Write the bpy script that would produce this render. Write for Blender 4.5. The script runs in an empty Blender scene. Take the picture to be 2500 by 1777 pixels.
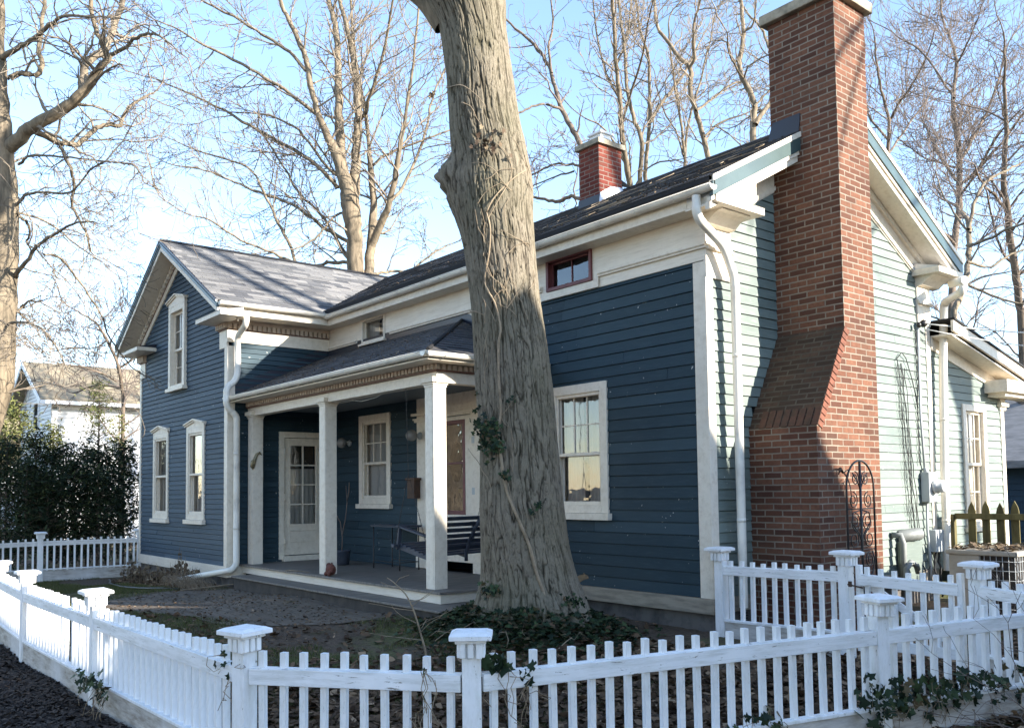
import bpy, bmesh, math, random
import numpy as np
from mathutils import Vector, Matrix
R = math.radians
random.seed(7)
scn = bpy.context.scene
COL = scn.collection

# ------------------------------------------------------------------ camera
CAMZ = 1.62
FPX, PCX, PCY = 2151.74, 1250.0, 1078.54
def cam_axes(yaw, pit, rol):
    fw = Vector((math.cos(yaw)*math.cos(pit), math.sin(yaw)*math.cos(pit), math.sin(pit)))
    r = Vector((math.sin(yaw), -math.cos(yaw), 0)); u = r.cross(fw)
    return (math.cos(rol)*r + math.sin(rol)*u, math.sin(rol)*r - math.cos(rol)*u, fw)
AX = cam_axes(R(140.65845959), R(3.16260768), R(-0.75687461))
def at(u, v, depth):
    """a point seen at photo pixel (u,v), that many metres in front of the lens"""
    d = AX[0]*((u-PCX)/FPX) + AX[1]*((v-PCY)/FPX) + AX[2]
    return Vector((0, 0, CAMZ)) + d*depth

# ------------------------------------------------------------------ objects
def tag(o, label=None, cat=None, group=None, kind=None):
    if label: o['label'] = label
    if cat: o['category'] = cat
    if group: o['group'] = group
    if kind: o['kind'] = kind
    return o
def empty(name, loc, label=None, cat=None, group=None, rz=0):
    o = bpy.data.objects.new(name, None); COL.objects.link(o)
    o.empty_display_size = .1
    o.location = loc; o.rotation_euler = (0, 0, rz)
    return tag(o, label, cat, group)
ORIG = {}
def copy_tree(o, parent=None):
    c = o.copy(); COL.objects.link(c)
    if parent is not None: c.parent = parent
    for ch in list(o.children): copy_tree(ch, c)
    return c

class MB:
    """collects shapes; T maps local (a,d,z) to world"""
    def __init__(s, T=None):
        s.v = []; s.f = []; s.uv = None; s.T = T; s.sm = []
    def pt(s, p):
        if s.T: p = s.T(*p)
        s.v.append(tuple(p)); return len(s.v)-1
    def face(s, idx, uv=None, smooth=False):
        s.f.append(tuple(idx)); s.sm.append(smooth)
        if uv is not None and s.uv is None: s.uv = {}
        if uv is not None: s.uv[len(s.f)-1] = uv
    def poly(s, pts, uv=None):
        s.face([s.pt(p) for p in pts], uv)
    def box(s, x0, x1, y0, y1, z0, z1):
        i = [s.pt(p) for p in ((x0,y0,z0),(x1,y0,z0),(x1,y1,z0),(x0,y1,z0),(x0,y0,z1),(x1,y0,z1),(x1,y1,z1),(x0,y1,z1))]
        for q in ((0,3,2,1),(4,5,6,7),(0,1,5,4),(1,2,6,5),(2,3,7,6),(3,0,4,7)): s.face([i[k] for k in q])
        return s
    def prism(s, poly, vec):
        """polygon (list of 3d points) extruded by vec"""
        n = len(poly); a = [s.pt(p) for p in poly]
        b = [s.pt((p[0]+vec[0], p[1]+vec[1], p[2]+vec[2])) for p in poly]
        s.face(a[::-1]); s.face(b)
        for k in range(n): s.face((a[k], a[(k+1)%n], b[(k+1)%n], b[k]))
        return s
    def bar(s, p, q, w, h=None, up=(0,0,1)):
        """rectangular bar from p to q, w wide, h along up"""
        h = h or w; p = Vector(p); q = Vector(q); d = (q-p).normalized(); u = Vector(up)
        if abs(d.dot(u)) > .95: u = Vector((1,0,0))
        sd = d.cross(u).normalized(); u = sd.cross(d).normalized()
        c = [p+sd*(a*w/2)+u*(b*h/2) for a, b in ((-1,-1),(1,-1),(1,1),(-1,1))]
        s.prism([tuple(x) for x in c], tuple(q-p)); return s
    def tube(s, pts, rad, n=8, cap=True, smooth=True):
        pts = [Vector(p) for p in pts]
        if not hasattr(rad, '__len__'): rad = [rad]*len(pts)
        rings = []; prev = None
        for k, p in enumerate(pts):
            a = pts[max(k-1, 0)]; b = pts[min(k+1, len(pts)-1)]
            d = (b-a)
            if d.length < 1e-9: d = Vector((0,0,1))
            d.normalize()
            if prev is None:
                u = d.orthogonal().normalized()
            else:
                u = (prev - d*prev.dot(d))
                u = u.normalized() if u.length > 1e-6 else d.orthogonal().normalized()
            prev = u; w = d.cross(u); r = rad[k]
            rings.append([s.pt(p+(u*math.cos(2*math.pi*j/n)+w*math.sin(2*math.pi*j/n))*r) for j in range(n)])
        for a, b in zip(rings, rings[1:]):
            for j in range(n): s.face((a[j], a[(j+1)%n], b[(j+1)%n], b[j]), smooth=smooth)
        if cap: s.face(rings[0][::-1]); s.face(rings[-1])
        return s
    def lathe(s, c, prof, n=16, axis=(0,0,1), smooth=True):
        """prof: list of (radius, height along axis)"""
        ax = Vector(axis).normalized(); u = ax.orthogonal().normalized(); w = ax.cross(u); c = Vector(c)
        rings = [[s.pt(c+ax*h+(u*math.cos(2*math.pi*j/n)+w*math.sin(2*math.pi*j/n))*max(r, 1e-4)) for j in range(n)] for r, h in prof]
        for a, b in zip(rings, rings[1:]):
            for j in range(n): s.face((a[j], a[(j+1)%n], b[(j+1)%n], b[j]), smooth=smooth)
        s.face(rings[0][::-1]); s.face(rings[-1]); return s
    def sweep(s, prof, p, q, side, up=(0,0,1)):
        """closed 2d profile (list of (side,up)) swept from p to q"""
        sd = Vector(side); u = Vector(up); p = Vector(p); q = Vector(q)
        s.prism([tuple(p+sd*a+u*b) for a, b in prof], tuple(q-p)); return s
    def build(s, name, mat, parent=None, bevel=0, recalc=True, local=False, kind=None):
        off = Vector((0,0,0))
        if parent is not None and not local:
            x = parent
            while x is not None: off += x.location; x = x.parent
        me = bpy.data.meshes.new(name)
        vv = [(p[0]-off[0], p[1]-off[1], p[2]-off[2]) for p in s.v]
        me.from_pydata(vv, [], s.f)
        if recalc and s.f:
            bm = bmesh.new(); bm.from_mesh(me); bmesh.ops.recalc_face_normals(bm, faces=bm.faces); bm.to_mesh(me); bm.free()
        if any(s.sm): me.polygons.foreach_set('use_smooth', s.sm)
        if s.uv is not None:
            l = me.uv_layers.new(name='UVMap')
            order = {}
            for fi, uvs in s.uv.items():
                pl = me.polygons[fi]
                lut = {s.f[fi][k]: uvs[k] for k in range(len(uvs))}
                for li in pl.loop_indices: l.data[li].uv = lut.get(me.loops[li].vertex_index, (0, 0))
        me.materials.append(mat)
        o = bpy.data.objects.new(name, me); COL.objects.link(o)
        if parent is not None: o.parent = parent
        if bevel:
            m = o.modifiers.new('Bevel', 'BEVEL'); m.width = bevel; m.segments = 2; m.limit_method = 'ANGLE'; m.angle_limit = R(40)
        if kind: o['kind'] = kind
        return o

def fast_mesh(name, V, F, mat, parent=None, smooth=False, off=None, cols=None):
    """V (n,3) array, F (m,k) int array of same-size faces"""
    V = np.asarray(V, dtype=np.float32); F = np.asarray(F, dtype=np.int32)
    if parent is not None and off is None:
        o_ = Vector((0,0,0)); x = parent
        while x is not None: o_ += x.location; x = x.parent
        V = V - np.array(o_, dtype=np.float32)
    k = F.shape[1]; m = F.shape[0]
    me = bpy.data.meshes.new(name)
    me.vertices.add(len(V)); me.vertices.foreach_set('co', V.ravel())
    me.loops.add(m*k); me.loops.foreach_set('vertex_index', F.ravel())
    me.polygons.add(m); me.polygons.foreach_set('loop_start', np.arange(0, m*k, k, dtype=np.int32))
    me.update(calc_edges=True)
    if smooth: me.polygons.foreach_set('use_smooth', np.ones(m, dtype=bool))
    if cols is not None:
        a = me.attributes.new('tone', 'FLOAT', 'FACE'); a.data.foreach_set('value', np.asarray(cols, dtype=np.float32))
    me.materials.append(mat)
    o = bpy.data.objects.new(name, me); COL.objects.link(o)
    if parent is not None: o.parent = parent
    return o

# ------------------------------------------------------------------ materials
def new_mat(name):
    m = bpy.data.materials.new(name); m.use_nodes = True
    nt = m.node_tree; b = nt.nodes['Principled BSDF']
    return m, nt, b
def N(nt, t, **kw):
    n = nt.nodes.new(t)
    for k, v in kw.items():
        if k in n.inputs: n.inputs[k].default_value = v
        else: setattr(n, k, v)
    return n
def ramp(nt, fac, stops):
    r = nt.nodes.new('ShaderNodeValToRGB'); e = r.color_ramp.elements
    while len(e) < len(stops): e.new(.5)
    for k, (p, c) in enumerate(stops):
        e[k].position = p; e[k].color = (c[0], c[1], c[2], 1) if hasattr(c, '__len__') else (c, c, c, 1)
    nt.links.new(fac, r.inputs[0]); return r.outputs[0]
def mixc(nt, f, a, b, mode='MIX'):
    m = nt.nodes.new('ShaderNodeMix'); m.data_type = 'RGBA'; m.blend_type = mode
    for inp, val in ((m.inputs[0], f), (m.inputs[6], a), (m.inputs[7], b)):
        if hasattr(val, 'is_output') or isinstance(val, bpy.types.NodeSocket): nt.links.new(val, inp)
        elif hasattr(val, '__len__'): inp.default_value = (*val[:3], 1)
        else: inp.default_value = val
    return m.outputs[2]
def coords(nt, scale=(1,1,1), kind='Object'):
    tc = nt.nodes.new('ShaderNodeTexCoord'); mp = nt.nodes.new('ShaderNodeMapping')
    nt.links.new(tc.outputs[kind], mp.inputs[0]); mp.inputs['Scale'].default_value = scale
    return mp.outputs[0]
def noise(nt, vec, scale, detail=4, rough=.55, dist=0):
    n = nt.nodes.new('ShaderNodeTexNoise'); nt.links.new(vec, n.inputs['Vector'])
    n.inputs['Scale'].default_value = scale; n.inputs['Detail'].default_value = detail
    n.inputs['Roughness'].default_value = rough; n.inputs['Distortion'].default_value = dist
    return n.outputs['Fac']
def bump(nt, b, h, strength=.3, dist=.01):
    n = nt.nodes.new('ShaderNodeBump'); n.inputs['Strength'].default_value = strength; n.inputs['Distance'].default_value = dist
    nt.links.new(h, n.inputs['Height']); nt.links.new(n.outputs[0], b.inputs['Normal']); return n
def setc(nt, b, c):
    if isinstance(c, bpy.types.NodeSocket): nt.links.new(c, b.inputs['Base Color'])
    else: b.inputs['Base Color'].default_value = (*c[:3], 1)

def simple(name, c, c2=None, scale=6, rough=.6, spec=.4, metal=0, bmp=.15, bscale=40, sc=(1,1,1), lo=.4, hi=.65):
    m, nt, b = new_mat(name); v = coords(nt, sc)
    if c2 is not None:
        f = ramp(nt, noise(nt, v, scale, 5, .6), [(lo, 0), (hi, 1)]); setc(nt, b, mixc(nt, f, c, c2))
    else: setc(nt, b, c)
    b.inputs['Roughness'].default_value = rough; b.inputs['Specular IOR Level'].default_value = spec; b.inputs['Metallic'].default_value = metal
    if bmp: bump(nt, b, noise(nt, v, bscale, 4), bmp, .004)
    return m
def paint(name, c, grime, chip, chip_amt=.70, grain=(1,1,1), rough=.5, sp=.4, bmp=.25):
    """painted wood: faint brush/grain, soft grime, a few chips of bare wood"""
    m, nt, b = new_mat(name); v = coords(nt, grain); v1 = coords(nt)
    g = ramp(nt, noise(nt, v1, 1.7, 6, .65), [(.35, 0), (.75, 1)])
    g2 = ramp(nt, noise(nt, v, 14, 5, .7), [(.45, 0), (.74, 1)])
    c1 = mixc(nt, g, c, tuple(x*.86 for x in c)); c1 = mixc(nt, g2, c1, grime)
    ch = ramp(nt, noise(nt, v, 30, 6, .75, .5), [(chip_amt, 0), (chip_amt+.03, 1)])
    setc(nt, b, mixc(nt, ch, c1, chip))
    b.inputs['Roughness'].default_value = rough; b.inputs['Specular IOR Level'].default_value = sp
    bump(nt, b, noise(nt, v, 60, 4), bmp, .003)
    return m
M = {}
M['cream'] = paint('cream_paint', (.77,.69,.57), (.60,.52,.41), (.25,.22,.19), .70)
M['creamx'] = paint('cream_paint_boards', (.77,.69,.57), (.60,.52,.41), (.22,.19,.16), .67, grain=(.25,1,3))
M['gutter'] = simple('gutter_enamel', (.78,.73,.63), (.50,.46,.40), 3, .35, .5, bmp=.05, lo=.5, hi=.8)
M['fence'] = paint('white_fence_paint', (.86,.86,.86), (.62,.62,.58), (.26,.235,.20), .635, grain=(1,1,.3), rough=.6)
M['fencer'] = paint('white_rail_paint', (.86,.86,.86), (.58,.58,.55), (.22,.20,.17), .615, grain=(.22,.22,2), rough=.6)
M['board'] = None
M['tan'] = simple('tan_trim', (.50,.40,.31), (.42,.33,.26), 5, .6)
M['line'] = simple('brown_line', (.16,.075,.05), rough=.6)
M['maroon'] = simple('maroon_paint', (.12,.03,.035), (.16,.05,.05), 4, .5)
M['bluetrim'] = simple('blue_trim', (.045,.085,.11), (.06,.11,.13), 3, .35, .5)
M['fasciag'] = simple('green_gray_fascia', (.035,.065,.066), (.05,.085,.083), 3, .35, .5)
M['black'] = simple('black_iron', (.012,.012,.013), (.03,.02,.016), 20, .45, .5)
M['dark'] = simple('interior_dark', (.02,.02,.022), rough=.9, bmp=0)
M['darkflash'] = simple('dark_flashing', (.015,.018,.03), rough=.35, spec=.5, bmp=.02)
M['metal'] = simple('galvanised_flashing', (.55,.56,.57), (.42,.43,.45), 6, .4, .5, metal=.4, bmp=.1, bscale=15)
M['graymetal'] = simple('gray_box_paint', (.45,.47,.47), (.38,.40,.40), 5, .5)
M['pvc'] = simple('gray_pvc', (.20,.21,.20), (.14,.15,.145), 5, .5)
M['concrete'] = simple('concrete_cap', (.38,.33,.25), (.20,.175,.13), 7, .85, .2, bmp=.5, bscale=60)
M['stone'] = simple('foundation_stone', (.16,.145,.13), (.08,.075,.07), 5, .9, .2, bmp=.6, bscale=25)
M['porchfloor'] = simple('porch_floor_paint', (.20,.175,.15), (.11,.10,.085), 5, .6, .3, sc=(6,.5,1))
M['swing'] = simple('navy_paint', (.035,.045,.065), (.055,.065,.085), 8, .5, .4)
M['terra'] = simple('terracotta', (.15,.06,.045), (.10,.04,.03), 12, .8, .2, bmp=.4)
M['gold'] = simple('aged_brass', (.35,.29,.17), (.18,.15,.09), 18, .4, .5, metal=.6)
M['wood'] = simple('brown_wood', (.09,.045,.025), (.05,.028,.018), 9, .6)
M['olivewood'] = simple('weathered_olive_wood', (.15,.125,.055), (.07,.06,.03), 7, .85, .2, sc=(1,1,.25), bmp=.5)
M['curtain'] = simple('net_curtain', (.62,.60,.55), rough=.9, bmp=0)
M['wallin'] = simple('inner_wall', (.30,.22,.15), rough=.9, bmp=0)
M['wire'] = simple('black_cable', (.02,.02,.02), rough=.6, bmp=0)
M['wirew'] = simple('white_cable', (.6,.6,.57), rough=.5, bmp=0)
M['lampglass'] = simple('lamp_glass', (.22,.22,.21), rough=.25, spec=.6, bmp=0)
def emat(name, c, st):
    m, nt, b = new_mat(name); b.inputs['Emission Color'].default_value = (*c, 1); b.inputs['Emission Strength'].default_value = st; return m
M['bulb'] = emat('lit_bulb', (1,.62,.3), 6)

def mat_board():
    m, nt, b = new_mat('base_board_paint'); v = coords(nt, (.5,.5,3)); v1 = coords(nt)
    gr = noise(nt, v, 9, 7, .7)
    f = ramp(nt, gr, [(.34, 0), (.66, 1)]); d = ramp(nt, noise(nt, v1, 1.3, 4), [(.30, 0), (.52, 1)])
    c = mixc(nt, f, (.58,.55,.50), (.25,.21,.17)); c = mixc(nt, d, (.66,.65,.64), c)
    setc(nt, b, c); b.inputs['Roughness'].default_value = .75; bump(nt, b, gr, .4, .004); return m
M['board'] = mat_board()

def mat_siding(name, base, faded, sheen=.4):
    m, nt, b = new_mat(name); v1 = coords(nt); v = coords(nt, (.6,.6,6))
    g = ramp(nt, noise(nt, v1, 1.1, 6, .6), [(.35, 0), (.7, 1)])
    s = ramp(nt, noise(nt, v, 7, 6, .7), [(.5, 0), (.85, 1)])
    c = mixc(nt, g, base, faded); c = mixc(nt, s, c, tuple(min(1, x*1.35+.008) for x in faded))
    at_ = nt.nodes.new('ShaderNodeAttribute'); at_.attribute_name = 'tone'
    c = mixc(nt, ramp(nt, at_.outputs['Fac'], [(0, 0), (1, .42)]), c, tuple(min(1, x*1.7+.012) for x in faded))
    ch = ramp(nt, noise(nt, coords(nt, (1,1,1.3)), 3, 3, .55, .4), [(.55, 0), (.60, 1)])
    ch2 = ramp(nt, noise(nt, coords(nt, (1,1,1)), 26, 2, .5), [(.70, 0), (.715, 1)])
    mm = nt.nodes.new('ShaderNodeMath'); mm.operation = 'MULTIPLY'; nt.links.new(ch, mm.inputs[0]); nt.links.new(ch2, mm.inputs[1])
    setc(nt, b, mixc(nt, mm.outputs[0], c, (.5,.5,.47)))
    b.inputs['Roughness'].default_value = .62; b.inputs['Specular IOR Level'].default_value = sheen
    bump(nt, b, noise(nt, v, 34, 5, .6), .25, .003)
    return m
M['siding'] = mat_siding('dark_teal_clapboard', (.014,.033,.046), (.020,.041,.054), .22)
M['sidingw'] = mat_siding('slate_blue_clapboard', (.025,.048,.073), (.032,.057,.082), .22)
M['siding_lit'] = mat_siding('sunlit_clapboard', (.105,.135,.122), (.155,.185,.165), .4)  # paler copy of the dark siding, sunlight put into the colour
M['whitesiding'] = mat_siding('white_clapboard', (.72,.72,.72), (.62,.62,.62))

def mat_brick(name, c1, c2, c3, mortar, bw=.222, rh=.0687, ms=.0105, soot=True):
    m, nt, b = new_mat(name)
    tc = nt.nodes.new('ShaderNodeTexCoord')
    wob = nt.nodes.new('ShaderNodeTexNoise'); nt.links.new(tc.outputs['Object'], wob.inputs['Vector']); wob.inputs['Scale'].default_value = 9
    sub = nt.nodes.new('ShaderNodeVectorMath'); sub.operation = 'MULTIPLY_ADD'
    nt.links.new(wob.outputs['Color'], sub.inputs[0]); sub.inputs[1].default_value = (.008,.008,0); nt.links.new(tc.outputs['UV'], sub.inputs[2])
    br = nt.nodes.new('ShaderNodeTexBrick'); nt.links.new(sub.outputs[0], br.inputs['Vector'])
    for k, x in (('Scale', 1), ('Mortar Size', ms), ('Mortar Smooth', .25), ('Bias', 0), ('Brick Width', bw), ('Row Height', rh)): br.inputs[k].default_value = x
    br.inputs['Color1'].default_value = (0,0,0,1); br.inputs['Color2'].default_value = (1,1,1,1); br.inputs['Mortar'].default_value = (.5,.5,.5,1)
    c = ramp(nt, br.outputs['Color'], [(0, c1), (.5, c2), (1, c3)])
    v = coords(nt)
    n1 = noise(nt, v, 22, 6, .7); c = mixc(nt, ramp(nt, n1, [(.35, 0), (.8, .75)]), c, tuple(x*.55 for x in c2))
    st = ramp(nt, noise(nt, v, 1.6, 5), [(.5, 0), (.8, .55)])
    c = mixc(nt, st, c, (.07,.05,.035))
    mo = mixc(nt, ramp(nt, noise(nt, v, 3, 5), [(.4, 0), (.7, 1)]), mortar, tuple(x*.6 for x in mortar))
    c = mixc(nt, br.outputs['Fac'], c, mo); setc(nt, b, c)
    b.inputs['Roughness'].default_value = .9; b.inputs['Specular IOR Level'].default_value = .2
    inv = nt.nodes.new('ShaderNodeMath'); inv.operation = 'SUBTRACT'; inv.inputs[0].default_value = 1; nt.links.new(br.outputs['Fac'], inv.inputs[1])
    ad = nt.nodes.new('ShaderNodeMath'); ad.operation = 'MULTIPLY_ADD'; nt.links.new(n1, ad.inputs[0]); ad.inputs[1].default_value = .5; nt.links.new(inv.outputs[0], ad.inputs[2])
    bump(nt, b, ad.outputs[0], .8, .006)
    return m
M['brick'] = mat_brick('red_brick', (.080,.036,.025), (.135,.058,.036), (.20,.092,.056), (.245,.20,.155), ms=.0085)
M['brick2'] = mat_brick('rough_red_brick', (.11,.025,.018), (.17,.04,.028), (.24,.07,.045), (.22,.17,.14), bw=.205, ms=.008)
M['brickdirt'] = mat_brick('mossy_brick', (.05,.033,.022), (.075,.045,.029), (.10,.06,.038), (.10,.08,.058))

def mat_shingle(name, c1, c2, c3, bw=.31, rh=.14, gl=.25, nz=.7):
    m, nt, b = new_mat(name)
    tc = nt.nodes.new('ShaderNodeTexCoord')
    br = nt.nodes.new('ShaderNodeTexBrick'); nt.links.new(tc.outputs['UV'], br.inputs['Vector'])
    for k, x in (('Scale', 1), ('Mortar Size', .003), ('Mortar Smooth', .3), ('Bias', 0), ('Brick Width', bw), ('Row Height', rh)): br.inputs[k].default_value = x
    br.offset_frequency = 2; br.squash_frequency = 3; br.squash = 1.5; br.offset = .37
    br.inputs['Color1'].default_value = (0,0,0,1); br.inputs['Color2'].default_value = (1,1,1,1); br.inputs['Mortar'].default_value = (.1,.1,.1,1)
    c = ramp(nt, br.outputs['Color'], [(0, c1), (.5, c2), (1, c3)])
    v = coords(nt); n = noise(nt, v, 160, 2, .8)
    c = mixc(nt, ramp(nt, n, [(.4, 0), (.7, nz)]), c, tuple(x*.45 for x in c2))
    c = mixc(nt, ramp(nt, noise(nt, v, .9, 5), [(.45, 0), (.8, .5)]), c, tuple(x*.6 for x in c1))
    c = mixc(nt, br.outputs['Fac'], c, tuple(x*.25 for x in c1)); setc(nt, b, c)
    b.inputs['Roughness'].default_value = .85; b.inputs['Specular IOR Level'].default_value = gl
    bump(nt, b, n, .6, .004)
    return m
M['shingle'] = mat_shingle('gray_shingles', (.085,.087,.095), (.16,.158,.158), (.26,.25,.24), nz=.3)
M['shingled'] = mat_shingle('dark_shingles', (.05,.05,.055), (.07,.068,.07), (.10,.095,.095), gl=.4)
M['tanroof'] = simple('tan_roof_shingles', (.30,.25,.17), (.20,.165,.12), 3, .9, .2, sc=(1,1,5), bmp=.4, bscale=30)
M['grayroof'] = simple('gray_roof_shingles', (.28,.27,.26), (.19,.185,.18), 3, .9, .2, sc=(1,1,5), bmp=.4, bscale=30)
M['darkroof'] = simple('dark_roof_shingles', (.07,.07,.075), (.05,.05,.05), 3, .9, .2)
M['shinglet'] = mat_shingle('tan_shingles', (.22,.19,.14), (.30,.26,.19), (.36,.32,.24))

def mat_glass(name='window_glass', tint=.75, refl=.06):
    m, nt, b = new_mat(name); nt.nodes.remove(b)
    out = nt.nodes['Material Output']
    tr = nt.nodes.new('ShaderNodeBsdfTransparent'); tr.inputs[0].default_value = (tint, tint, tint, 1)
    gl = nt.nodes.new('ShaderNodeBsdfGlossy'); gl.inputs['Roughness'].default_value = .015
    fr = nt.nodes.new('ShaderNodeFresnel'); fr.inputs[0].default_value = 1.5
    ad = nt.nodes.new('ShaderNodeMath'); ad.operation = 'MULTIPLY_ADD'; ad.use_clamp = True
    nt.links.new(fr.outputs[0], ad.inputs[0]); ad.inputs[1].default_value = 1.2; ad.inputs[2].default_value = refl
    v = coords(nt); bp = nt.nodes.new('ShaderNodeBump'); bp.inputs['Strength'].default_value = .12; bp.inputs['Distance'].default_value = .02
    nt.links.new(noise(nt, v, 3.5, 2), bp.inputs['Height']); nt.links.new(bp.outputs[0], gl.inputs['Normal'])
    mx = nt.nodes.new('ShaderNodeMixShader'); nt.links.new(ad.outputs[0], mx.inputs[0]); nt.links.new(tr.outputs[0], mx.inputs[1]); nt.links.new(gl.outputs[0], mx.inputs[2])
    nt.links.new(mx.outputs[0], out.inputs[0]); return m
M['glass'] = mat_glass()

def mat_bark(name, light, darkc, green=None, zs=.16, sc=16, bs=.6, depth=.02, twig=False):
    m, nt, b = new_mat(name); v = coords(nt, (1,1,zs))
    n = noise(nt, v, sc, 6, .68, .6)
    c = mixc(nt, ramp(nt, n, [(.36, 0), (.6, 1)]), darkc, light)
    if green is not None:
        c = mixc(nt, ramp(nt, noise(nt, coords(nt), 1.3, 5), [(.45, 0), (.72, .6)]), c, green)
    setc(nt, b, c); b.inputs['Roughness'].default_value = .92; b.inputs['Specular IOR Level'].default_value = .15
    bump(nt, b, n, bs, depth); return m
def mat_trunk():
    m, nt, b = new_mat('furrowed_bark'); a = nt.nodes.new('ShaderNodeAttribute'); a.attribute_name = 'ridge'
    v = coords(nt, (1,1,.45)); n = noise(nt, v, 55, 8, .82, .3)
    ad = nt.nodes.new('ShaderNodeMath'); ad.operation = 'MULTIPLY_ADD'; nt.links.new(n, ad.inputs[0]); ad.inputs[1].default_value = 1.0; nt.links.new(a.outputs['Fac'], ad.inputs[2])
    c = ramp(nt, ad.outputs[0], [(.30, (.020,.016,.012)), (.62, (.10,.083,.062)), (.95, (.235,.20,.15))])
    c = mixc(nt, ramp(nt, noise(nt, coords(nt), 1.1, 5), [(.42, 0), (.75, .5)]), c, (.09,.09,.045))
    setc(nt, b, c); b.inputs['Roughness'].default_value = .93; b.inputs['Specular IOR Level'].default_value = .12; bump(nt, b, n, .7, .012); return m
M['trunkbark'] = mat_trunk()
M['bark'] = mat_bark('furrowed_bark', (.34,.28,.205), (.13,.105,.078), (.17,.15,.085), zs=.13, sc=26, bs=.55, depth=.012)
M['treebark'] = mat_bark('tree_bark', (.25,.20,.14), (.11,.09,.065), zs=.2, sc=9, depth=.03)
M['treebarkd'] = mat_bark('dark_tree_bark', (.20,.155,.12), (.10,.08,.06), zs=.2, sc=9, depth=.03)
M['twig'] = simple('twig_bark', (.19,.155,.12), (.27,.225,.17), 2, .85, .2, bmp=0)
M['twigd'] = simple('dark_twig_bark', (.14,.11,.095), (.20,.165,.14), 2, .85, .2, bmp=0)
M['vine'] = simple('dry_vine', (.32,.25,.17), (.20,.15,.10), 9, .85, .2, bmp=0)

def mat_leaf(name, stops, rough=.7, trans=0):
    """per-leaf tone from a face attribute"""
    m, nt, b = new_mat(name); a = nt.nodes.new('ShaderNodeAttribute'); a.attribute_name = 'tone'
    c = ramp(nt, a.outputs['Fac'], stops); setc(nt, b, c)
    b.inputs['Roughness'].default_value = rough; b.inputs['Specular IOR Level'].default_value = .15
    return m
M['litter'] = mat_leaf('fallen_leaves', [(0, (.045,.030,.020)), (.4, (.11,.068,.040)), (.75, (.20,.13,.078)), (1, (.38,.27,.17))], .85)
M['grass'] = mat_leaf('winter_grass', [(0, (.05,.06,.022)), (.5, (.10,.115,.038)), (.8, (.16,.15,.065)), (1, (.27,.23,.12))], .8)
M['ivy'] = mat_leaf('ivy_leaves', [(0, (.008,.016,.009)), (.5, (.020,.036,.017)), (.85, (.05,.075,.03)), (1, (.12,.07,.04))], .55)
M['conifer'] = mat_leaf('conifer_foliage', [(0, (.010,.018,.010)), (.5, (.022,.036,.017)), (.8, (.05,.065,.026)), (1, (.15,.155,.055))], .7)
M['yewlight'] = mat_leaf('yellow_green_foliage', [(0, (.05,.065,.02)), (.5, (.11,.125,.04)), (1, (.22,.21,.08))], .7)
M['dead'] = mat_leaf('dead_stalks', [(0, (.06,.04,.03)), (.5, (.14,.10,.065)), (1, (.30,.24,.16))], .85)
M['chips'] = mat_leaf('wood_chips', [(0, (.02,.016,.014)), (.6, (.06,.046,.038)), (.9, (.115,.088,.07)), (1, (.20,.155,.12))], .8)
# ------------------------------------------------------------------ points on planes seen at a photo pixel
def _ray(u, v): return AX[0]*((u-PCX)/FPX) + AX[1]*((v-PCY)/FPX) + AX[2]
def pX(u, v, X): d = _ray(u, v); return Vector((0,0,CAMZ)) + d*(X/d.x)
def pY(u, v, Y): d = _ray(u, v); return Vector((0,0,CAMZ)) + d*(Y/d.y)
def pZ(u, v, Z): d = _ray(u, v); return Vector((0,0,CAMZ)) + d*((Z-CAMZ)/d.z)

# ------------------------------------------------------------------ terrain
CTRL = [(-19.2,5.7,-.06),(-14.8,5.4,.08),(-14.6,7,.1),(-8.6,5.3,.17),(-11.5,5.3,.16),(-7.2,6.0,.20),(-5.9,7.5,.08),(-4.4,7.6,.03),
        (-3.14,5.8,-.12),(-3.95,2.93,-.15),(-5.1,2.1,-.17),(-8.1,2.05,-.17),(-10.8,2.02,-.18),(-12.7,2.08,-.18),(-16,2.1,-.18),(-19.9,3.9,-.10),(-19.9,5.8,-.10),
        (-16,3.8,-.02),(-12,3.8,.02),(-8,3.9,.02),(-6,3.9,-.02),(-10,0,-.26),(-4,0,-.24),(0,0,-.25),(-1,5,-.15),(-1,9,-.1),(-4.5,11.5,0),(-24,3,-.15),(-24,8,-.12),(-30,0,-.25),(-18,0,-.26),
        (-15,10,.05),(-10,10,.1),(-6,14,-.02),(3,3,-.2)]
def ground_np(x, y):
    x = np.asarray(x, float); y = np.asarray(y, float)
    num = np.zeros_like(x); den = np.zeros_like(x)
    for a, b, c in CTRL:
        w = 1/((x-a)**2+(y-b)**2+.35)**1.6; num += w*c; den += w
    w = 6e-5; num += w*-.1; den += w
    return num/den
def gz(x, y): return float(ground_np(x, y))

def axis_vals(a, b, step, far):
    c = list(np.arange(a, b+1e-6, step)); s = step; lo = a; hi = b
    L, H = [], []
    while lo > -far: s *= 1.35; lo -= s; L.append(lo)
    s = step
    while hi < far: s *= 1.35; hi += s; H.append(hi)
    return np.array(L[::-1]+c+H)
xs = axis_vals(-21, -1, .09, 450); ys = axis_vals(-1, 9.5, .09, 450)
XX, YY = np.meshgrid(xs, ys); ZZ = ground_np(XX, YY)
rng = np.random.default_rng(3)
inner = (XX > -21) & (XX < -1) & (YY > -1) & (YY < 9.5)
ZZ = ZZ + inner*rng.normal(0, .006, ZZ.shape)
V = np.stack([XX.ravel(), YY.ravel(), ZZ.ravel()], 1); nx = len(xs); ny = len(ys)
ii, jj = np.meshgrid(np.arange(nx-1), np.arange(ny-1)); b0 = (jj*nx+ii).ravel()
F = np.stack([b0, b0+1, b0+nx+1, b0+nx], 1)
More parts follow.
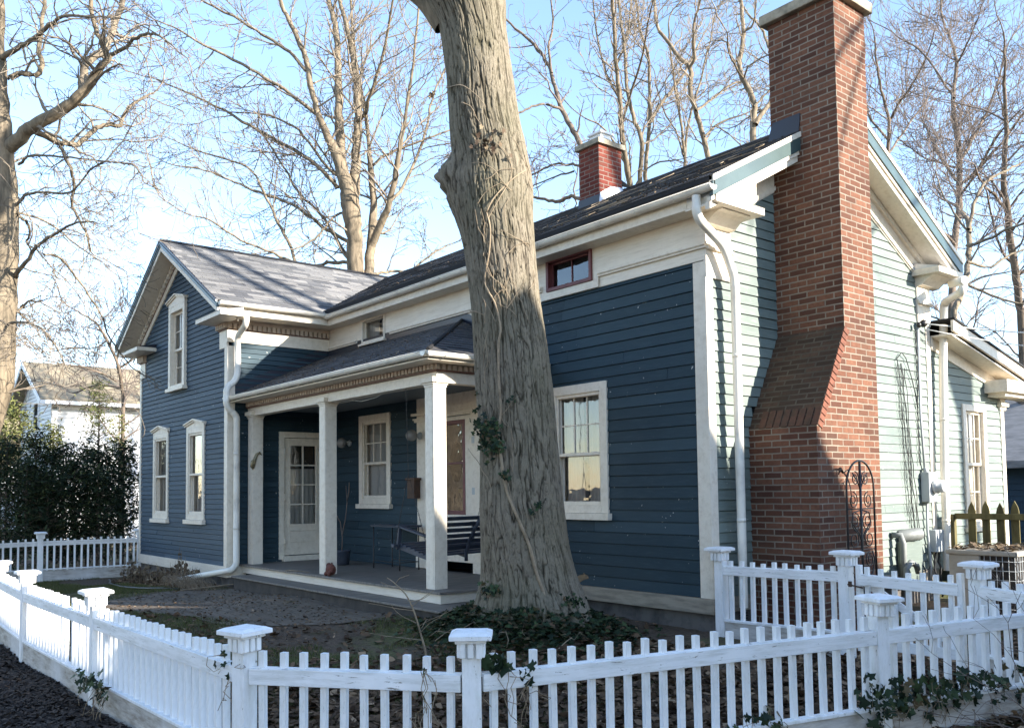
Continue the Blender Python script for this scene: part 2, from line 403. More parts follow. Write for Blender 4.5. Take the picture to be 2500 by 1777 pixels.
def mat_ground():
    m, nt, b = new_mat('yard_soil'); v = coords(nt)
    n1 = noise(nt, v, 3.2, 7, .7); n2 = noise(nt, v, 28, 5, .75); n3 = noise(nt, v, .55, 5, .6)
    soil = mixc(nt, ramp(nt, n2, [(.3, 0), (.75, 1)]), (.065,.048,.036), (.165,.125,.09))
    moss = mixc(nt, ramp(nt, n2, [(.3, 0), (.75, 1)]), (.06,.07,.026), (.15,.145,.06))
    c = mixc(nt, ramp(nt, n3, [(.47, 0), (.58, 1)]), soil, moss)
    c = mixc(nt, ramp(nt, n1, [(.5, 0), (.62, .8)]), c, soil)
    sp = nt.nodes.new('ShaderNodeSeparateXYZ'); nt.links.new(v, sp.inputs[0])
    mk = nt.nodes.new('ShaderNodeMapRange'); nt.links.new(sp.outputs[1], mk.inputs[0]); mk.inputs[1].default_value = 2.0; mk.inputs[2].default_value = 1.9
    chips = mixc(nt, ramp(nt, n2, [(.4, 0), (.7, 1)]), (.03,.024,.021), (.08,.065,.055))
    mx = nt.nodes.new('ShaderNodeMapRange'); nt.links.new(sp.outputs[0], mx.inputs[0]); mx.inputs[1].default_value = -22; mx.inputs[2].default_value = -24
    c = mixc(nt, mk.outputs[0], c, chips)
    setc(nt, b, c); b.inputs['Roughness'].default_value = .95; b.inputs['Specular IOR Level'].default_value = .15
    bump(nt, b, n2, .9, .02); return m
fast_mesh('ground', V, F, mat_ground(), smooth=True)['kind'] = 'structure'

def drape(name, pts, mat, dz=.006, step=.12):
    """polygon laid on the ground as a sheet of its own"""
    bm = bmesh.new(); f = bm.faces.new([bm.verts.new((p[0], p[1], 0)) for p in pts])
    for ax in (0, 1):
        lo = min(p[ax] for p in pts); hi = max(p[ax] for p in pts); x = lo+step
        while x < hi:
            co = [0,0,0]; no = [0,0,0]; co[ax] = x; no[ax] = 1
            bmesh.ops.bisect_plane(bm, geom=bm.verts[:]+bm.edges[:]+bm.faces[:], plane_co=co, plane_no=no); x += step
    for v in bm.verts: v.co.z = gz(v.co.x, v.co.y)+dz
    me = bpy.data.meshes.new(name); bm.to_mesh(me); bm.free(); me.materials.append(mat)
    me.flip_normals() if me.polygons[0].normal.z < 0 else None
    o = bpy.data.objects.new(name, me); COL.objects.link(o); o['kind'] = 'structure'; return o
def mat_paver():
    m, nt, b = new_mat('dark_paving_bricks'); v = coords(nt)
    mp = nt.nodes.new('ShaderNodeMapping'); nt.links.new(v, mp.inputs[0]); mp.inputs['Rotation'].default_value = (0,0,.1)
    br = nt.nodes.new('ShaderNodeTexBrick'); nt.links.new(mp.outputs[0], br.inputs['Vector'])
    for k, x in (('Scale', 1), ('Mortar Size', .006), ('Mortar Smooth', .4), ('Bias', 0), ('Brick Width', .2), ('Row Height', .1)): br.inputs[k].default_value = x
    br.inputs['Color1'].default_value = (0,0,0,1); br.inputs['Color2'].default_value = (1,1,1,1); br.inputs['Mortar'].default_value = (.3,.3,.3,1)
    c = ramp(nt, br.outputs['Color'], [(0, (.085,.066,.046)), (1, (.16,.128,.092))])
    c = mixc(nt, br.outputs['Fac'], c, (.025,.021,.016)); n = noise(nt, v, 7, 6, .7)
    c = mixc(nt, ramp(nt, n, [(.44, 0), (.58, .95)]), c, (.13,.098,.068)); setc(nt, b, c)
    b.inputs['Roughness'].default_value = .8; bump(nt, b, br.outputs['Fac'], -.5, .01); return m
M['paver'] = mat_paver()
wk = [(-14.9,3.5),(-13.6,3.62),(-12.2,3.95),(-10.8,4.12),(-9.7,4.45),(-9.0,4.95),(-8.7,5.5),(-8.7,5.75),(-14.1,5.75),(-14.2,5.1),(-14.7,4.6),(-15.6,4.2)]
rw = random.Random(2); wk2 = []
for (a, b), (c, d) in zip(wk, wk[1:]+wk[:1]):
    for t in (0, .33, .66): wk2.append((a+(c-a)*t+rw.uniform(-.09,.09), b+(d-b)*t+(rw.uniform(-.09,.09) if b < 5.7 else 0)))
drape('front_walk', wk2, M['paver'], .012)
M['street'] = simple('asphalt', (.05,.05,.052), (.075,.073,.072), 9, .8, .3, bmp=.4, bscale=120)
M['sidewalk'] = simple('sidewalk_paving', (.13,.125,.13), (.08,.08,.085), 3, .85, .2, bmp=.4, bscale=50)
drape('sidewalk', [(-40,-.75),(2,-.75),(2,.75),(-40,.95)], M['sidewalk'], .012, .5)
mb = MB(); mb.box(-200, 200, -11, -3, -.4, -.19); mb.build('street', M['street'], kind='structure')

# ------------------------------------------------------------------ house helpers
def TF(Y): return lambda a, d, z: (a, Y-d, z)
def TX(X): return lambda a, d, z: (X+d, a, z)
def clap(mb, z0, z1, expo, span, holes=(), th=.015, seed=1):
    rg = random.Random(seed); z = z0
    while z < z1-.004:
        zt = min(z+expo, z1); s0 = span(z); s1 = span(zt) or None
        if s0 is None: z = zt; continue
        if s1 is None: m_ = (s0[0]+s0[1])/2; s1 = (m_, m_)
        fr = [(s0[0], s0[1], s1[0], s1[1])]
        for h0, h1, hz0, hz1 in holes:
            if hz0 < (z+zt)/2 < hz1:
                nf = []
                for pb, qb, pt, qt in fr:
                    if h1 <= min(pb, pt) or h0 >= max(qb, qt): nf.append((pb, qb, pt, qt)); continue
                    if h0 > max(pb, pt): nf.append((pb, h0, pt, h0))
                    if h1 < min(qb, qt): nf.append((h1, qb, h1, qt))
                fr = nf
        out = []
        for pb, qb, pt, qt in fr:
            while min(qb, qt)-max(pb, pt) > 2.3:
                c = max(pb, pt)+rg.uniform(.7, 4.4)
                if c > min(qb, qt)-.3: break
                out.append((pb, c-.002, pt, c-.002)); pb = pt = c+.002
            out.append((pb, qb, pt, qt))
        for pb, qb, pt, qt in out:
            if not hasattr(mb, 'tone'): mb.tone = []
            mb.tone += [rg.random()**2]*6; t = th+rg.uniform(-.0015, .003); dz = rg.uniform(-.0025, .0025)
            e = -.008 if zt < z1-.01 else .0
            i = [mb.pt(p) for p in ((pb, t, z+dz), (qb, t, z+dz+rg.uniform(-.001, .001)), (qt, .003, zt+e), (pt, .003, zt+e), (pb, -.016, z+dz), (qb, -.016, z+dz), (qt, -.016, zt+e), (pt, -.016, zt+e), (qt, -.016, zt+.02), (pt, -.016, zt+.02))]
            mb.face((i[0], i[1], i[2], i[3])); mb.face((i[4], i[5], i[1], i[0])); mb.face((i[4], i[0], i[3], i[7])); mb.face((i[1], i[5], i[6], i[2])); mb.face((i[3], i[2], i[6], i[7])); mb.face((i[7], i[6], i[8], i[9]))
        z = zt
def siding(name, T, mat, root, z0, z1, expo, span, holes=(), seed=1):
    mb = MB(T); clap(mb, z0, z1, expo, span, holes, seed=seed); o = mb.build(name, mat, root, recalc=False)
    a = o.data.attributes.new('tone', 'FLOAT', 'FACE'); a.data.foreach_set('value', np.array(mb.tone, dtype=np.float32)); return o

def pleat(mb, a0, a1, z0, z1, d, amp=.012, n=60, gather=0):
    m = (a0+a1)/2; bot = []; top = []
    for k in range(n+1):
        t = k/n; a = a0+(a1-a0)*t; dd = d+amp*math.sin(t*n*.9)+amp*.5*math.sin(t*37)
        bot.append(mb.pt((a, dd*1.0, z0))); top.append(mb.pt((a+(gather*(m-a)), dd, z1)))
    for k in range(n): mb.face((bot[k], bot[k+1], top[k+1], top[k]), smooth=True)
def window(root, T, a0, a1, z0, z1, cw=.10, sill=.08, mid=None, cols=3, rowsu=2, rowsl=0, colsl=1, frame=None, head=None, curtain='full', cth=.035, lower=None, mat='cream', storm=False, bt=None, sw=.045, label=None, fixed=False):
    """casing a0..a1, z0..z1 (sill top..casing top)"""
    bt = cw*.8 if bt is None else bt
    fm = M[frame or mat]; mb = MB(T)
    i0, i1, k0, k1 = a0+cw, a1-cw, z0+bt, z1-cw
    mb.box(a0, i0, -.0, cth, z0, z1); mb.box(i1, a1, 0, cth, z0, z1); mb.box(i0, i1, 0, cth, k1, z1); mb.box(i0, i1, 0, cth, z0, k0)
    for q in ((i0-.02, i0, -.14, 0, k0, k1), (i1, i1+.02, -.14, 0, k0, k1), (i0-.02, i1+.02, -.14, 0, k1, k1+.02), (i0-.02, i1+.02, -.14, 0, k0-.02, k0)): mb.box(*q)
    w = mb.build('window', fm, root, bevel=.004)
    if label: w['label'] = label
    if sill:
        mb = MB(T); mb.box(a0-.04, a1+.04, 0, cth+.045, z0-sill, z0-.002); mb.build('sill', fm, w, bevel=.005)
    if mid is None: mid = (k0+k1)/2
    mu = MB(T); s = sw
    for za, zb, d in ((k0, k1, -.02),) if fixed else ((mid-.02, k1, -.02), (k0, mid+.02, -.05)):
        mu.box(i0, i0+s, d-.03, d, za, zb); mu.box(i1-s, i1, d-.03, d, za, zb)
        mu.box(i0+s, i1-s, d-.03, d, zb-s, zb); mu.box(i0+s, i1-s, d-.03, d, za, za+s)
        rows = rowsu if d > -.03 else rowsl; cc = cols if d > -.03 else colsl
        if rows:
            for k in range(1, cc):
                x = i0+s+(i1-i0-2*s)*k/cc; mu.box(x-.009, x+.009, d-.022, d-.004, za+s, zb-s)
            for k in range(1, rows):
                z = za+s+(zb-za-2*s)*k/rows; mu.box(i0+s, i1-s, d-.021, d-.005, z-.009, z+.009)
    mu.build('sash', M[mat] if mat != 'maroon' else M['maroon'], w, bevel=.003)
    for za, zb, d in ((k0+s, k1-s, -.036),) if fixed else ((mid, k1-s, -.036), (k0+s, mid, -.066)):
        g = MB(T); g.poly([(i0+s*.5, d, za), (i1-s*.5, d, za), (i1-s*.5, d, zb), (i0+s*.5, d, zb)]); g.build('pane', M['glass'], w, recalc=False)
    if storm:
        g = MB(T); g.box(i0, i0+.03, .0, .016, k0, k1); g.box(i1-.03, i1, 0, .016, k0, k1); g.box(i0+.03, i1-.03, 0, .016, k0, k0+.05); g.box(i0+.03, i1-.03, 0, .016, k1-.04, k1); g.box(i0+.03, i1-.03, 0, .016, mid-.018, mid+.018)
        g.build('storm_frame', M[mat], w, bevel=.003)
    if head:
        hz, pk, ov = head; c = (a0+a1)/2; mb = MB(T)
        mb.prism([(a0, 0, z1), (a1, 0, z1), (a1, 0, hz), (c, 0, pk-.03), (a0, 0, hz)], (0, cth, 0))
        for d0, d1, t0, t1 in ((0, cth+.05, 0, .028), (0, cth+.025, -.03, 0)):
            for sx in (1, -1):
                e = a0-ov if sx > 0 else a1+ov
                mb.prism([(e, d0, hz+t0), (c, d0, pk-.03+t0), (c, d0, pk-.03+t1), (e, d0, hz+t1)], (0, d1, 0))
        mb.build('window_head', fm, w, bevel=.003)
    if curtain == 'full':
        mb = MB(T); pleat(mb, i0-.02, i1+.02, k0-.02, k1+.02, -.12, n=70); mb.build('curtain', M['curtain'], w, recalc=False)
    elif curtain == 'split':
        mb = MB(T); c = (i0+i1)/2; pleat(mb, i0-.02, c-.03, k0-.02, k1+.02, -.12, n=36); pleat(mb, c+.06, i1+.02, k0-.02, k1+.02, -.12, n=36); mb.build('curtain', M['curtain'], w, recalc=False)
    elif curtain == 'shade':
        mb = MB(T); mb.poly([(i0-.02, -.11, lower or k0), (i1+.02, -.11, lower or k0), (i1+.02, -.11, k1+.02), (i0-.02, -.11, k1+.02)]); mb.build('window_shade', M['curtain'], w, recalc=False)
    mb = MB(T); mb.box(i0-.12, i1+.12, -.75, -.72, k0-.1, k1+.1); mb.build('room_backdrop', M['dark'], w)
    return w
def hole(a0, a1, z0, z1, cw=.09): return (a0+cw-.02, a1-cw+.02, z0+.03, z1-.05)

def courses(mb, org, A, U, L, ivals, expo=.14, th=.009, seed=2):
    """lapped shingle courses; ivals(s)->(a0,a1)"""
    rg = random.Random(seed)
    A = Vector(A); U = Vector(U).normalized(); n = A.cross(U).normalized(); org = Vector(org)
    if n.z < 0: n = -n
    s = 0
    while s < L-1e-4:
        st = min(s+expo, L); b = ivals(s); t = ivals(st)
        if b is None or b[1]-b[0] < .01: s = st; continue
        t = t or ((b[0]+b[1])/2,)*2
        nseg = max(1, int((b[1]-b[0])/.31)); off = rg.uniform(0, 1)
        P = lambda a, q, h: org+A*a+U*q+n*h
        cuts = [0]+[(k+off)/nseg for k in range(nseg) if 0 < (k+off)/nseg < 1]+[1]
        for c0, c1 in zip(cuts, cuts[1:]):
            h = th+rg.choice((0, 0, .004, .006)); dz = rg.uniform(-.004, .004)
            lb0, lb1 = b[0]+(b[1]-b[0])*c0, b[0]+(b[1]-b[0])*c1; tb0, tb1 = t[0]+(t[1]-t[0])*c0, t[0]+(t[1]-t[0])*c1
            q = [P(lb0, s+dz, h), P(lb1, s+dz, h), P(tb1, st+.01, .0025), P(tb0, st+.01, .0025)]
            uvs = [(lb0, s+.004), (lb1, s+.004), (tb1, st-.004), (tb0, st-.004)]
            mb.poly(q, uvs)
            lo = [P(lb0, s+dz, 0), P(lb1, s+dz, 0), q[1], q[0]]; mb.poly(lo, [(lb0, s+.01), (lb1, s+.01), (lb1, s+.02), (lb0, s+.02)])
        s = st
def gutter(name, p, q, root, out, hang=.55, r=.062, mat='gutter'):
    """half round gutter from p to q (points at back top edge); out = outward unit vector"""
    p = Vector(p); q = Vector(q); out = Vector(out); mb = MB(); n = 12
    prof = [(r+r*math.cos(t), -r*math.sin(t)) for t in [math.pi*(1-k/n) for k in range(n+1)]]
    inner = [(r+(r-.004)*math.cos(t), -(r-.004)*math.sin(t)) for t in [math.pi*k/n for k in range(n+1)]]
    poly = prof+inner
    ra = [mb.pt(p+out*a+Vector((0,0,b))) for a, b in poly]; rb = [mb.pt(q+out*a+Vector((0,0,b))) for a, b in poly]
    m_ = len(poly)
    for k in range(m_): mb.face((ra[k], ra[(k+1)%m_], rb[(k+1)%m_], rb[k]), smooth=k < n)
    for end, sg in ((p, -1), (q, 1)):
        c = [mb.pt(end+out*a+Vector((0,0,b))) for a, b in prof]; mb.face(c if sg > 0 else c[::-1])
    mb.tube([p+out*(2*r), q+out*(2*r)], .008, 6)
    g = mb.build(name, M[mat], root)
    L = (q-p).length; d = (q-p).normalized(); k = hang/2
    while k < L:
        c = p+d*k; hb = MB()
        hb.tube([c+out*(r+(r+.004)*math.cos(t))+Vector((0,0,-(r+.004)*math.sin(t))) for t in [math.pi*(1-j/10) for j in range(11)]], .0045, 5)
        k += hang; hb.build('gutter_hanger', M[mat], g)
    return g
def spout(name, pts, root, r=.042, mat='gutter', rib=True, label=None):
    """round downspout along smooth path, ribbed at its bends"""
    P = [Vector(p) for p in pts]; path = [P[0]]; rr = [r]
    for a, b, c in zip(P, P[1:], P[2:]):
        t = min(.10, (b-a).length*.45, (c-b).length*.45); s0 = b+(a-b).normalized()*t; s1 = b+(c-b).normalized()*t
        ang = (b-a).angle(c-b); n = 22 if ang > .2 else 3
        for k in range(n+1):
            u = k/n; path.append(s0*(1-u)**2+b*2*u*(1-u)+s1*u*u); rr.append(r*(1.04+(.06*(k % 2) if rib and ang > .2 else 0)))
    path.append(P[-1]); rr.append(r)
    mb = MB(); mb.tube(path, rr, 14, cap=False)
    k = 0
    for a, b in zip(P, P[1:]):
        if (b-a).length > 1.2:
            mid = a+(b-a)*.5; d = (b-a).normalized(); mb.tube([mid-d*.02, mid+d*.02], r*1.08, 14)
    o = mb.build(name, M[mat], root)
    if label: o['label'] = label
    return o
def dentils(mb, T, a0, a1, z0, z1, d0, d1, pitch=.085, w=.05):
    mb.T = T; n = int((a1-a0)/pitch); p = (a1-a0)/n
    for k in range(n): mb.box(a0+k*p+(p-w)/2, a0+k*p+(p+w)/2, d0, d1, z0, z1)

# ------------------------------------------------------------------ the house
YF, XW, YL, XR, YB, XL = 7.63, -14.581, 5.73, -5.967, 12.70, -19.36
H = empty('clapboard_house', (-12, 9, 0), 'dark blue clapboard house with cream trim, covered porch and tall brick chimney', 'house')
T1, T2, T3, T4 = TF(YF), TX(XR), TF(YL), TX(XW)
EZ, SL, RY, RZ = 4.852, .53, 10.17, 6.373      # main eave, slope, ridge
def mz(y): return EZ+SL*(y-7.30) if y < RY else RZ-SL*(y-RY)
# siding --------------------------------------------------------
BW = (-8.49, -7.467, 1.335, 2.935); PW = (-13.45, -12.43, 1.43, 2.935)
AW = (-8.51, -7.67, 4.195, 4.615); AW2 = (-13.34, -12.57, 4.175, 4.60)
siding('front_siding', T1, M['siding'], H, .445, 4.10, .1335, lambda z: (-8.9 if z < 3.3 else -14.58, -6.11), [hole(*BW), (-14.6, -10.2, 3.0, 3.4)], 5)
siding('porch_wall_siding', T1, M['siding'], H, .445, 3.12, .138, lambda z: (-14.57, -11.62), [hole(*PW)], 6)
def gs(z):
    y0, y1 = 7.635, 12.69
    if z > 4.30: y0 = max(y0, 7.30+(z+.30-EZ)/SL); y1 = min(y1, RY+(RZ-z-.30)/SL)
    return (y0, y1) if y1-y0 > .05 else None
siding('gable_siding', T2, M['siding_lit'], H, .445, 6.0, .116, gs, [(8.40, 9.54, 0, 2.5), (9.0, 9.54, 2.4, 7)], 7)
LR, LRZ, LS = -17.0, 6.47, .572
def ls(z):
    x0, x1 = -19.30, -14.64
    if z > 4.3: x0 = max(x0, LR-(LRZ-z-.30)/LS); x1 = min(x1, LR+(LRZ-z-.30)/LS)
    return (x0, x1) if x1-x0 > .03 else None
W1 = (-18.46, -17.56, 1.16, 2.84); W2 = (-16.52, -15.62, 1.17, 2.84); W3 = (-17.50, -16.60, 3.68, 5.26)
siding('wing_siding', T3, M['sidingw'], H, .41, 6.15, .0875, ls, [hole(*W1), hole(*W2), hole(*W3)], 8)
siding('wing_side_siding', T4, M['siding'], H, .42, 4.22, .0885, lambda z: (5.79, 7.62), [(6.72, 7.5, .5, 2.63)], 9)
mb = MB()
mb.box(XL, XL+.02, YL+.03, YB, 0, 4.6); mb.box(XL, XR-.02, YB-.02, YB, 0, 4.6); mb.box(XW-.3, XR-.2, 8.9, 8.92, .1, 4.5); mb.box(XL+.1, XW-.2, 7.4, 7.42, .1, 4.6)
mb.build('rear_wall', M['siding'], H)
mb = MB(); mb.box(XL+.05, XR-.05, YF+.1, YB-.05, 4.62, 4.66); mb.box(XL+.05, XW-.05, YL+.08, YF, 3.18, 3.2); mb.build('attic_floor', M['dark'], H)
# solid backing behind the gable boards so no light leaks through
mb = MB(T2); mb.prism([(7.66,-.03,.3),(12.66,-.03,.3),(12.66,-.03,4.3),(RY,-.03,5.95),(7.66,-.03,4.45)], (0,-.02,0)); mb.build('sheathing', M['dark'], H)
# water table, foundation
mb = MB(); mb.box(-8.6, XR+.03, YF-.035, YF+.05, .277, .442); mb.box(XR-.05, XR+.032, YF+.051, YB, .28, .443)
mb.build('water_table', simple('bare_stained_board', (.36,.31,.24), (.22,.19,.15), 5, .8, .2, sc=(.6,.6,4), bmp=.4), H, bevel=.004)
mb = MB(); mb.box(XL-.03, XW+.035, YL-.035, YL+.05, .225, .408); mb.box(XW-.05, XW+.034, YL+.051, 6.04, .226, .415)
mb.build('water_table', M['creamx'], H, bevel=.004)
mb = MB(); mb.box(XL, XW, YL+.02, YB, -.35, .24); mb.box(XW, XR-.02, YF+.05, YB-.02, -.35, .30); mb.build('foundation', M['stone'], H)
# corner boards
mb = MB(); mb.box(-6.115, XR+.022, YF-.024, YF+.02, .443, 4.08); mb.box(XR-.02, XR+.024, YF-.022, YF+.10, .444, 4.08); mb.build('corner_board', M['cream'], H, bevel=.004)
mb = MB(); mb.box(-14.70, XW+.022, YL-.024, YL+.02, .41, 4.15); mb.box(XW-.02, XW+.024, YL-.022, YL+.11, .416, 4.15); mb.build('corner_board', M['cream'], H, bevel=.004)
mb = MB(); mb.box(XL-.03, XL+.065, YL-.024, YL+.03, .41, 4.2); mb.build('corner_board', M['cream'], H, bevel=.004)
mb = MB(T2); mb.box(12.60, 12.72, -.02, .024, .443, 4.08); mb.build('corner_board', M['cream'], H, bevel=.004)
# main front frieze with openings for the two attic windows
mb = MB(T1)
def friz(a0, a1, z0, z1, d=.022): mb.box(a0, a1, 0, d, z0, z1)
for a0, a1 in ((-14.56, AW2[0]+.03), (AW2[1]-.03, AW[0]+.03), (AW[1]-.03, XR+.02)): friz(a0, a1, 4.09, 4.78)
for w in (AW, AW2): friz(w[0]+.03, w[1]-.03, 4.09, w[2]+.03, .0215); friz(w[0]+.03, w[1]-.03, w[3]-.03, 4.78, .0215)
mb.build('frieze', M['creamx'], H)
mb = MB()
mp_ = [(0,0),(.032,0),(.032,.018),(.05,.03),(.05,.045),(.036,.05),(.036,.068),(0,.078)]
for a0, a1 in ((-14.5, -13.5), (-12.4, AW[0]-.10), (AW[1]+.12, XR+.05)): mb.sweep(mp_, (a0, YF-.02, 4.215), (a1, YF-.02, 4.215), (0,-1,0))
mb.sweep([(0,0),(.028,0),(.028,.012),(0,.012)], (-14.5, YF-.02, 4.60), (XR, YF-.02, 4.60), (0,-1,0))
mb.box(AW[0]-.10, AW[1]+.12, YF-.05, YF-.021, 4.09, 4.12); mb.box(AW[0]-.10, AW[1]+.12, YF-.035, YF-.022, 4.12, 4.19)
mb.box(AW[1]+.05, AW[1]+.12, YF-.052, YF-.0215, 4.12, 4.292)
mb.build('frieze_moulding', M['cream'], H, bevel=.003)
window(H, T1, *AW, cw=.045, sill=0, mid=4.40, cols=2, rowsu=1, fixed=True, mat='maroon', curtain=None, bt=.045, sw=.022, cth=.05, label='maroon framed attic window')
window(H, T1, *AW2, cw=.04, sill=.04, mid=4.38, cols=1, rowsu=0, fixed=True, mat='cream', curtain='split', bt=.04, sw=.015, cth=.04)
window(H, T1, *BW, cw=.115, sill=.085, mid=2.06, cols=3, rowsu=2, curtain='split', storm=True)
window(H, T1, *PW, cw=.115, sill=.08, mid=2.11, cols=3, rowsu=2, curtain='shade', storm=True)
window(H, T3, *W1, cw=.095, sill=.08, mid=1.99, cols=2, rowsu=0, curtain='split', head=(2.90, 3.01, .05), storm=True, bt=.1)
window(H, T3, *W2, cw=.095, sill=.08, mid=1.99, cols=2, rowsu=0, curtain='full', head=(2.90, 3.01, .05), storm=True, bt=.1)
window(H, T3, *W3, cw=.11, sill=.07, mid=4.42, cols=2, rowsu=2, rowsl=2, colsl=2, curtain='split', head=(5.35, 5.49, .06), cth=.06, bt=.05)
# main roof ------------------------------------------------------
sl = math.hypot(1, SL); RT = XR+.39
mb = MB(); Lr = (RY-7.30)*sl
courses(mb, (0, 7.30, EZ), (1,0,0), (0,1,SL), Lr, lambda s: (-17.0, RT), .14, .008, 3)
courses(mb, (0, 2*RY-7.30, EZ), (-1,0,0), (0,-1,SL), Lr, lambda s: (-RT, 17.0), .14, .008, 4)
mr = mb.build('main_roof', M['shingled'], H, recalc=False)
mb = MB(); mb.prism([(-17.0, 7.30, EZ-.003), (-17.0, RY, RZ-.003), (-17.0, 2*RY-7.3, EZ-.003), (-17.0, 2*RY-7.3, EZ-.05), (-17.0, RY, RZ-.05), (-17.0, 7.30, EZ-.05)], (17.0+RT-.01, 0, 0)); mb.build('roof_deck', M['dark'], mr)
mb = MB(); mb.sweep([(-.11,-.055),(0,.012),(.11,-.055)], (-17.0, RY, RZ+.01), (RT, RY, RZ+.01), (0,1,0)); mb.build('ridge_cap', M['shingled'], mr)
mb = MB(); mb.box(-14.15, RT, 7.318, 7.335, 4.74, EZ-.004); mb.build('drip_edge', simple('brown_drip_edge', (.14,.13,.12), rough=.35, bmp=0), H)
mb = MB(); mb.box(-14.1, XR-.002, 7.372, YF-.023, 4.588, 4.60); mb.build('soffit', M['cream'], H)
mb = MB(); mb.box(-14.1, XR-.002, 7.35, 7.37, 4.588, 4.76); mb.build('eave_fascia', M['cream'], H)
gutter('gutter', (-14.05, 7.348, 4.745), (RT+.012, 7.348, 4.745), H, (0,-1,0), r=.058)
def rake(side, name_prefix=''):
    """boards following the rake; side -1 front slope, 1 back slope"""
    def seg(o0, o1, X0, X1, mb, cut=0):
        a = (7.30+cut, EZ+SL*cut) if side < 0 else (2*RY-7.30-cut, EZ+SL*cut); b = (RY, RZ)
        mb.prism([(X0, a[0], a[1]+o0), (X0, b[0], b[1]+o0), (X0, b[0], b[1]+o1), (X0, a[0], a[1]+o1)], (X1-X0, 0, 0))
    m1 = MB(); seg(-.065, .0, RT-.05, RT+.012, m1); m1.build('rake_crown', M['cream'], H, bevel=.004)
    m1 = MB(); seg(-.22, -.066, RT-.05, RT, m1); m1.build('rake_fascia', M['fasciag'], H, bevel=.004)
    m1 = MB(); seg(-.27, -.2205, RT-.08, RT-.02, m1); seg(-.345, -.2705, RT-.11, RT-.045, m1); m1.build('rake_moulding', M['cream'], H, bevel=.004)
    m1 = MB(); seg(-.30, -.28, XR+.02, RT-.1101, m1); m1.build('rake_soffit', M['cream'], H)
    m1 = MB(); seg(-.62, -.302, XR-.01, XR+.026, m1, .33); seg(-.38, -.303, XR+.026, XR+.075, m1, .33); seg(-.60, -.545, XR+.0262, XR+.045, m1, .33); m1.build('rake_frieze', M['cream'], H, bevel=.003)
rake(-1); rake(1)
# cornice returns at the gable corners
def creturn(y0, y1, yb0, yb1, yp0, yp1):
    m1 = MB(); m1.box(XR+.0, RT+.004, y0, y1, 4.585, 4.668); m1.box(XR, RT-.03, y0+.01, y0+.05, 4.668, 4.80) if y0 < 8 else None; m1.build('cornice_return', M['cream'], H, bevel=.004)
    m1 = MB(); m1.prism([(XR, y0, 4.666), (RT+.012, y0, 4.666), (XR, y0, 4.775)], (0, y1-y0+.01, 0)); m1.build('return_flashing', M['metal'], H)
    m1 = MB(); cv = [(0, 0), (.30, 0), (.30, -.012), (.24, -.022), (.19, -.045), (.14, -.085), (.10, -.12), (.05, -.13), (0, -.13)]; m1.sweep(cv, (XR, yb0, 4.5845), (XR, yb1, 4.5845), (1,0,0)); m1.build('bed_moulding', M['cream'], H)
    m1 = MB(); m1.box(XR, XR+.034, yp0, yp1, 3.90, 4.454); m1.box(XR+.0342, XR+.07, yp0, yp1+.02, 4.20, 4.235); m1.box(XR+.0341, XR+.052, yp0, yp1, 4.236, 4.262); m1.build('pilaster_cap', M['cream'], H, bevel=.004)
creturn(7.352, 8.19, 7.56, 8.05, 7.61, 8.06)
creturn(12.28, 13.02, 12.36, 12.9, 12.36, 12.74)
# wing roof -------------------------------------------------------
lsl = math.hypot(1, LS); LE = LR+2.90; LEZ = LRZ-LS*2.90; LY0, LY1 = 5.34, 13.1
mb = MB(); Ll = 2.90*lsl
courses(mb, (LE, 0, LEZ), (0,1,0), (-1,0,LS), Ll, lambda s: (LY0, LY1), .13, .010, 11)
courses(mb, (2*LR-LE, 0, LEZ), (0,-1,0), (1,0,LS), Ll, lambda s: (-LY1, -LY0), .13, .010, 12)
wr = mb.build('wing_roof', M['shingle'], H, recalc=False)
mb = MB(); mb.prism([(LE, LY0+.01, LEZ-.003), (LR, LY0+.01, LRZ-.003), (2*LR-LE, LY0+.01, LEZ-.003), (2*LR-LE, LY0+.01, LEZ-.04), (LR, LY0+.01, LRZ-.04), (LE, LY0+.01, LEZ-.04)], (0, LY1-LY0-.02, 0)); mb.build('roof_deck', M['dark'], wr)
mb = MB(); mb.sweep([(-.12,-.06),(0,.014),(.12,-.06)], (LR, LY0, LRZ+.012), (LR, LY1, LRZ+.012), (1,0,0)); mb.build('ridge_cap', M['shingled'], wr)
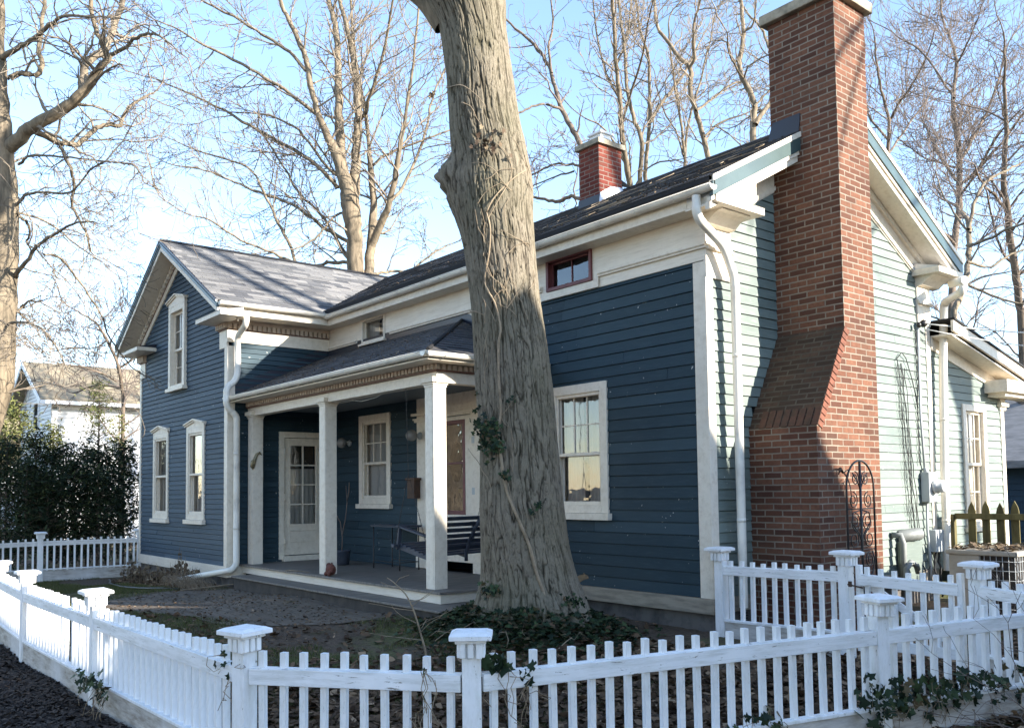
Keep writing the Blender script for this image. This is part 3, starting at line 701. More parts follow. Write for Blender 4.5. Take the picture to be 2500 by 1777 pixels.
def lrake(sx):
    e = (LR+sx*2.90, LEZ); t = (LR, LRZ)
    def seg(o0, o1, y0, y1, m1, k=0):
        e_ = (e[0]-sx*k, e[1]+LS*k); m1.prism([(e_[0], y0, e_[1]+o0), (t[0], y0, t[1]+o0), (t[0], y0, t[1]+o1), (e_[0], y0, e_[1]+o1)], (0, y1-y0, 0))
    m1 = MB(); seg(-.03, .004, LY0-.022, LY0+.03, m1); m1.build('drip_edge', M['darkflash'], H)
    m1 = MB(); seg(-.13, -.031, LY0-.004, LY0+.04, m1); seg(-.085, -.05, LY0-.018, LY0-.0042, m1); m1.build('rake_fascia', M['bluetrim'], H, bevel=.006)
    m1 = MB(); seg(-.215, -.131, LY0+.012, LY0+.04, m1); m1.build('rake_moulding', M['cream'], H, bevel=.004)
    m1 = MB(); seg(-.20, -.185, LY0+.04, YL-.02, m1); m1.build('rake_soffit', M['cream'], H)
    m1 = MB(); seg(-.335, -.32, YL-.045, YL-.02, m1, .47); m1.build('rake_line', M['line'], H)
    m1 = MB(); seg(-.47, -.3355, YL-.035, YL+.01, m1, .47); m1.build('rake_frieze', M['cream'], H, bevel=.003)
    m1 = MB(); seg(-.3195, -.2005, YL-.03, YL-.01, m1)
    n = 24
    for k in range(4, n):
        u0 = (k+.25)/n; u1 = (k+.7)/n; P = lambda u, o: (e[0]+(t[0]-e[0])*u, YL-.085, e[1]+(t[1]-e[1])*u+o)
        m1.prism([P(u0, -.30), P(u1, -.30), P(u1, -.215), P(u0, -.215)], (0, .0549, 0))
    m1.build('rake_dentils', M['cream'], H)
lrake(1); lrake(-1)
gutter('gutter', (LE+.0, LY0+.02, LEZ-.035), (LE+.0, 7.42, LEZ-.035), H, (1,0,0), hang=.62)
for q in ((XW+.02, LE-.002, LY0+.05, 7.60, 4.60, 4.615), (2*LR-LE, XL, LY0+.05, 12.9, 4.60, 4.615)): mb = MB(); mb.box(*q); mb.build('soffit', M['cream'], H)
mb = MB(); mb.box(LE-.02, LE, LY0+.04, 7.5, 4.60, LEZ-.03); mb.build('eave_fascia', M['cream'], H)
for x0, x1 in ((-19.62, -18.38), (-15.08, -13.93)):
    mb = MB(); mb.box(x0, x1, LY0, YL+.0, 4.545, 4.62); mb.build('cornice_return', M['cream'], H, bevel=.004)
    mb = MB(); mb.prism([(x0, LY0-.008, 4.621), (x0, YL, 4.621), (x0, YL, 4.70)], (x1-x0, 0, 0)); mb.build('return_flashing', M['darkflash'], H)
for sd_ in (1, 0):
    mb = MB()
    if sd_:
        mb.box(XW, XW+.06, YL-.06, YF, 4.53, 4.60); mb.box(-15.02, XW, YL-.06, YL, 4.53, 4.545); mb.box(XW, XW+.03, YL-.03, YF, 4.44, 4.53); mb.box(-14.98, XW, YL-.03, YL, 4.44, 4.53)
        dentils(mb, T4, YL-.05, YF-.02, 4.445, 4.528, .0302, .085); dentils(mb, T3, -14.98, -14.53, 4.445, 4.528, .0302, .085)
    else:
        mb.box(-19.5, -19.0, YL-.06, YL, 4.53, 4.545); mb.box(-19.46, -19.02, YL-.03, YL, 4.40, 4.53); dentils(mb, T3, -19.46, -19.02, 4.405, 4.528, .0302, .085)
    mb.build('dentil_band', M['tan'], H); mb = MB()
    if sd_: mb.box(XW, XW+.045, YL-.045, YF, 4.425, 4.4395); mb.box(-14.95, XW, YL-.045, YL, 4.425, 4.4395)
    else: mb.box(-19.4, -19.03, YL-.045, YL, 4.385, 4.3995)
    mb.build('brown_moulding', M['line'], H); mb = MB()
    if sd_: mb.box(XW-.01, XW+.028, YL-.028, YF, 4.215, 4.424); mb.box(-14.92, XW-.0102, YL-.0282, YL+.01, 4.12, 4.4242)
    else: mb.box(XL-.02, -19.05, YL-.028, YL, 4.08, 4.384)
    mb.build('wing_frieze', M['cream'], H, bevel=.003)
# ------------------------------------------------------------------ chimneys
XC = -5.11
def quv(mb, pts, uv): mb.poly(pts, uv)
mb = MB()
def wallquad(mb, a, b, z0, z1, u0, u1, top=None):
    t0, t1 = top or (z1, z1)
    mb.poly([(a[0], a[1], z0), (b[0], b[1], z0), (b[0], b[1], t1), (a[0], a[1], t0)], [(u0, z0), (u1, z0), (u1, t1), (u0, t0)])
X0 = XR+.002; y0l, y0u, y1 = 8.33, 8.94, 9.60; zs0, zs1, zt = 2.275, 3.385, 7.13
wallquad(mb, (X0, y0l), (XC, y0l), -.1, zs0, X0, XC)
wallquad(mb, (X0, y0u), (XC, y0u), zs1, zt, X0, XC)
# +X face
mb.poly([(XC, y0l, -.1), (XC, y1, -.1), (XC, y1, zt), (XC, y0u, zt), (XC, y0u, zs1), (XC, y0l, zs0)], [(y0l-.07, -.1), (y1-.07, -.1), (y1-.07, zt), (y0u-.07, zt), (y0u-.07, zs1), (y0l-.07, zs0)])
wallquad(mb, (XC, y1), (X0, y1), -.1, zt, 0, XC-X0); wallquad(mb, (X0, y1), (X0, y0u), 4.0, zt, 0, y1-y0u)
mb.poly([(X0, y0u, zt), (XC, y0u, zt), (XC, y1, zt), (X0, y1, zt)], [(0,0),(.8,0),(.8,.6),(0,.6)])
ch = mb.build('chimney', M['brick'], H, recalc=False)
ch['label'] = 'tall red brick chimney widening below a sloped shoulder'
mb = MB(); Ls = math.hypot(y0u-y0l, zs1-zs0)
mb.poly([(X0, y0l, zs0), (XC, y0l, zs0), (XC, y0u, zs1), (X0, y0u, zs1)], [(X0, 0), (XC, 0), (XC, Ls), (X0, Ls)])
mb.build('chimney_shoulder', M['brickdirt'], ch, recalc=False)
M['edgebrick'] = simple('edge_brick', (.20,.08,.052), (.12,.055,.038), 12, .9, .2, bmp=.5)
# sloped header course along the shoulder edge on the sunny side
mb = MB(); n = 17
for k in range(n):
    u0, u1 = (k+.07)/n, (k+.93)/n; f = lambda u, o: (XC+.003, y0l+(y0u-y0l)*u+o*.876, zs0+(zs1-zs0)*u-o*.48)
    mb.prism([f(u0, .0), f(u1, .0), f(u1, .10), f(u0, .10)], (.008, 0, 0))
mb.build('edge_bricks', M['edgebrick'], ch, bevel=.004); mb = MB()
for k in range(8):
    a = X0+.14+k*.0935; mb.prism([(a, y0l-.004, zs0-.01), (a+.078, y0l-.004, zs0-.01), (a+.078, y0l+.10, zs0+.185), (a, y0l+.10, zs0+.185)], (0, -.010, .006))
mb.build('header_bricks', simple('brown_header_brick', (.11,.055,.036), (.07,.045,.03), 12, .9, .2, bmp=.5), ch, bevel=.004)
mb = MB(); mb.box(X0-.075, XC+.075, y0u-.075, y1+.075, zt+.001, zt+.125); mb.build('chimney_cap', M['concrete'], ch, bevel=.012)
mb = MB(); mb.prism([(-6.02, 8.925, 5.60), (-5.60, 8.925, 5.60), (-5.565, 8.925, 5.93), (-5.93, 8.925, 5.93), (-5.98, 8.925, 5.80)], (0, .012, 0)); mb.build('chimney_flashing', M['darkflash'], ch)
# small chimney on the main roof
sx0, sx1, sy0, sy1, szt = -9.835, -9.395, 9.50, 10.0, 6.93
mb = MB()
for a, b, L in (((sx0, sy0), (sx1, sy0), .44), ((sx1, sy0), (sx1, sy1), .5), ((sx1, sy1), (sx0, sy1), .44), ((sx0, sy1), (sx0, sy0), .5)): wallquad(mb, a, b, 5.8, szt, a[0]+a[1], a[0]+a[1]+L)
c2 = mb.build('chimney', M['brick2'], H, recalc=False); c2['label'] = 'short red brick chimney on the roof ridge with a white vent cap'
mb = MB(); mb.box(sx0-.05, sx1+.05, sy0-.05, sy1+.05, szt+.001, szt+.085); mb.build('chimney_cap', M['concrete'], c2, bevel=.008)
mb = MB(); cx_, cy_ = (sx0+sx1)/2+.05, (sy0+sy1)/2-.03
mb.box(cx_-.07, cx_+.07, cy_-.07, cy_+.07, szt+.086, szt+.17)
for z, w in ((szt+.15, .115), (szt+.215, .15)):
    mb.box(cx_-w, cx_+w, cy_-w, cy_+w, z, z+.035)
    mb.box(cx_-w*.75, cx_+w*.75, cy_-w*.75, cy_+w*.75, z-.03, z)
mb.build('vent_cap', simple('white_vent_metal', (.72,.73,.74), rough=.4, bmp=0), c2, bevel=.004)
mb = MB(); mb.prism([(sx0-.03, sy0-.015, mz(sy0)-.02), (sx1+.03, sy0-.015, mz(sy0)-.02), (sx1+.004, sy0-.015, 6.14), (sx0-.004, sy0-.015, 6.14)], (0, .012, 0)); mb.build('apron_flashing', M['darkflash'], c2)
mb = MB(); mb.poly([(sx1+.03, sy0-.04, mz(sy0)-.03), (sx1+.035, sy1+.1, mz(sy1)-.05), (sx1+.012, sy1-.05, mz(sy1)+.05), (sx1+.012, 9.74, 6.30), (sx1+.012, sy0, 6.16)]); mb.poly([(sx1+.05, sy1+.2, mz(sy1+.2)), (sx1+.012, sy1-.02, mz(sy1)+.18), (sx1-.1, sy1+.05, mz(sy1)+.12)])
mb.build('side_flashing', M['metal'], c2, recalc=False)

# ------------------------------------------------------------------ porch
PE, PEZ, PT, PTZ = 5.75, 3.275, 7.62, 4.13; PS = (PTZ-PEZ)/(PT-PE); psl = math.hypot(1, PS); PRX = -8.55
mb = MB(); Lp = (PT-PE)*psl
courses(mb, (0, PE, PEZ), (1,0,0), (0,1,PS), Lp, lambda s: (-14.57, PRX-s/psl), .13, .008, 21)
courses(mb, (PRX, 0, PEZ), (0,1,0), (-1,0,PS), Lp, lambda s: (PE+s/psl, 7.61), .13, .008, 22)
pr = mb.build('porch_roof', M['shingled'], H, recalc=False)
mb = MB(); mb.poly([(-14.57, PE, PEZ-.004), (PRX, PE, PEZ-.004), (PRX-(PT-PE), PT, PTZ-.004), (-14.57, PT, PTZ-.004)]); mb.poly([(PRX, PE, PEZ-.004), (PRX, PT, PEZ-.004), (PRX-(PT-PE), PT, PTZ-.004)]); mb.build('roof_deck', M['dark'], pr, recalc=False)
mb = MB(); mb.prism([(-14.57, 7.605, 4.10), (PRX-(PT-PE), 7.605, 4.10), (PRX-(PT-PE)+.05, 7.605, 4.26), (-14.57, 7.605, 4.26)], (0, .004, 0))
mb.prism([(PRX-(PT-PE), 7.603, 4.10), (PRX+.02, 7.603, PEZ), (PRX+.02, 7.603, PEZ+.13), (PRX-(PT-PE)+.05, 7.603, 4.26)], (0, .004, 0))
mb.prism([(XW+.006, PE+.02, PEZ-.01), (XW+.006, PT, PTZ), (XW+.006, PT, PTZ+.2), (XW+.006, PE+.02, PEZ+.17)], (.004, 0, 0)); mb.build('wall_flashing', M['darkflash'], pr)
mb = MB(); mb.tube([(PRX, PE, PEZ+.01), (PRX-(PT-PE), PT, PTZ+.01)], .028, 6); mb.build('hip_cap', M['shingled'], pr)
mb = MB(); mb.box(-14.57, PRX+.01, PE-.012, PE+.01, 3.20, PEZ-.005); mb.box(PRX-.01, PRX+.012, PE, 7.62, 3.20, PEZ-.0052); mb.build('drip_edge', M['fasciag'], H)
gutter('gutter', (-14.66, PE+.02, 3.255), (PRX+.10, PE+.02, 3.255), H, (0,-1,0), hang=.5, r=.055)
gutter('gutter', (PRX-.02, PE-.10, 3.252), (PRX-.02, 7.60, 3.252), H, (1,0,0), hang=.6, r=.055)
mb = MB(); mb.box(-14.56, PRX, PE, 6.05, 3.175, 3.195); mb.box(-9.0, PRX, 6.05, 7.6, 3.175, 3.195)
mb.box(-14.56, -8.84, 6.06, 6.09, 3.10, 3.174); mb.box(-8.86, -8.83, 6.0601, 7.6, 3.10, 3.1745)
mb.build('cornice', M['cream'], H)
mb = MB(); mb.box(-14.55, -8.82, 6.045, 6.06, 3.105, 3.174); mb.box(-8.835, -8.815, 6.046, 7.6, 3.105, 3.1742)
dentils(mb, TF(6.045), -14.5, -8.80, 3.108, 3.17, .0, .045, .082, .05); dentils(mb, TX(-8.815), 6.01, 7.58, 3.108, 3.17, 0, .045, .082, .05)
mb.build('dentil_band', M['tan'], H)
mb = MB(); mb.box(-14.55, -8.80, 6.03, 6.08, 3.085, 3.1005); mb.box(-8.83, -8.799, 6.0302, 7.6, 3.085, 3.1002); mb.build('brown_moulding', M['line'], H)
mb = MB(); mb.box(-14.56, -8.84, 6.07, 6.23, 2.95, 3.084); mb.box(-8.985, -8.838, 6.072, 7.62, 2.951, 3.0838); mb.build('porch_beam', M['cream'], H, bevel=.004)
mb = MB(); mb.box(-14.56, -8.9, 6.2, 7.62, 3.07, 3.083); mb.build('porch_ceiling', simple('porch_ceiling_paint', (.16,.18,.19), rough=.7), H)
def column(x0, w=.187, y=6.05, left=False):
    mb = MB(); mb.box(x0, x0+w, y, y+w, .44, 2.93)
    for dy, dx in ((0, 0),): mb.box(x0+.028, x0+w-.028, y-.004, y, .50, 2.86)
    mb.box(x0+w, x0+w+.004, y+.028, y+w-.028, .50, 2.86)
    c = mb.build('porch_column', M['cream'], H, bevel=.006)
    mb = MB(); mb.box(x0-.022, x0+w+.022, y-.022, y+w+.022, 2.93, 2.955); mb.box(x0-.047, x0+w+.049, y-.045, y+w+.047, 2.955, 3.02); mb.box(x0-.01, x0+w+.01, y-.01, y+w+.01, 2.90, 2.93)
    mb.build('capital', M['cream'], c, bevel=.006)
    return c
for x in (-14.50, -11.88, -9.07): column(x)
mb = MB(); mb.box(-14.56, -8.60, 5.92, 7.62, .41, .44)
k = -14.5
mb.build('porch_floor', M['porchfloor'], H, bevel=.004)
mb = MB(); mb.box(-14.52, -8.64, 5.965, 5.99, .295, .409); mb.box(-8.665, -8.64, 5.99, 7.6, .295, .4088); mb.build('porch_skirt', M['creamx'], H, bevel=.003)
mb = MB(); mb.box(-14.1, -8.13, 5.60, 5.96, .27, .295); mb.box(-8.63, -8.13, 5.96, 7.3, .27, .2948); mb.build('step_tread', M['porchfloor'], H, bevel=.004)
mb = MB(); mb.box(-14.08, -8.16, 5.64, 5.66, .0, .269); mb.box(-8.18, -8.16, 5.66, 7.28, 0, .2688); mb.box(-14.08, -14.06, 5.66, 5.96, 0, .2688); mb.build('step_riser', simple('dark_riser_board', (.05,.045,.04), (.08,.07,.06), 5, .8, .2, bmp=.4), H)
mb = MB(); mb.lathe((-8.62, 5.90, .18), [(.02,0),(.09,.02),(.10,.06),(.06,.10),(.01,.11)], 9); mb.build('corner_stone', M['concrete'], H)
# wing side door
mb = MB(T4); mb.box(6.64, 6.735, 0, .04, .47, 2.71); mb.box(7.50, 7.60, 0, .04, .47, 2.71); mb.box(6.735, 7.50, 0, .04, 2.61, 2.71); mb.box(6.70, 7.53, 0, .10, .44, .53)
dc = mb.build('door_casing', M['cream'], H, bevel=.004)
d0 = -.012
mb = MB(T4); gy0, gy1, gz0, gz1 = 6.865, 7.36, 1.08, 2.47
mb.box(6.74, gy0, d0-.04, d0, .54, 2.605); mb.box(gy1, 7.495, d0-.04, d0, .54, 2.605); mb.box(gy0, gy1, d0-.04, d0, gz1, 2.605); mb.box(gy0, gy1, d0-.04, d0, .54, gz0)
mb.box(gy0-.03, gy0, d0, d0+.012, gz0-.03, gz1+.03); mb.box(gy1, gy1+.03, d0, d0+.012, gz0-.03, gz1+.03); mb.box(gy0, gy1, d0, d0+.012, gz1, gz1+.03); mb.box(gy0, gy1, d0, d0+.012, gz0-.03, gz0)
mb.box(gy0-.01, gy1+.01, d0, d0+.01, .76, .775); mb.box(gy0-.01, gy1+.01, d0, d0+.01, .955, .97); mb.box(gy0-.01, gy0+.005, d0, d0+.01, .775, .955); mb.box(gy1-.005, gy1+.01, d0, d0+.01, .775, .955)
mb.box((gy0+gy1)/2-.014, (gy0+gy1)/2+.014, d0-.03, d0-.004, gz0, gz1)
for k in range(1, 4): z = gz0+(gz1-gz0)*k/4; mb.box(gy0, gy1, d0-.0295, d0-.0045, z-.012, z+.012)
dr = mb.build('door', M['cream'], H, bevel=.003); dr['label'] = 'cream door with eight glass panes under the porch'
mb = MB(T4); mb.poly([(gy0, d0-.02, gz0), (gy1, d0-.02, gz0), (gy1, d0-.02, gz1), (gy0, d0-.02, gz1)]); mb.build('pane', M['glass'], dr, recalc=False)
mb = MB(T4); pleat(mb, gy0-.02, gy1+.02, gz0-.02, gz0+.98, -.09, .01, 40); mb.build('curtain', M['curtain'], dr, recalc=False)
mb = MB(T4); mb.box(6.2, 7.6, -1.22, -1.2, .3, 3.1); mb.build('room_backdrop', M['wallin'], dr)
mb = MB(T4); mb.box(6.80, 7.5, -.95, -.92, 2.10, 2.13)
for y in (6.90, 7.02, 7.28): mb.lathe((XW-.93, y, 2.30), [(.008,0),(.022,.015),(.026,.035),(.015,.055),(.004,.06)], 8) if False else None
mb.build('shelf', M['wood'], dr)
mb = MB()
for y in (6.88, 7.01, 7.12): mb.lathe((XW-.6, y, 2.33), [(.004,0),(.012,.01),(.014,.024),(.006,.036)], 8)
mb.build('bulb', M['bulb'], dr)
for z in (.78, 1.55, 2.36):
    mb = MB(T4); mb.box(6.705, 6.765, .035, .046, z-.05, z+.05); mb.tube([(6.737, .05, z-.055), (6.737, .05, z+.055)], .008, 6); mb.build('hinge', M['cream'], dr)
mb = MB(T4); mb.lathe((XW+.0, 7.44, 1.45), [(.01,0),(.01,.03),(.026,.04),(.03,.055),(.02,.07),(.003,.075)], 12, axis=(1,0,0)) if False else mb.box(7.42, 7.46, 0, .03, 1.4, 1.5)
mb.build('door_handle', M['gold'], dr)
# front entrance
mb = MB(T1)
mb.box(-11.60, -11.26, 0, .05, .45, 3.08); mb.box(-10.12, -9.78, 0, .05, .45, 3.08); mb.box(-11.26, -10.12, 0, .045, 2.74, 3.08)
for z in (2.80, 2.90): mb.box(-11.6, -9.78, .05, .058, z, z+.008)
mb.box(-11.64, -11.22, .05, .075, 2.70, 2.735); mb.box(-11.66, -11.20, .05, .09, 2.735, 2.76); mb.box(-11.68, -11.18, .05, .11, 2.80, 2.84)
mb.box(-10.16, -9.74, .05, .075, 2.70, 2.735); mb.box(-10.18, -9.72, .05, .09, 2.735, 2.76)
mb.box(-11.62, -11.24, .05, .07, .45, .62); mb.box(-10.14, -9.76, .05, .07, .45, .62)
ec = mb.build('entrance_surround', M['cream'], H, bevel=.004)
mb = MB(T1); mb.box(-11.25, -10.13, .0, .04, .59, 1.28); mb.box(-10.34, -10.13, 0, .04, 1.28, 2.73); mb.box(-11.25, -11.02, 0, .04, 1.28, 2.73); mb.box(-11.02, -10.34, 0, .04, 2.67, 2.73)
sd = mb.build('storm_door', M['cream'], H, bevel=.004)
mb = MB(T1); mb.box(-11.02, -10.96, .01, .045, 1.28, 2.67); mb.box(-10.40, -10.34, .01, .045, 1.28, 2.67); mb.box(-10.96, -10.40, .01, .045, 2.61, 2.67); mb.box(-10.96, -10.40, .01, .045, 1.28, 1.34); mb.box(-10.96, -10.40, .012, .04, 2.02, 2.05)
mb.build('screen_frame', M['maroon'], sd, bevel=.003)
mb = MB(T1); mb.poly([(-10.97, .02, 1.3), (-10.39, .02, 1.3), (-10.39, .02, 2.65), (-10.97, .02, 2.65)]); mb.build('pane', M['glass'], sd, recalc=False)
mb = MB(T1); mb.box(-11.0, -10.36, -.08, -.05, 1.2, 2.7)
mb.build('inner_door', simple('brown_gray_door', (.12,.11,.10), (.09,.08,.075), 4, .6), sd)
mb = MB(T1)
n = 20; c = (-10.68, 2.06)
mb.prism([(c[0]+.15*math.cos(2*math.pi*k/n), -.05, c[1]+.30*math.sin(2*math.pi*k/n)) for k in range(n)], (0, .008, 0)); mb.build('oval_glass', M['dark'], sd)
mb = MB(T1); mb.box(-10.62, -10.46, -.05, -.038, 1.60, 1.66); mb.build('mail_slot', M['gold'], sd)
for z in (2.36, 1.62, .85):
    mb = MB(T1); mb.box(-10.165, -10.10, .04, .052, z-.05, z+.05); mb.build('hinge', M['graymetal'], sd)
# porch lamps and mailbox
for x in (-13.80, -11.49):
    mb = MB(T1); mb.lathe((x, YF-(.05 if x > -12 else 0), 2.47), [(.05,0),(.055,.02),(.03,.05),(.02,.09)], 12, axis=(0,-1,0)) if False else None
    b_ = .05 if x > -12 else .0
    mb = MB(); mb.lathe((x, YF-b_, 2.49), [(.055,0),(.06,.02),(.035,.05),(.03,.10)], 14, axis=(0,-1,0)); lm = mb.build('porch_lamp', M['graymetal'], H)
    mb = MB(); mb.lathe((x, YF-b_-.09, 2.49), [(.03,0),(.07,.02),(.088,.06),(.09,.09),(.075,.13),(.04,.165),(.004,.18)], 18, axis=(0,-1,0)); mb.build('lamp_shade', M['lampglass'], lm)
mb = MB(T1); mb.box(-11.70, -11.50, .055, .17, 1.52, 1.82); mb.box(-11.73, -11.47, .05, .19, 1.80, 1.84); mb.build('mailbox', M['wood'], H, bevel=.006)

# ------------------------------------------------------------------ downspouts
g = MB()
spout('downspout', [pY(1700, 478, 7.29), pY(1701, 530, 7.29), pX(1766, 600, -5.80), (-5.80, 7.93, 3.9), (-5.80, 7.93, 2.2), (-5.80, 7.93, .34)], H, .047, label='front corner downspout with ribbed elbows')
mb = MB()
for k in range(9): mb.tube([(-5.80, 7.93, .30-k*.028), (-5.80, 7.93, .285-k*.028)], .055 if k % 2 else .047, 12)
mb.build('drain_boot', M['black'], H)
spout('downspout', [pX(601, 762, -14.0), pX(601, 790, -14.0), pX(580, 822, -14.42), pX(580.5, 905, -14.42), pX(575, 930, -14.42), pX(553.5, 945, -14.42), pX(552.5, 985, -14.42), pX(558, 998, -14.42), pX(578, 1015, -14.42), pX(577.5, 1200, -14.42), pX(577, 1378, -14.42), pX(566, 1391, -14.40), Vector(pZ(436, 1415, .17))], H, .05, label='wing downspout stepping round the porch gutter and lying out on the ground')
spout('downspout', [pX(2353, 695, -5.40), pX(2348, 712, -5.42), pX(2304, 740, -5.83), pX(2302.5, 900, -5.83), pX(2306, 1150, -5.83), pX(2314, 1392, -5.83)], H, .055, label='rear corner downspout beside the electric meter')
mb = MB(); mb.tube([pX(2322, 693, -5.62), pX(2356, 684, -5.36)], .06, 12); mb.build('gutter', M['gutter'], H)

# ------------------------------------------------------------------ rear addition
def ares(z):
    y0, y1 = 12.72, 15.12
    if z > 2.9: y1 = min(y1, 12.81+(3.984-.36-z)/.212 if .212 else y1)
    return (y0, y1) if y1-y0 > .05 else None
AD = (13.67, 14.47, .98, 2.84)
siding('addition_siding', T2, M['siding_lit'], H, .42, 3.7, .118, ares, [hole(*AD)], 31)
mb = MB(); mb.box(-9.5, XR-.06, 15.10, 15.13, 0, 3.2); mb.build('rear_wall', M['siding_lit'], H)
window(H, T2, *AD, cw=.10, sill=.07, mid=1.93, cols=3, rowsu=2, rowsl=2, colsl=3, curtain='full', sw=.04)
mb = MB(T2); mb.box(15.04, 15.16, -.02, .025, .4, 2.80); mb.build('corner_board', M['cream'], H, bevel=.004)
mb = MB(T2); mb.box(14.98, 15.2, .0, .05, 2.80, 2.86); mb.box(14.95, 15.24, 0, .08, 2.86, 2.93); mb.box(15.0, 15.2, 0, .04, 2.93, 3.02); mb.build('capital', M['cream'], H, bevel=.01)
RX = XR+.35
def sseg(o0, o1, x0, x1, y0=12.75, y1=15.95):
    m1 = MB(); f = lambda y: 3.984-.212*(y-12.81)
    m1.prism([(x0, y0, f(y0)+o0), (x0, y1, f(y1)+o0), (x0, y1, f(y1)+o1), (x0, y0, f(y0)+o1)], (x1-x0, 0, 0)); return m1
sseg(-.03, .0, -9.6, RX+.02).build('addition_roof', M['shingled'], H)
sseg(-.19, -.031, RX-.04, RX).build('rake_fascia', M['cream'], H, bevel=.004)
sseg(-.24, -.22, XR, RX-.04).build('rake_soffit', M['cream'], H)
sseg(-.42, -.241, XR-.01, XR+.03, y1=15.1).build('rake_frieze', M['cream'], H, bevel=.003)
mb = MB(); mb.box(XR, RX+.001, 14.50, 15.95, 3.05, 3.24); mb.box(XR, RX-.08, 14.62, 15.9, 2.99, 3.0499); mb.build('cornice_return', M['cream'], H, bevel=.006)

# ------------------------------------------------------------------ meter, cables, vents
mb = MB(T2); mb.box(12.28, 12.53, .02, .14, 1.385, 1.80); em = mb.build('electric_meter', M['graymetal'], H, bevel=.008)
mb = MB(); mb.lathe((XR+.14, 12.43, 1.60), [(.09,0),(.10,.02),(.10,.05),(.085,.055),(.085,.13),(.07,.15),(.002,.152)], 20, axis=(1,0,0)); mb.build('meter_dial', simple('pale_meter', (.6,.6,.58), rough=.3, spec=.6), em)
mb = MB(); mb.tube([(XR+.06, 12.36, 1.80), (XR+.06, 12.36, 1.86)], .035, 10); mb.tube([(XR+.05, 12.35, 1.86), (XR+.04, 12.31, 2.6), (XR+.04, 12.33, 3.85)], .017, 8)
mb.tube([(XR+.06, 12.36, 1.385), (XR+.05, 12.36, 1.0), (XR+.05, 12.42, .55), (XR+.05, 12.4, .3)], .018, 8); mb.build('conduit', M['graymetal'], em)
mb = MB(T2); mb.box(12.46, 12.70, .02, .12, .68, .99); mb.build('switch_box', M['graymetal'], H, bevel=.008)
mb = MB()
def sag(a, b, s, n=14, j=0): 
    a = Vector(a); b = Vector(b); return [a.lerp(b, k/n)-Vector((0,0,s*4*(k/n)*(1-k/n)))+Vector((random.uniform(-j,j), random.uniform(-j,j), 0)) for k in range(n+1)]
hd = Vector((XR+.10, 12.36, 3.90))
for k, (o, s) in enumerate(((0, .02), (.06, .05), (.11, .03))):
    mb.tube(sag((XR+.04, 11.72+o*1.6, 3.35-o), (XR+.05, 12.05+o*.8, .75+o), .0, 16, .012), .006, 5)
mb.tube([(XR+.03, 11.7, 3.35), (XR+.05, 11.82, 3.45), (XR+.04, 11.95, 3.38), (XR+.04, 12.1, 3.1), (XR+.04, 12.25, 2.7)], .007, 5)
mb.tube(sag((XR+.04, 12.29, 3.8), (XR+.035, 12.24, 1.9), 0, 20, .01), .008, 5)
mb.tube(sag((XR+.05, 12.0, 1.0), (XR+.07, 12.35, .5), .25, 14, .01), .008, 5); mb.tube(sag((XR+.06, 12.55, .7), (XR+.1, 12.45, .05), .05, 10, .02), .014, 6); mb.tube(sag((XR+.06, 12.62, .7), (XR+.12, 12.62, .05), .05, 10, .02), .014, 6)
for k in range(4): mb.tube(sag((XR+.04, 11.68+k*.05, 3.30), (XR+.045, 11.83+k*.06, 1.2-k*.1), 0, 12, .012), .004, 4)
mb.build('house_cables', M['wire'], H)
mb = MB(); mb.lathe(hd, [(.02,-.05),(.05,-.02),(.055,.03),(.02,.06)], 10, axis=(.3,.6,.4)); mb.lathe(hd+Vector((0,-.12,-.03)), [(.02,-.04),(.035,0),(.02,.04)], 8); mb.build('service_head', M['black'], H)
o = MB(); o.tube(sag(hd+Vector((.03,.05,0)), (-1.5, 22, 4.3), .25, 30), .010, 5); o.tube(sag(hd+Vector((.03,.02,-.08)), (-1.2, 22, 4.6), .6, 30), .007, 5)
sw_ = o.build('service_cable', M['wirew']); tag(sw_, 'pale utility cables running from the house wall past the rear eave', 'cable')
# gray vent hood and pipes low on the wall
mb = MB(); mb.tube([(XR+.02, 11.62, .93), (XR+.10, 11.68, .95), (XR+.14, 11.92, .96)], .085, 16, cap=False); mb.tube([(XR+.025, 11.40, .96), (XR+.12, 11.46, .96), (XR+.15, 11.46, .85), (XR+.15, 11.45, .1)], .042, 12)
mb.tube([(XR+.2, 11.75, .45), (XR+.2, 11.70, .55), (XR+.2, 11.55, .60), (XR+.2, 11.42, .52), (XR+.2, 11.38, .1)], .04, 12)
mb.build('vent_pipes', M['pvc'], H)
mb = MB(T2); mb.box(11.55, 12.1, .02, .10, .25, .86); mb.build('vent_cover', M['siding_lit'], H, bevel=.01)
# ------------------------------------------------------------------ batch tubes and leaves
def tubes_np(paths, n):
    """paths: list of (k,4) arrays x,y,z,r -> V, F"""
    P = np.concatenate(paths); ln = [len(p) for p in paths]
    D = np.concatenate([np.gradient(p[:, :3], axis=0) for p in paths])
    D /= np.linalg.norm(D, axis=1, keepdims=True)+1e-9
    ref = np.array([.31, .87, .12]); U = np.cross(D, ref); U /= np.linalg.norm(U, axis=1, keepdims=True)+1e-9; W = np.cross(D, U)
    th = np.arange(n)*2*math.pi/n
    V = P[:, None, :3]+(U[:, None]*np.cos(th)[None, :, None]+W[:, None]*np.sin(th)[None, :, None])*P[:, None, 3:4]
    idx = np.arange(len(P)); last = np.zeros(len(P), bool); last[np.cumsum(ln)-1] = True
    a = idx[~last]; j = np.arange(n)
    F = np.stack([a[:, None]*n+j, a[:, None]*n+(j+1) % n, (a[:, None]+1)*n+(j+1) % n, (a[:, None]+1)*n+j], -1).reshape(-1, 4)
    return V.reshape(-1, 3), F
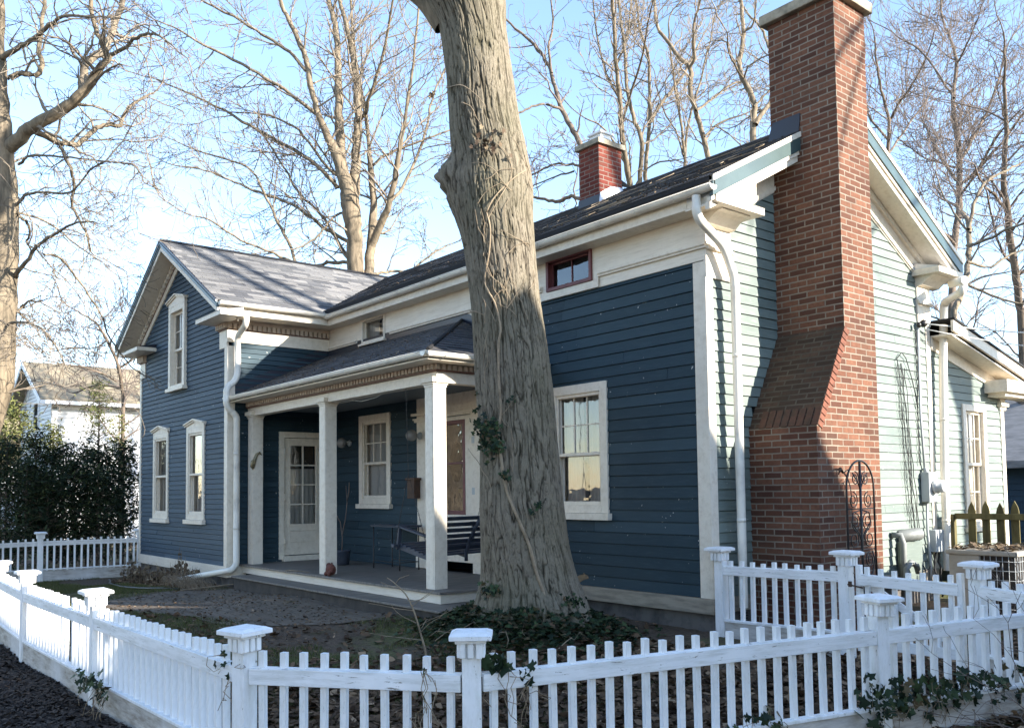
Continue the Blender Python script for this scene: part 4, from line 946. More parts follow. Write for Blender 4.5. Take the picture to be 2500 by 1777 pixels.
def smooth_path(pts, per=4, jit=0, rg=None):
    """catmull-rom through (x,y,z,r)"""
    P = [np.array(p, float) for p in pts]; P = [2*P[0]-P[1]]+P+[2*P[-1]-P[-2]]; out = []
    for k in range(1, len(P)-2):
        for t in np.arange(per)/per:
            a, b, c, d = P[k-1:k+3]
            q = .5*((2*b)+(-a+c)*t+(2*a-5*b+4*c-d)*t*t+(-a+3*b-3*c+d)*t**3); q[3] = b[3]+(c[3]-b[3])*t
            if jit: q[:3] += rg.normal(0, jit, 3)*min(1, q[3]*30)
            out.append(q)
    out.append(P[-2]); return np.array(out)
def grow(out, p, d, L, r, lev, rg, wob=.22, up=.10, nch=6, sub=.55, minr=.006, droop=0):
    n = max(3, min(9, int(L/.28)+2)); st = L/n; px, py, pz = p; dx, dy, dz = d; pts = [(px, py, pz, r)]
    rn = rg.normal(0, wob, (n, 3)).tolist(); kids = []
    for k in range(n):
        dx += rn[k][0]; dy += rn[k][1]; dz += rn[k][2]*.8+up-droop*(k/n)
        q = 1/math.sqrt(dx*dx+dy*dy+dz*dz+1e-9); dx *= q; dy *= q; dz *= q
        px += dx*st; py += dy*st; pz += dz*st; rr = max(minr, r*(1-.72*(k+1)/n)); pts.append((px, py, pz, rr)); kids.append((px, py, pz, dx, dy, dz, rr))
    out[lev].append(np.array(pts))
    if lev+1 >= len(out): return
    m = max(1, int(nch*min(1.6, L/1.2)*rg.uniform(.7, 1.3)))
    for i in range(m):
        k = min(len(kids)-1, int((.15+.85*(i+rg.random())/m)*len(kids))); x, y, z, ax, ay, az, rr = kids[k]
        v = rg.normal(0, 1, 3); dt = v[0]*ax+v[1]*ay+v[2]*az; v = v-np.array((ax, ay, az))*dt; v /= np.linalg.norm(v)+1e-9
        an = rg.uniform(.45, .95); c, s = math.cos(an), math.sin(an)
        grow(out, (x, y, z), (ax*c+v[0]*s, ay*c+v[1]*s, az*c+v[2]*s), L*sub*rg.uniform(.6, 1.15)*(1-.45*k/len(kids)), max(minr, rr*.62), lev+1, rg, wob, up, max(2, nch*.75), sub, minr, droop)
def bare_tree(name, label, limbs, depth, seed, base=None, dens=1.0, L0=2.4, mats=('treebark', 'twig'), levels=3, wob=.2, up=.06, minr=.007, spread=1.0, zs=None, group=None, droop=0):
    """limbs: lists of (u, v, width_px[, depth offset]) traced at their own distance; twigs grow from them in 3d"""
    rg = np.random.default_rng(seed); main = []
    for lb in limbs:
        off = rg.uniform(-1, 1)*spread; pts = []
        for k, q in enumerate(lb):
            dd = depth+(q[3] if len(q) > 3 else off*k/(len(lb)-1)*1.6)
            w = at(q[0], q[1], dd); pts.append((w.x, w.y, w.z, q[2]*.5*dd/FPX))
        main.append(smooth_path(pts, 4, .012, rg))
    if base is None:
        a = main[0][0]; base = (a[0], a[1])
    bz = gz(base[0], base[1]); a = main[0][0]
    if a[2] > bz+.2:
        stem = smooth_path([(base[0], base[1], bz-.1, a[3]*1.35), (base[0]*.5+a[0]*.5, base[1]*.5+a[1]*.5, (bz+a[2])/2, a[3]*1.08), tuple(a)], 5); main[0] = np.concatenate([stem[:-1], main[0]])
    root = empty(name, (base[0], base[1], bz), label, 'tree', group)
    V, F = tubes_np(main, 10); fast_mesh('trunk', V, F, M[mats[0]], root, True)
    out = [[] for _ in range(levels)]
    for li, lb in enumerate(main):
        seg = np.linalg.norm(np.diff(lb[:, :3], axis=0), axis=1); tot = seg.sum(); n = int(tot*2.3*dens*(0.5 if li == 0 else 1)); cum = np.concatenate([[0], np.cumsum(seg)])
        for i in range(n):
            s = tot*(.12+.88*(i+rg.random())/n); k = min(len(lb)-2, int(np.searchsorted(cum, s)-1)); k = max(k, 0)
            if lb[k][2] < bz+3.2: continue
            d = lb[k+1][:3]-lb[k][:3]; d /= np.linalg.norm(d)+1e-9
            v = rg.normal(0, 1, 3); v -= d*v.dot(d); v /= np.linalg.norm(v)+1e-9; an = rg.uniform(.5, 1.15)
            dr = d*math.cos(an)+v*math.sin(an)
            grow(out, tuple(lb[k][:3]), tuple(dr), L0*rg.uniform(.45, 1.1)*(1-.35*s/tot), max(minr*1.3, min(lb[k][3]*.5, .035)), 0, rg, wob, up, 6*dens**.5, .55, minr, droop)
        e = lb[-1]; d = lb[-1][:3]-lb[-2][:3]; d /= np.linalg.norm(d)+1e-9
        grow(out, tuple(e[:3]), tuple(d), L0*.9, max(minr*1.3, e[3]), 0, rg, wob, up, 6, .55, minr, droop)
    V1, F1 = tubes_np(out[0], 4); V2, F2 = tubes_np([p for l in out[1:] for p in l], 3)
    fast_mesh('crown', np.concatenate([V1, V2]), np.concatenate([F1, F2+len(V1)]), M[mats[1]], root)
    return root
def scatter(tV, tF, pos, yaw, tilt, scale, tone, rg, roll=None):
    n = len(pos); tV = np.asarray(tV, float); tF = np.asarray(tF)
    cy, sy, ct, st = np.cos(yaw), np.sin(yaw), np.cos(tilt), np.sin(tilt)
    ro = roll if roll is not None else rg.uniform(0, 2*math.pi, n); cr, sr = np.cos(ro), np.sin(ro)
    X = tV[None]*np.asarray(scale)[:, None, None]; x, y, z = X[..., 0], X[..., 1], X[..., 2]
    x, y = x*cr[:, None]-y*sr[:, None], x*sr[:, None]+y*cr[:, None]
    y, z = y*ct[:, None]-z*st[:, None], y*st[:, None]+z*ct[:, None]
    x, y = x*cy[:, None]-y*sy[:, None], x*sy[:, None]+y*cy[:, None]
    V = (np.stack([x, y, z], -1)+np.asarray(pos)[:, None]).reshape(-1, 3)
    F = (tF[None]+(np.arange(n)*len(tV))[:, None, None]).reshape(-1, tF.shape[1])
    return V, F, np.repeat(tone, len(tF))
leafV = [(-.5,0,.03),(-.2,-.33,.07),(.15,-.28,.02),(.5,0,.10),(.15,.30,.0),(-.22,.33,.08),(0,0,-.03)]
leafF = [(6,0,1),(6,1,2),(6,2,3),(6,3,4),(6,4,5),(6,5,0)]
def ivyT():
    rim = [(0,-.12),(.22,-.36),(.42,-.22),(.30,-.06),(.56,.14),(.26,.20),(0,.62),(-.26,.20),(-.56,.14),(-.30,-.06),(-.42,-.22),(-.22,-.36)]
    V = [(0,.02,.05)]+[(a, b, -.05*abs(a)*2+.02*(k % 3)) for k, (a, b) in enumerate(rim)]
    return V, [(0, k+1, (k+1) % 12+1) for k in range(12)]
ivV, ivF = ivyT()

# ------------------------------------------------------------------ picket fences
def shared(mbv, name, mat, bevel=0):
    o = mbv.build(name, mat, None, bevel=bevel); me = o.data; mods = bool(bevel); bpy.data.objects.remove(o); return me
def picket_me(h0, h1, w, seed):
    rg = random.Random(seed); mb = MB(); t = rg.uniform(-.003, .003)
    i = w/2; mb.box(-i, i, -i, i, h0, h1-.008+t); mb.prism([(-i,-i,h1-.0081+t),(i,-i,h1-.0081+t),(i,i,h1-.0081+t),(-i,i,h1-.0081+t)], (0,0,.003)); 
    return shared(mb, 'picket', M['fence'])
def place(me, name, root, loc, rz=0, tilt=(0,0), bevel=0):
    o = bpy.data.objects.new(name, me); COL.objects.link(o); o.parent = root
    o.location = Vector(loc)-root.location; o.rotation_euler = (tilt[0], tilt[1], rz)
    if bevel: m = o.modifiers.new('Bevel', 'BEVEL'); m.width = bevel; m.segments = 2; m.limit_method = 'ANGLE'
    return o
def post_me():
    mb = MB(); mb.box(-.052,.052,-.052,.052,-.16,.955)
    return shared(mb, 'post', M['fence'])
def cap_me():
    mb = MB(); mb.prism([(-.115,-.115,.965),(.115,-.115,.965),(.115,.115,.965),(-.115,.115,.965)], (0,0,.025))
    a, b = .115, .085
    lo = [(-a,-a,.990),(a,-a,.990),(a,a,.990),(-a,a,.990)]; hi = [(-b,-b,1.004),(b,-b,1.004),(b,b,1.004),(-b,b,1.004)]
    mb.poly(hi)
    for k in range(4): mb.poly([lo[k], lo[(k+1) % 4], hi[(k+1) % 4], hi[k]])
    mb.box(-.085,.085,-.085,.085,.945,.9645)
    for k in range(4):
        c, s = math.cos(k*math.pi/2), math.sin(k*math.pi/2)
        for x in (-.045, 0, .045):
            t = random.uniform(-.003,.003); p = [(x-.016, -.053+0), (x+.016, -.053), (x+.016, -.076), (x-.016, -.076)]
            mb.prism([(c*q[0]-s*q[1], s*q[0]+c*q[1], .865+t) for q in p], (0,0,.0795-t))
    return shared(mb, 'post_cap', M['fence'])
PM, CM = post_me(), cap_me()
PK = [picket_me(.22, .868, .037, k) for k in range(3)]+[picket_me(.22, .862, .036, 9), picket_me(.22, .85, .037, 11)]
PT_ = {'A': (-5.12,2.12,-.17), 'B': (-3.95,2.93,-.15), 'C': (-3.14,5.79,-.13), 'C2': (-2.32,8.62,-.10), 'D': (-4.42,7.61,.02), 'E': (-3.25,7.62,-.02), 'E2': (-2.15,7.30,-.06), 'F': (-5.80,7.56,.0),
       'G': (-8.09,2.05,-.17), 'H': (-10.83,2.02,-.18), 'I': (-12.75,2.08,-.18), 'I2': (-15.5,2.1,-.18), 'J': (-19.9,3.95,-.09), 'K': (-19.62,5.80,-.09), 'K2': (-20.2,1.9,-.13)}
def post(root, k, rz):
    x, y, z = PT_[k]; p = place(PM, 'post', root, (x, y, z), rz, bevel=.004)
    c = bpy.data.objects.new('post_cap', CM); COL.objects.link(c); c.parent = p
    m = c.modifiers.new('Bevel', 'BEVEL'); m.width = .003; m.segments = 1; m.limit_method = 'ANGLE'
    c.rotation_euler = (random.uniform(-.02,.02), random.uniform(-.02,.02), random.uniform(-.03,.03)); return p
def section(root, a, b, rail=(.672,.768), gap=.055, seed=1, n=None, base=True, side=1, skip=(), outd=None):
    """rail, base board and pickets between two posts; side +1/-1 chooses the face that carries the rail"""
    rg = random.Random(seed); A = Vector(PT_[a]); B = Vector(PT_[b]); d = B-A; L = math.hypot(d.x, d.y); t = Vector((d.x/L, d.y/L, 0)); nrm = Vector((t.y, -t.x, 0))*side; rz = math.atan2(t.y, t.x)
    s0, s1 = .053, L-.053; zz = lambda s: A.z+d.z*s/L
    def plank(z0, z1, o0, o1, nm, mat, bev=.004, sa=s0, sb=s1):
        mb = MB(); P = lambda s, o, z: tuple(Vector((A.x, A.y, zz(s)+z))+t*s+nrm*o)
        i = [mb.pt(P(s, o, z)) for s in (sa, sb) for o in (o0, o1) for z in (z0, z1)]
        for q in ((0,1,3,2),(4,6,7,5),(0,4,5,1),(2,3,7,6),(1,5,7,3),(0,2,6,4)): mb.face([i[k] for k in q])
        return mb.build(nm, mat, root, bevel=bev)
    plank(rail[0], rail[1], .019, .045, 'rail', M['fencer'])
    plank(rail[1]-.02, rail[1]+.004, -.017, .0185, 'rail_cap', M['fencer'], .002)
    if base:
        plank(-.14, .235, .0, .032, 'base_board', M['board']); plank(.2355, .258, -.03, .044, 'base_cap', M['fence'], .003)
    n = n or int(round(L/.1285)); 
    for k in range(1, n):
        if k in skip: continue
        s = L*k/n+rg.uniform(-.003,.003)
        if s < .085 or s > L-.085: pass
        p = A+t*s; place(rg.choice(PK[:4]) if rg.random() > .06 else PK[4], 'picket', root, (p.x, p.y, zz(s)+rg.uniform(-.004,.004)), rz+rg.uniform(-.03,.03), (rg.uniform(-.006,.006), rg.uniform(-.008,.008)))
def fence(label, chain, posts, group=None, **kw):
    a = PT_[chain[0]]; r = empty('picket_fence', a, label, 'fence', group)
    for k, (p, q) in enumerate(zip(chain, chain[1:])):
        o = kw.get('opt', {}).get(p+q, {}); section(r, p, q, seed=sum(map(ord, p+q)), **{**{x: y for x, y in kw.items() if x != 'opt'}, **o})
    for p, rz in posts: post(r, p, rz)
    return r
fence('white picket fence running along the sidewalk to the corner post', ['A','G','H','I','I2'], [('A',.30),('G',0),('H',0),('I',0),('I2',0)], side=-1, opt={'AG': {'n': 23}, 'GH': {'n': 22, 'skip': (7,)}})
mb = MB()
fence('white picket fence in front of the ivy covered trunk, bending away to the right', ['A','B','C','C2'], [('B',.9),('C',1.29),('C2',1.29)], side=1, opt={'AB': {'n': 11}, 'BC': {'n': 24}})
fence('short white picket fence between the house corner and the gate post', ['F','D'], [('F',0),('D',0)], rail=(.715,.805), side=1, n=11)
fence('white picket fence right of the gate, below the air conditioner', ['E','E2'], [('E',-.1)], rail=(.715,.805), side=1)
fence('white picket fence beside the dark hedge at the left wing', ['K','J','K2'], [('K',1.43),('J',1.43),('K2',1.43)], rail=(.72,.81), side=1)
ga = PT_['D']; gt = empty('picket_gate', (ga[0]+.09, ga[1], ga[2]), 'closed white picket gate with a diagonal brace beside the chimney', 'gate')
PT_['D1'] = (-4.33,7.61,.02); PT_['E1'] = (-3.34,7.62,-.01)
section(gt, 'D1', 'E1', rail=(.70,.795), side=1, seed=5, n=8, base=False)
for z in (.16,):
    mb = MB(); mb.box(-4.29, -3.38, 7.57, 7.595, .16, .25); mb.build('rail', M['fencer'], gt, bevel=.003)
mb = MB(); mb.bar((-4.26, 7.655, .74), (-3.42, 7.655, .24), .022, .07); mb.build('brace', M['fencer'], gt, bevel=.003)
for q in ((-4.31, -4.265, 7.585, 7.64, .12, .90), (-3.405, -3.36, 7.585, 7.64, .10, .88)): mb = MB(); mb.box(*q); mb.build('stile', M['fence'], gt, bevel=.003)
mb = MB(); mb.tube([(-4.37, 7.55, .72), (-4.22, 7.545, .70)], .008, 6); mb.box(-4.36, -4.33, 7.54, 7.556, .70, .75); mb.build('latch', M['wood'], gt)

# ------------------------------------------------------------------ the big trunk in the yard
TD = 9.36
prof = [(-260,1085,215),(-120,1100,205),(0,1133,203),(74,1155,163),(187,1171,164),(300,1181,173),(350,1189,182),(430,1201,184),(520,1205,184),(615,1219,173),(740,1233,170),(800,1240,175),(950,1252,188),(1070,1263,186),(1220,1272,200),(1340,1282,211),(1405,1291,226),(1440,1296,245),(1480,1300,268),(1520,1303,285)]
rows = []
for v, u, w in prof:
    p = at(u, v, TD); rows.append((p.z, p.x, p.y, w*.5*TD/FPX))
rows = np.array(sorted(rows)); rows = np.concatenate([[[rows[0][0]-.35, rows[0][1], rows[0][2], rows[0][3]*1.25]], rows])
nT, nZ = 460, 900; zt_ = np.linspace(rows[0][0], rows[-1][0], nZ)
cx = np.interp(zt_, rows[:, 0], rows[:, 1]); cy = np.interp(zt_, rows[:, 0], rows[:, 2]); rad = np.interp(zt_, rows[:, 0], rows[:, 3])
def sm(a, n=15):
    k = np.ones(n)/n; return np.convolve(np.pad(a, n//2, mode='edge'), k, 'valid')
cx, cy, rad = sm(cx, 21), sm(cy, 21), sm(rad, 13)
def vnoise(th, z, nth, nz, seed, zmax=30):
    """smooth periodic-in-angle value noise; th in cells, z in cells"""
    g = np.random.default_rng(seed).uniform(-1, 1, (nth, nz))
    i = np.floor(th).astype(int); j = np.floor(z).astype(int); f = th-i; h = z-j; f = f*f*(3-2*f); h = h*h*(3-2*h)
    a = g[i % nth, j % nz]; b = g[(i+1) % nth, j % nz]; c = g[i % nth, (j+1) % nz]; d = g[(i+1) % nth, (j+1) % nz]
    return (a*(1-f)+b*f)*(1-h)+(c*(1-f)+d*f)*h
th = np.linspace(0, 2*math.pi, nT, endpoint=False); TH, ZT = np.meshgrid(th, zt_)
u0 = TH/(2*math.pi)
w1 = vnoise(u0*9, ZT*2.2, 9, 64, 1)*.9+vnoise(u0*20, ZT*6, 20, 128, 2)*.35
r1 = 1-np.abs(vnoise((u0*110+w1*1.2) % 110, ZT*8.5+vnoise(u0*110, ZT*3, 110, 64, 8)*.9, 110, 151, 3))*2.3
r1 = np.clip(r1, -.6, 1); r2 = 1-np.abs(vnoise((u0*60+w1*.8) % 60, ZT*5, 60, 241, 4))*1.8
n1 = vnoise((u0*84+w1*.9) % 84, ZT*3.9+vnoise(u0*84, ZT*3, 84, 64, 18)*.8, 84, 97, 23); n2 = vnoise((u0*96+w1*1.4) % 96, ZT*8+vnoise(u0*96, ZT*5, 96, 64, 19)*.8, 96, 197, 24)
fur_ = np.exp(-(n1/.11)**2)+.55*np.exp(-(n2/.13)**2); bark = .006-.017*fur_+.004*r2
flare = np.exp(-(ZT-rows[1][0])/.28); lob = vnoise(u0*7, ZT*.0+1, 7, 4, 12)+.5*vnoise(u0*13, ZT*0+1, 13, 4, 13)
thk = math.atan2(-AX[0].y, -AX[0].x) % (2*math.pi); dth = (TH-thk+math.pi) % (2*math.pi)-math.pi; zk = at(1080, 432, TD).z
knob = .15*np.exp(-(dth/.42)**4)*np.exp(-np.abs((ZT-zk)/.15)**2.4)+.07*np.exp(-(dth/.6)**2)*np.exp(-((ZT-zk+.22)/.25)**2)
knob = knob*(1+.25*vnoise(u0*60, ZT*14, 60, 150, 31))
bulge = .055*vnoise(u0*5, ZT*.8, 5, 32, 14)
bz_ = at(1201, 470, TD).z; bulge += .07*np.exp(-((ZT-bz_)/.28)**2)*(.4+.6*np.maximum(0, np.cos(TH-2.0)))
RR = rad[:, None]*(1+.15*lob*flare)+bark*(.8+.5*flare)+bulge*.35+knob
VX = cx[:, None]+RR*np.cos(TH); VY = cy[:, None]+RR*np.sin(TH)
V = np.stack([VX, VY, ZT], -1).reshape(-1, 3)
i, j = np.meshgrid(np.arange(nT), np.arange(nZ-1)); a = (j*nT+i).ravel(); b = (j*nT+(i+1) % nT).ravel()
F = np.stack([a, b, b+nT, a+nT], 1)
tb = (cx[40], cy[40]); BT = empty('yard_tree', (tb[0], tb[1], gz(*tb)), 'huge furrowed tree trunk rising between the porch and the right window', 'tree')
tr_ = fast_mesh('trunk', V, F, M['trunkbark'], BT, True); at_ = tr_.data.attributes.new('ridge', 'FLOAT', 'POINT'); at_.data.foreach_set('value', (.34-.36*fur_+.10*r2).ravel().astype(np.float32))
kb = Vector((cx[np.searchsorted(zt_, bz_)], cy[np.searchsorted(zt_, bz_)], at(1100, 435, TD).z)); rt = AX[0]
i_ = int(np.searchsorted(zt_, zk)); tip = Vector((cx[i_], cy[i_], zk))-rt*(rad[i_]+.13)
mb = MB(); mb.lathe(tip, [(.075, .0), (.085, .012), (.07, .028), (.045, .024), (.02, .03), (.003, .028)], 16, axis=(-rt.x, -rt.y, -.15)); mb.build('knot_scar', simple('gray_scar_wood', (.16,.13,.105), (.09,.07,.055), 14, .9, .2, bmp=.6), BT)
top = Vector((cx[-1], cy[-1], zt_[-1])); zl = at(1100, 10, TD)
rgb = np.random.default_rng(5); mains = []
for dv, ln, r0 in (((-.75,-.1,.85), 5.5, .27), ((-.15,.5,.9), 6.5, .26), ((.45,-.15,.9), 6, .24)):
    d = Vector(dv).normalized(); pts = [(top.x, top.y, top.z-.5, r0*1.15)]
    for k in range(1, 6): q = top+d*(ln*k/5)+Vector((rgb.normal(0,.12), rgb.normal(0,.12), k*.12)); pts.append((q.x, q.y, q.z, r0*(1-.14*k)))
    mains.append(smooth_path(pts, 4))
q0 = at(1085, 60, TD); q1 = at(1035, 0, TD); q2 = at(960, -60, TD); q3 = at(850, -160, TD)
mains.append(smooth_path([(q0.x, q0.y, q0.z, .13), (q1.x, q1.y, q1.z, .10), (q2.x, q2.y, q2.z, .085), (q3.x, q3.y, q3.z, .06)], 4))
V, F = tubes_np(mains, 14); fast_mesh('limbs', V, F, M['treebark'], BT, True)
out = [[], [], []]
for lb in mains[:3]:
    for k in range(6, len(lb), 2):
        v = rgb.normal(0, 1, 3); v[2] = abs(v[2])*.6+.3; v /= np.linalg.norm(v); grow(out, tuple(lb[k][:3]), tuple(v), 3.2, .05, 0, rgb, .16, .08, 5, .55, .010)
V, F = tubes_np([p for l in out for p in l], 3); fast_mesh('crown', V, F, M['twig'], BT)

# vines on the trunk
def onbark(u, v, off=.03):
    """point on the trunk surface seen at (u,v)"""
    d = _ray(u, v); best = None
    for k in range(0, 40):
        dep = TD-.75+k*.02; p = Vector((0,0,CAMZ))+d*dep; i = int(np.clip(np.searchsorted(zt_, p.z), 0, nZ-1))
        if math.hypot(p.x-cx[i], p.y-cy[i]) < rad[i]+.02: return Vector((0,0,CAMZ))+d*(dep-off)
    return at(u, v, TD-.3)
rgv = random.Random(4); vn = MB()
def vine(pts, w0, w1, off=.015):
    P = [onbark(u+rgv.uniform(-2,2), v, off) for u, v in pts]
    path = smooth_path([(p.x, p.y, p.z, (w0+(w1-w0)*k/(len(P)-1))) for k, p in enumerate(P)], 4); vn.tube([q[:3] for q in path], [q[3] for q in path], 6)
vine([(1335,1465),(1312,1400),(1292,1330),(1268,1270),(1240,1200),(1226,1130),(1215,1060),(1222,1000),(1217,930),(1218,840),(1222,800),(1209,740),(1185,690),(1195,620),(1198,560),(1186,518)], .018, .008)
vine([(1186,518),(1200,490),(1225,460),(1262,430),(1285,415)], .010, .004); vine([(1195,600),(1180,560),(1192,530),(1220,480),(1250,430),(1240,380),(1210,350)], .007, .003)
vine([(1090,215),(1125,208),(1150,222),(1172,240),(1185,262)], .006, .003); vine([(1125,250),(1150,262),(1165,290),(1178,310)], .006, .003); vine([(1070,235),(1040,232),(1030,228)], .004, .002, .05) if False else None
for k in range(22):
    u = rgv.uniform(1150, 1300); v = rgv.uniform(420, 800); pts = [(u, v)]; a = rgv.uniform(-2.6, -.5)
    for j in range(rgv.randint(3, 6)): a += rgv.uniform(-.5,.5); u += math.cos(a)*20; v += math.sin(a)*24; u = min(max(u, 1120+(v-400)*.08), 1288+(v-400)*.05); pts.append((u, v))
    vine(pts, .0045, .0022, .02)
for k in range(7):
    u = rgv.uniform(1180, 1330); v = rgv.uniform(800, 1350); pts = [(u, v)]; a = rgv.uniform(-2.0, -1.1)
    for j in range(5): a += rgv.uniform(-.4,.4); u += math.cos(a)*18; v += math.sin(a)*26; pts.append((u, v))
    vine(pts, .004, .002, .015)
vo = empty('climbing_vine', (tb[0], tb[1]-.45, gz(*tb)), 'woody vine with ivy leaves climbing the big furrowed trunk', 'vine'); vn.build('stems', M['vine'], vo)
def leaves_obj(name, pos, rg, mat, smin, smax, T=(ivV, ivF), tilt=None, tone=None, label=None, cat=None, kind=None, parent=None, group=None, yaw=None):
    n = len(pos); V, F, t = scatter(T[0], T[1], pos, rg.uniform(0, 6.28, n) if yaw is None else yaw, rg.uniform(-.5, .5, n) if tilt is None else tilt, rg.uniform(smin, smax, n), rg.random(n) if tone is None else tone, rg)
    o = fast_mesh(name, V, F, mat, parent, cols=t); tag(o, label, cat, group, kind); return o
rn_ = np.random.default_rng(21); pos = []
for (u, v, su, sv, n) in ((1190,1045,26,22,150),(1210,1085,18,20,60),(1185,1075,14,30,60),(1232,1158,12,8,16),(1315,1235,8,10,9),(1295,1250,7,5,6),(1250,975,10,7,5),(1165,1010,6,40,12),(1195,1440,26,14,50),(1400,1470,26,14,60),(1290,1490,60,8,60)):
    for _ in range(n): p = onbark(u+rn_.normal(0, su*.55), v+rn_.normal(0, sv*.6), rn_.uniform(.02,.09)); pos.append(tuple(p))
leaves_obj('ivy_leaves', np.array(pos), rn_, M['ivy'], .035, .07, tilt=rn_.uniform(.6, 1.9, len(pos)), label=None, parent=vo, yaw=rn_.normal(.7, .7, len(pos)))
pos = [tuple(onbark(1195+rn_.normal(0,22), 350+rn_.normal(0,16), rn_.uniform(.02,.07))) for _ in range(26)]+[tuple(at(1058+rn_.uniform(-8,8), 240+rn_.uniform(-14,14), TD-.4)) for _ in range(5)]
leaves_obj('dry_leaves', np.array(pos), rn_, M['dead'], .05, .08, tilt=rn_.uniform(.6, 1.8, len(pos)), parent=vo)
# ivy mound at the foot of the trunk
n = 5200; an = rn_.uniform(0, 2*math.pi, n); rr = .42+np.abs(rn_.normal(0, .36, n)); px = tb[0]+rr*np.cos(an)*1.15; py = tb[1]+rr*np.sin(an)-.1
zz_ = ground_np(px, py)+.02+np.maximum(0, .30-.38*(rr-.4))*rn_.random(n)
leaves_obj('ivy_mound', np.stack([px, py, zz_], 1), rn_, M['ivy'], .045, .085, tilt=rn_.uniform(-.9, .9, n), label='dark ivy mound around the foot of the big trunk', cat='ivy', kind='stuff')
sq = []
for k in range(60):
    a0 = rn_.uniform(0, 6.28); r0 = rn_.uniform(.4, .9); p = [tb[0]+r0*math.cos(a0), tb[1]+r0*math.sin(a0), 0]; d = rn_.uniform(0, 6.28); pts = []
    for j in range(6): d += rn_.normal(0, .5); p[0] += .09*math.cos(d); p[1] += .09*math.sin(d); pts.append((p[0], p[1], gz(p[0], p[1])+.06+.12*math.sin(j/5*3.1)*rn_.random(), .004))
    sq.append(np.array(pts))
V, F = tubes_np(sq, 4); tag(fast_mesh('fallen_twigs', V, F, M['vine']), kind='stuff', label='thin dry twigs lying over the ivy', cat='twigs')
# ------------------------------------------------------------------ ground cover
rg = np.random.default_rng(31)
def in_fence(x, y):
    a = np.array([(-20.0,2.2),(-5.1,2.25),(-3.95,3.05),(-3.2,5.8),(-3.0,7.5),(-5.9,7.55),(-20.0,7.5)]); c = np.zeros(len(x), bool); j = len(a)-1
    for i in range(len(a)):
        s = ((a[i,1] > y) != (a[j,1] > y)) & (x < (a[j,0]-a[i,0])*(y-a[i,1])/(a[j,1]-a[i,1]+1e-9)+a[i,0]); c ^= s; j = i
    return c
def cover(n, x0, x1, y0, y1, keep):
    x = rg.uniform(x0, x1, n); y = rg.uniform(y0, y1, n); k = keep(x, y); x, y = x[k], y[k]
    return np.stack([x, y, ground_np(x, y)], 1)
walk = lambda x, y: (y > 3.55+np.maximum(0, x+14)*.22) & (y < 5.75) & (x > -14.6) & (x < -8.9)
steps = lambda x, y: (x > -14.6) & (x < -8.1) & (y > 5.6)
dens = lambda x, y: np.clip((x+8.4)/2.4+(3.4-y)*.25, .05, 1)*np.where(y > 2, 1, .3)
p = cover(60000, -14, -3, 2.1, 7.5, lambda x, y: in_fence(x, y) & ~walk(x, y) & ~steps(x, y) & (rg.random(len(x)) < np.clip(dens(x, y), 0, 1)) & ((x+5.9)**2+(y-7.5)**2 > .5))
p[:, 2] += rg.uniform(.0, .055, len(p))
leaves_obj('fallen_leaves', p, rg, M['litter'], .045, .105, T=(leafV, leafF), tilt=rg.normal(0, .5, len(p)), tone=rg.beta(1.3, 2.2, len(p)), label='brown fallen leaves covering the yard behind the corner fence', cat='leaves', kind='stuff')
p = cover(9000, -22, -8, 2.1, 5.6, lambda x, y: rg.random(len(x)) < .16+.55*np.exp(-((x+13)**2/2.2+(y-4.0)**2/.8))); p[:, 2] += .012
p2_ = cover(2600, -15.5, -8.3, 3.2, 5.7, lambda x, y: rg.random(len(x)) < .75); p2_[:, 2] += .016
leaves_obj('walk_debris', p2_, rg, M['litter'], .02, .055, T=(leafV, leafF), tilt=rg.normal(0, .3, len(p2_)), tone=rg.beta(1.6, 2, len(p2_)), label='small crushed leaves strewn over the front walk', cat='leaves', kind='stuff')
leaves_obj('leaf_scraps', p, rg, M['dead'], .02, .05, T=(leafV, leafF), tilt=rg.normal(0, .3, len(p)), label='pale leaf scraps scattered over lawn and walk', cat='leaves', kind='stuff')
p = cover(9000, -4.5, 0, 6.5, 12, lambda x, y: (x > -3.2+0*y) | (y > 7.7)); p[:, 2] += .015
leaves_obj('side_yard_leaves', p, rg, M['litter'], .04, .09, T=(leafV, leafF), tilt=rg.normal(0, .4, len(p)), label='leaf litter in the side yard by the chimney', cat='leaves', kind='stuff')
bl = [(-.06,0,0),(.06,0,0),(.02,.12,.6),(-.0,.28,1.0)]; blF = [(0,1,2),(0,2,3)]
def grassy(x, y):
    q = vnoise((x*1.1) % 40, (y*1.1) % 40, 40, 41, 77)+.5*vnoise((x*3) % 60, (y*3) % 60, 60, 61, 78)
    return in_fence(x, y) & ~walk(x, y) & ~steps(x, y) & (q > -.35) & (x < -4.6) & ~((y > 5.0) & (x < -14.6))
p = cover(170000, -20, -4.4, 2.1, 5.6, grassy)
leaves_obj('lawn_grass', p, rg, M['grass'], .025, .055, T=(bl, blF), tilt=rg.normal(0, .55, len(p)), tone=rg.beta(2, 2.5, len(p)), label='thin mossy winter grass of the front yard', cat='grass', kind='stuff')
p = cover(42000, -14, -1.5, .75, 2.02, lambda x, y: y < 2.0-np.maximum(0, x+8)*0); p[:, 2] += rg.uniform(0, .03, len(p))
chipV = [(-.5,-.16,0),(.5,-.12,.03),(.5,.14,0),(-.5,.15,.05)]; chipF = [(0,1,2),(0,2,3)]
p = p[~in_fence(p[:,0], p[:,1])]
leaves_obj('wood_chips', p, rg, M['chips'], .03, .09, T=(chipV, chipF), tilt=rg.normal(0, .35, len(p)), tone=rg.beta(1.4, 3, len(p)), label='dark wood chips along the street side of the fence', cat='wood chips', kind='stuff')
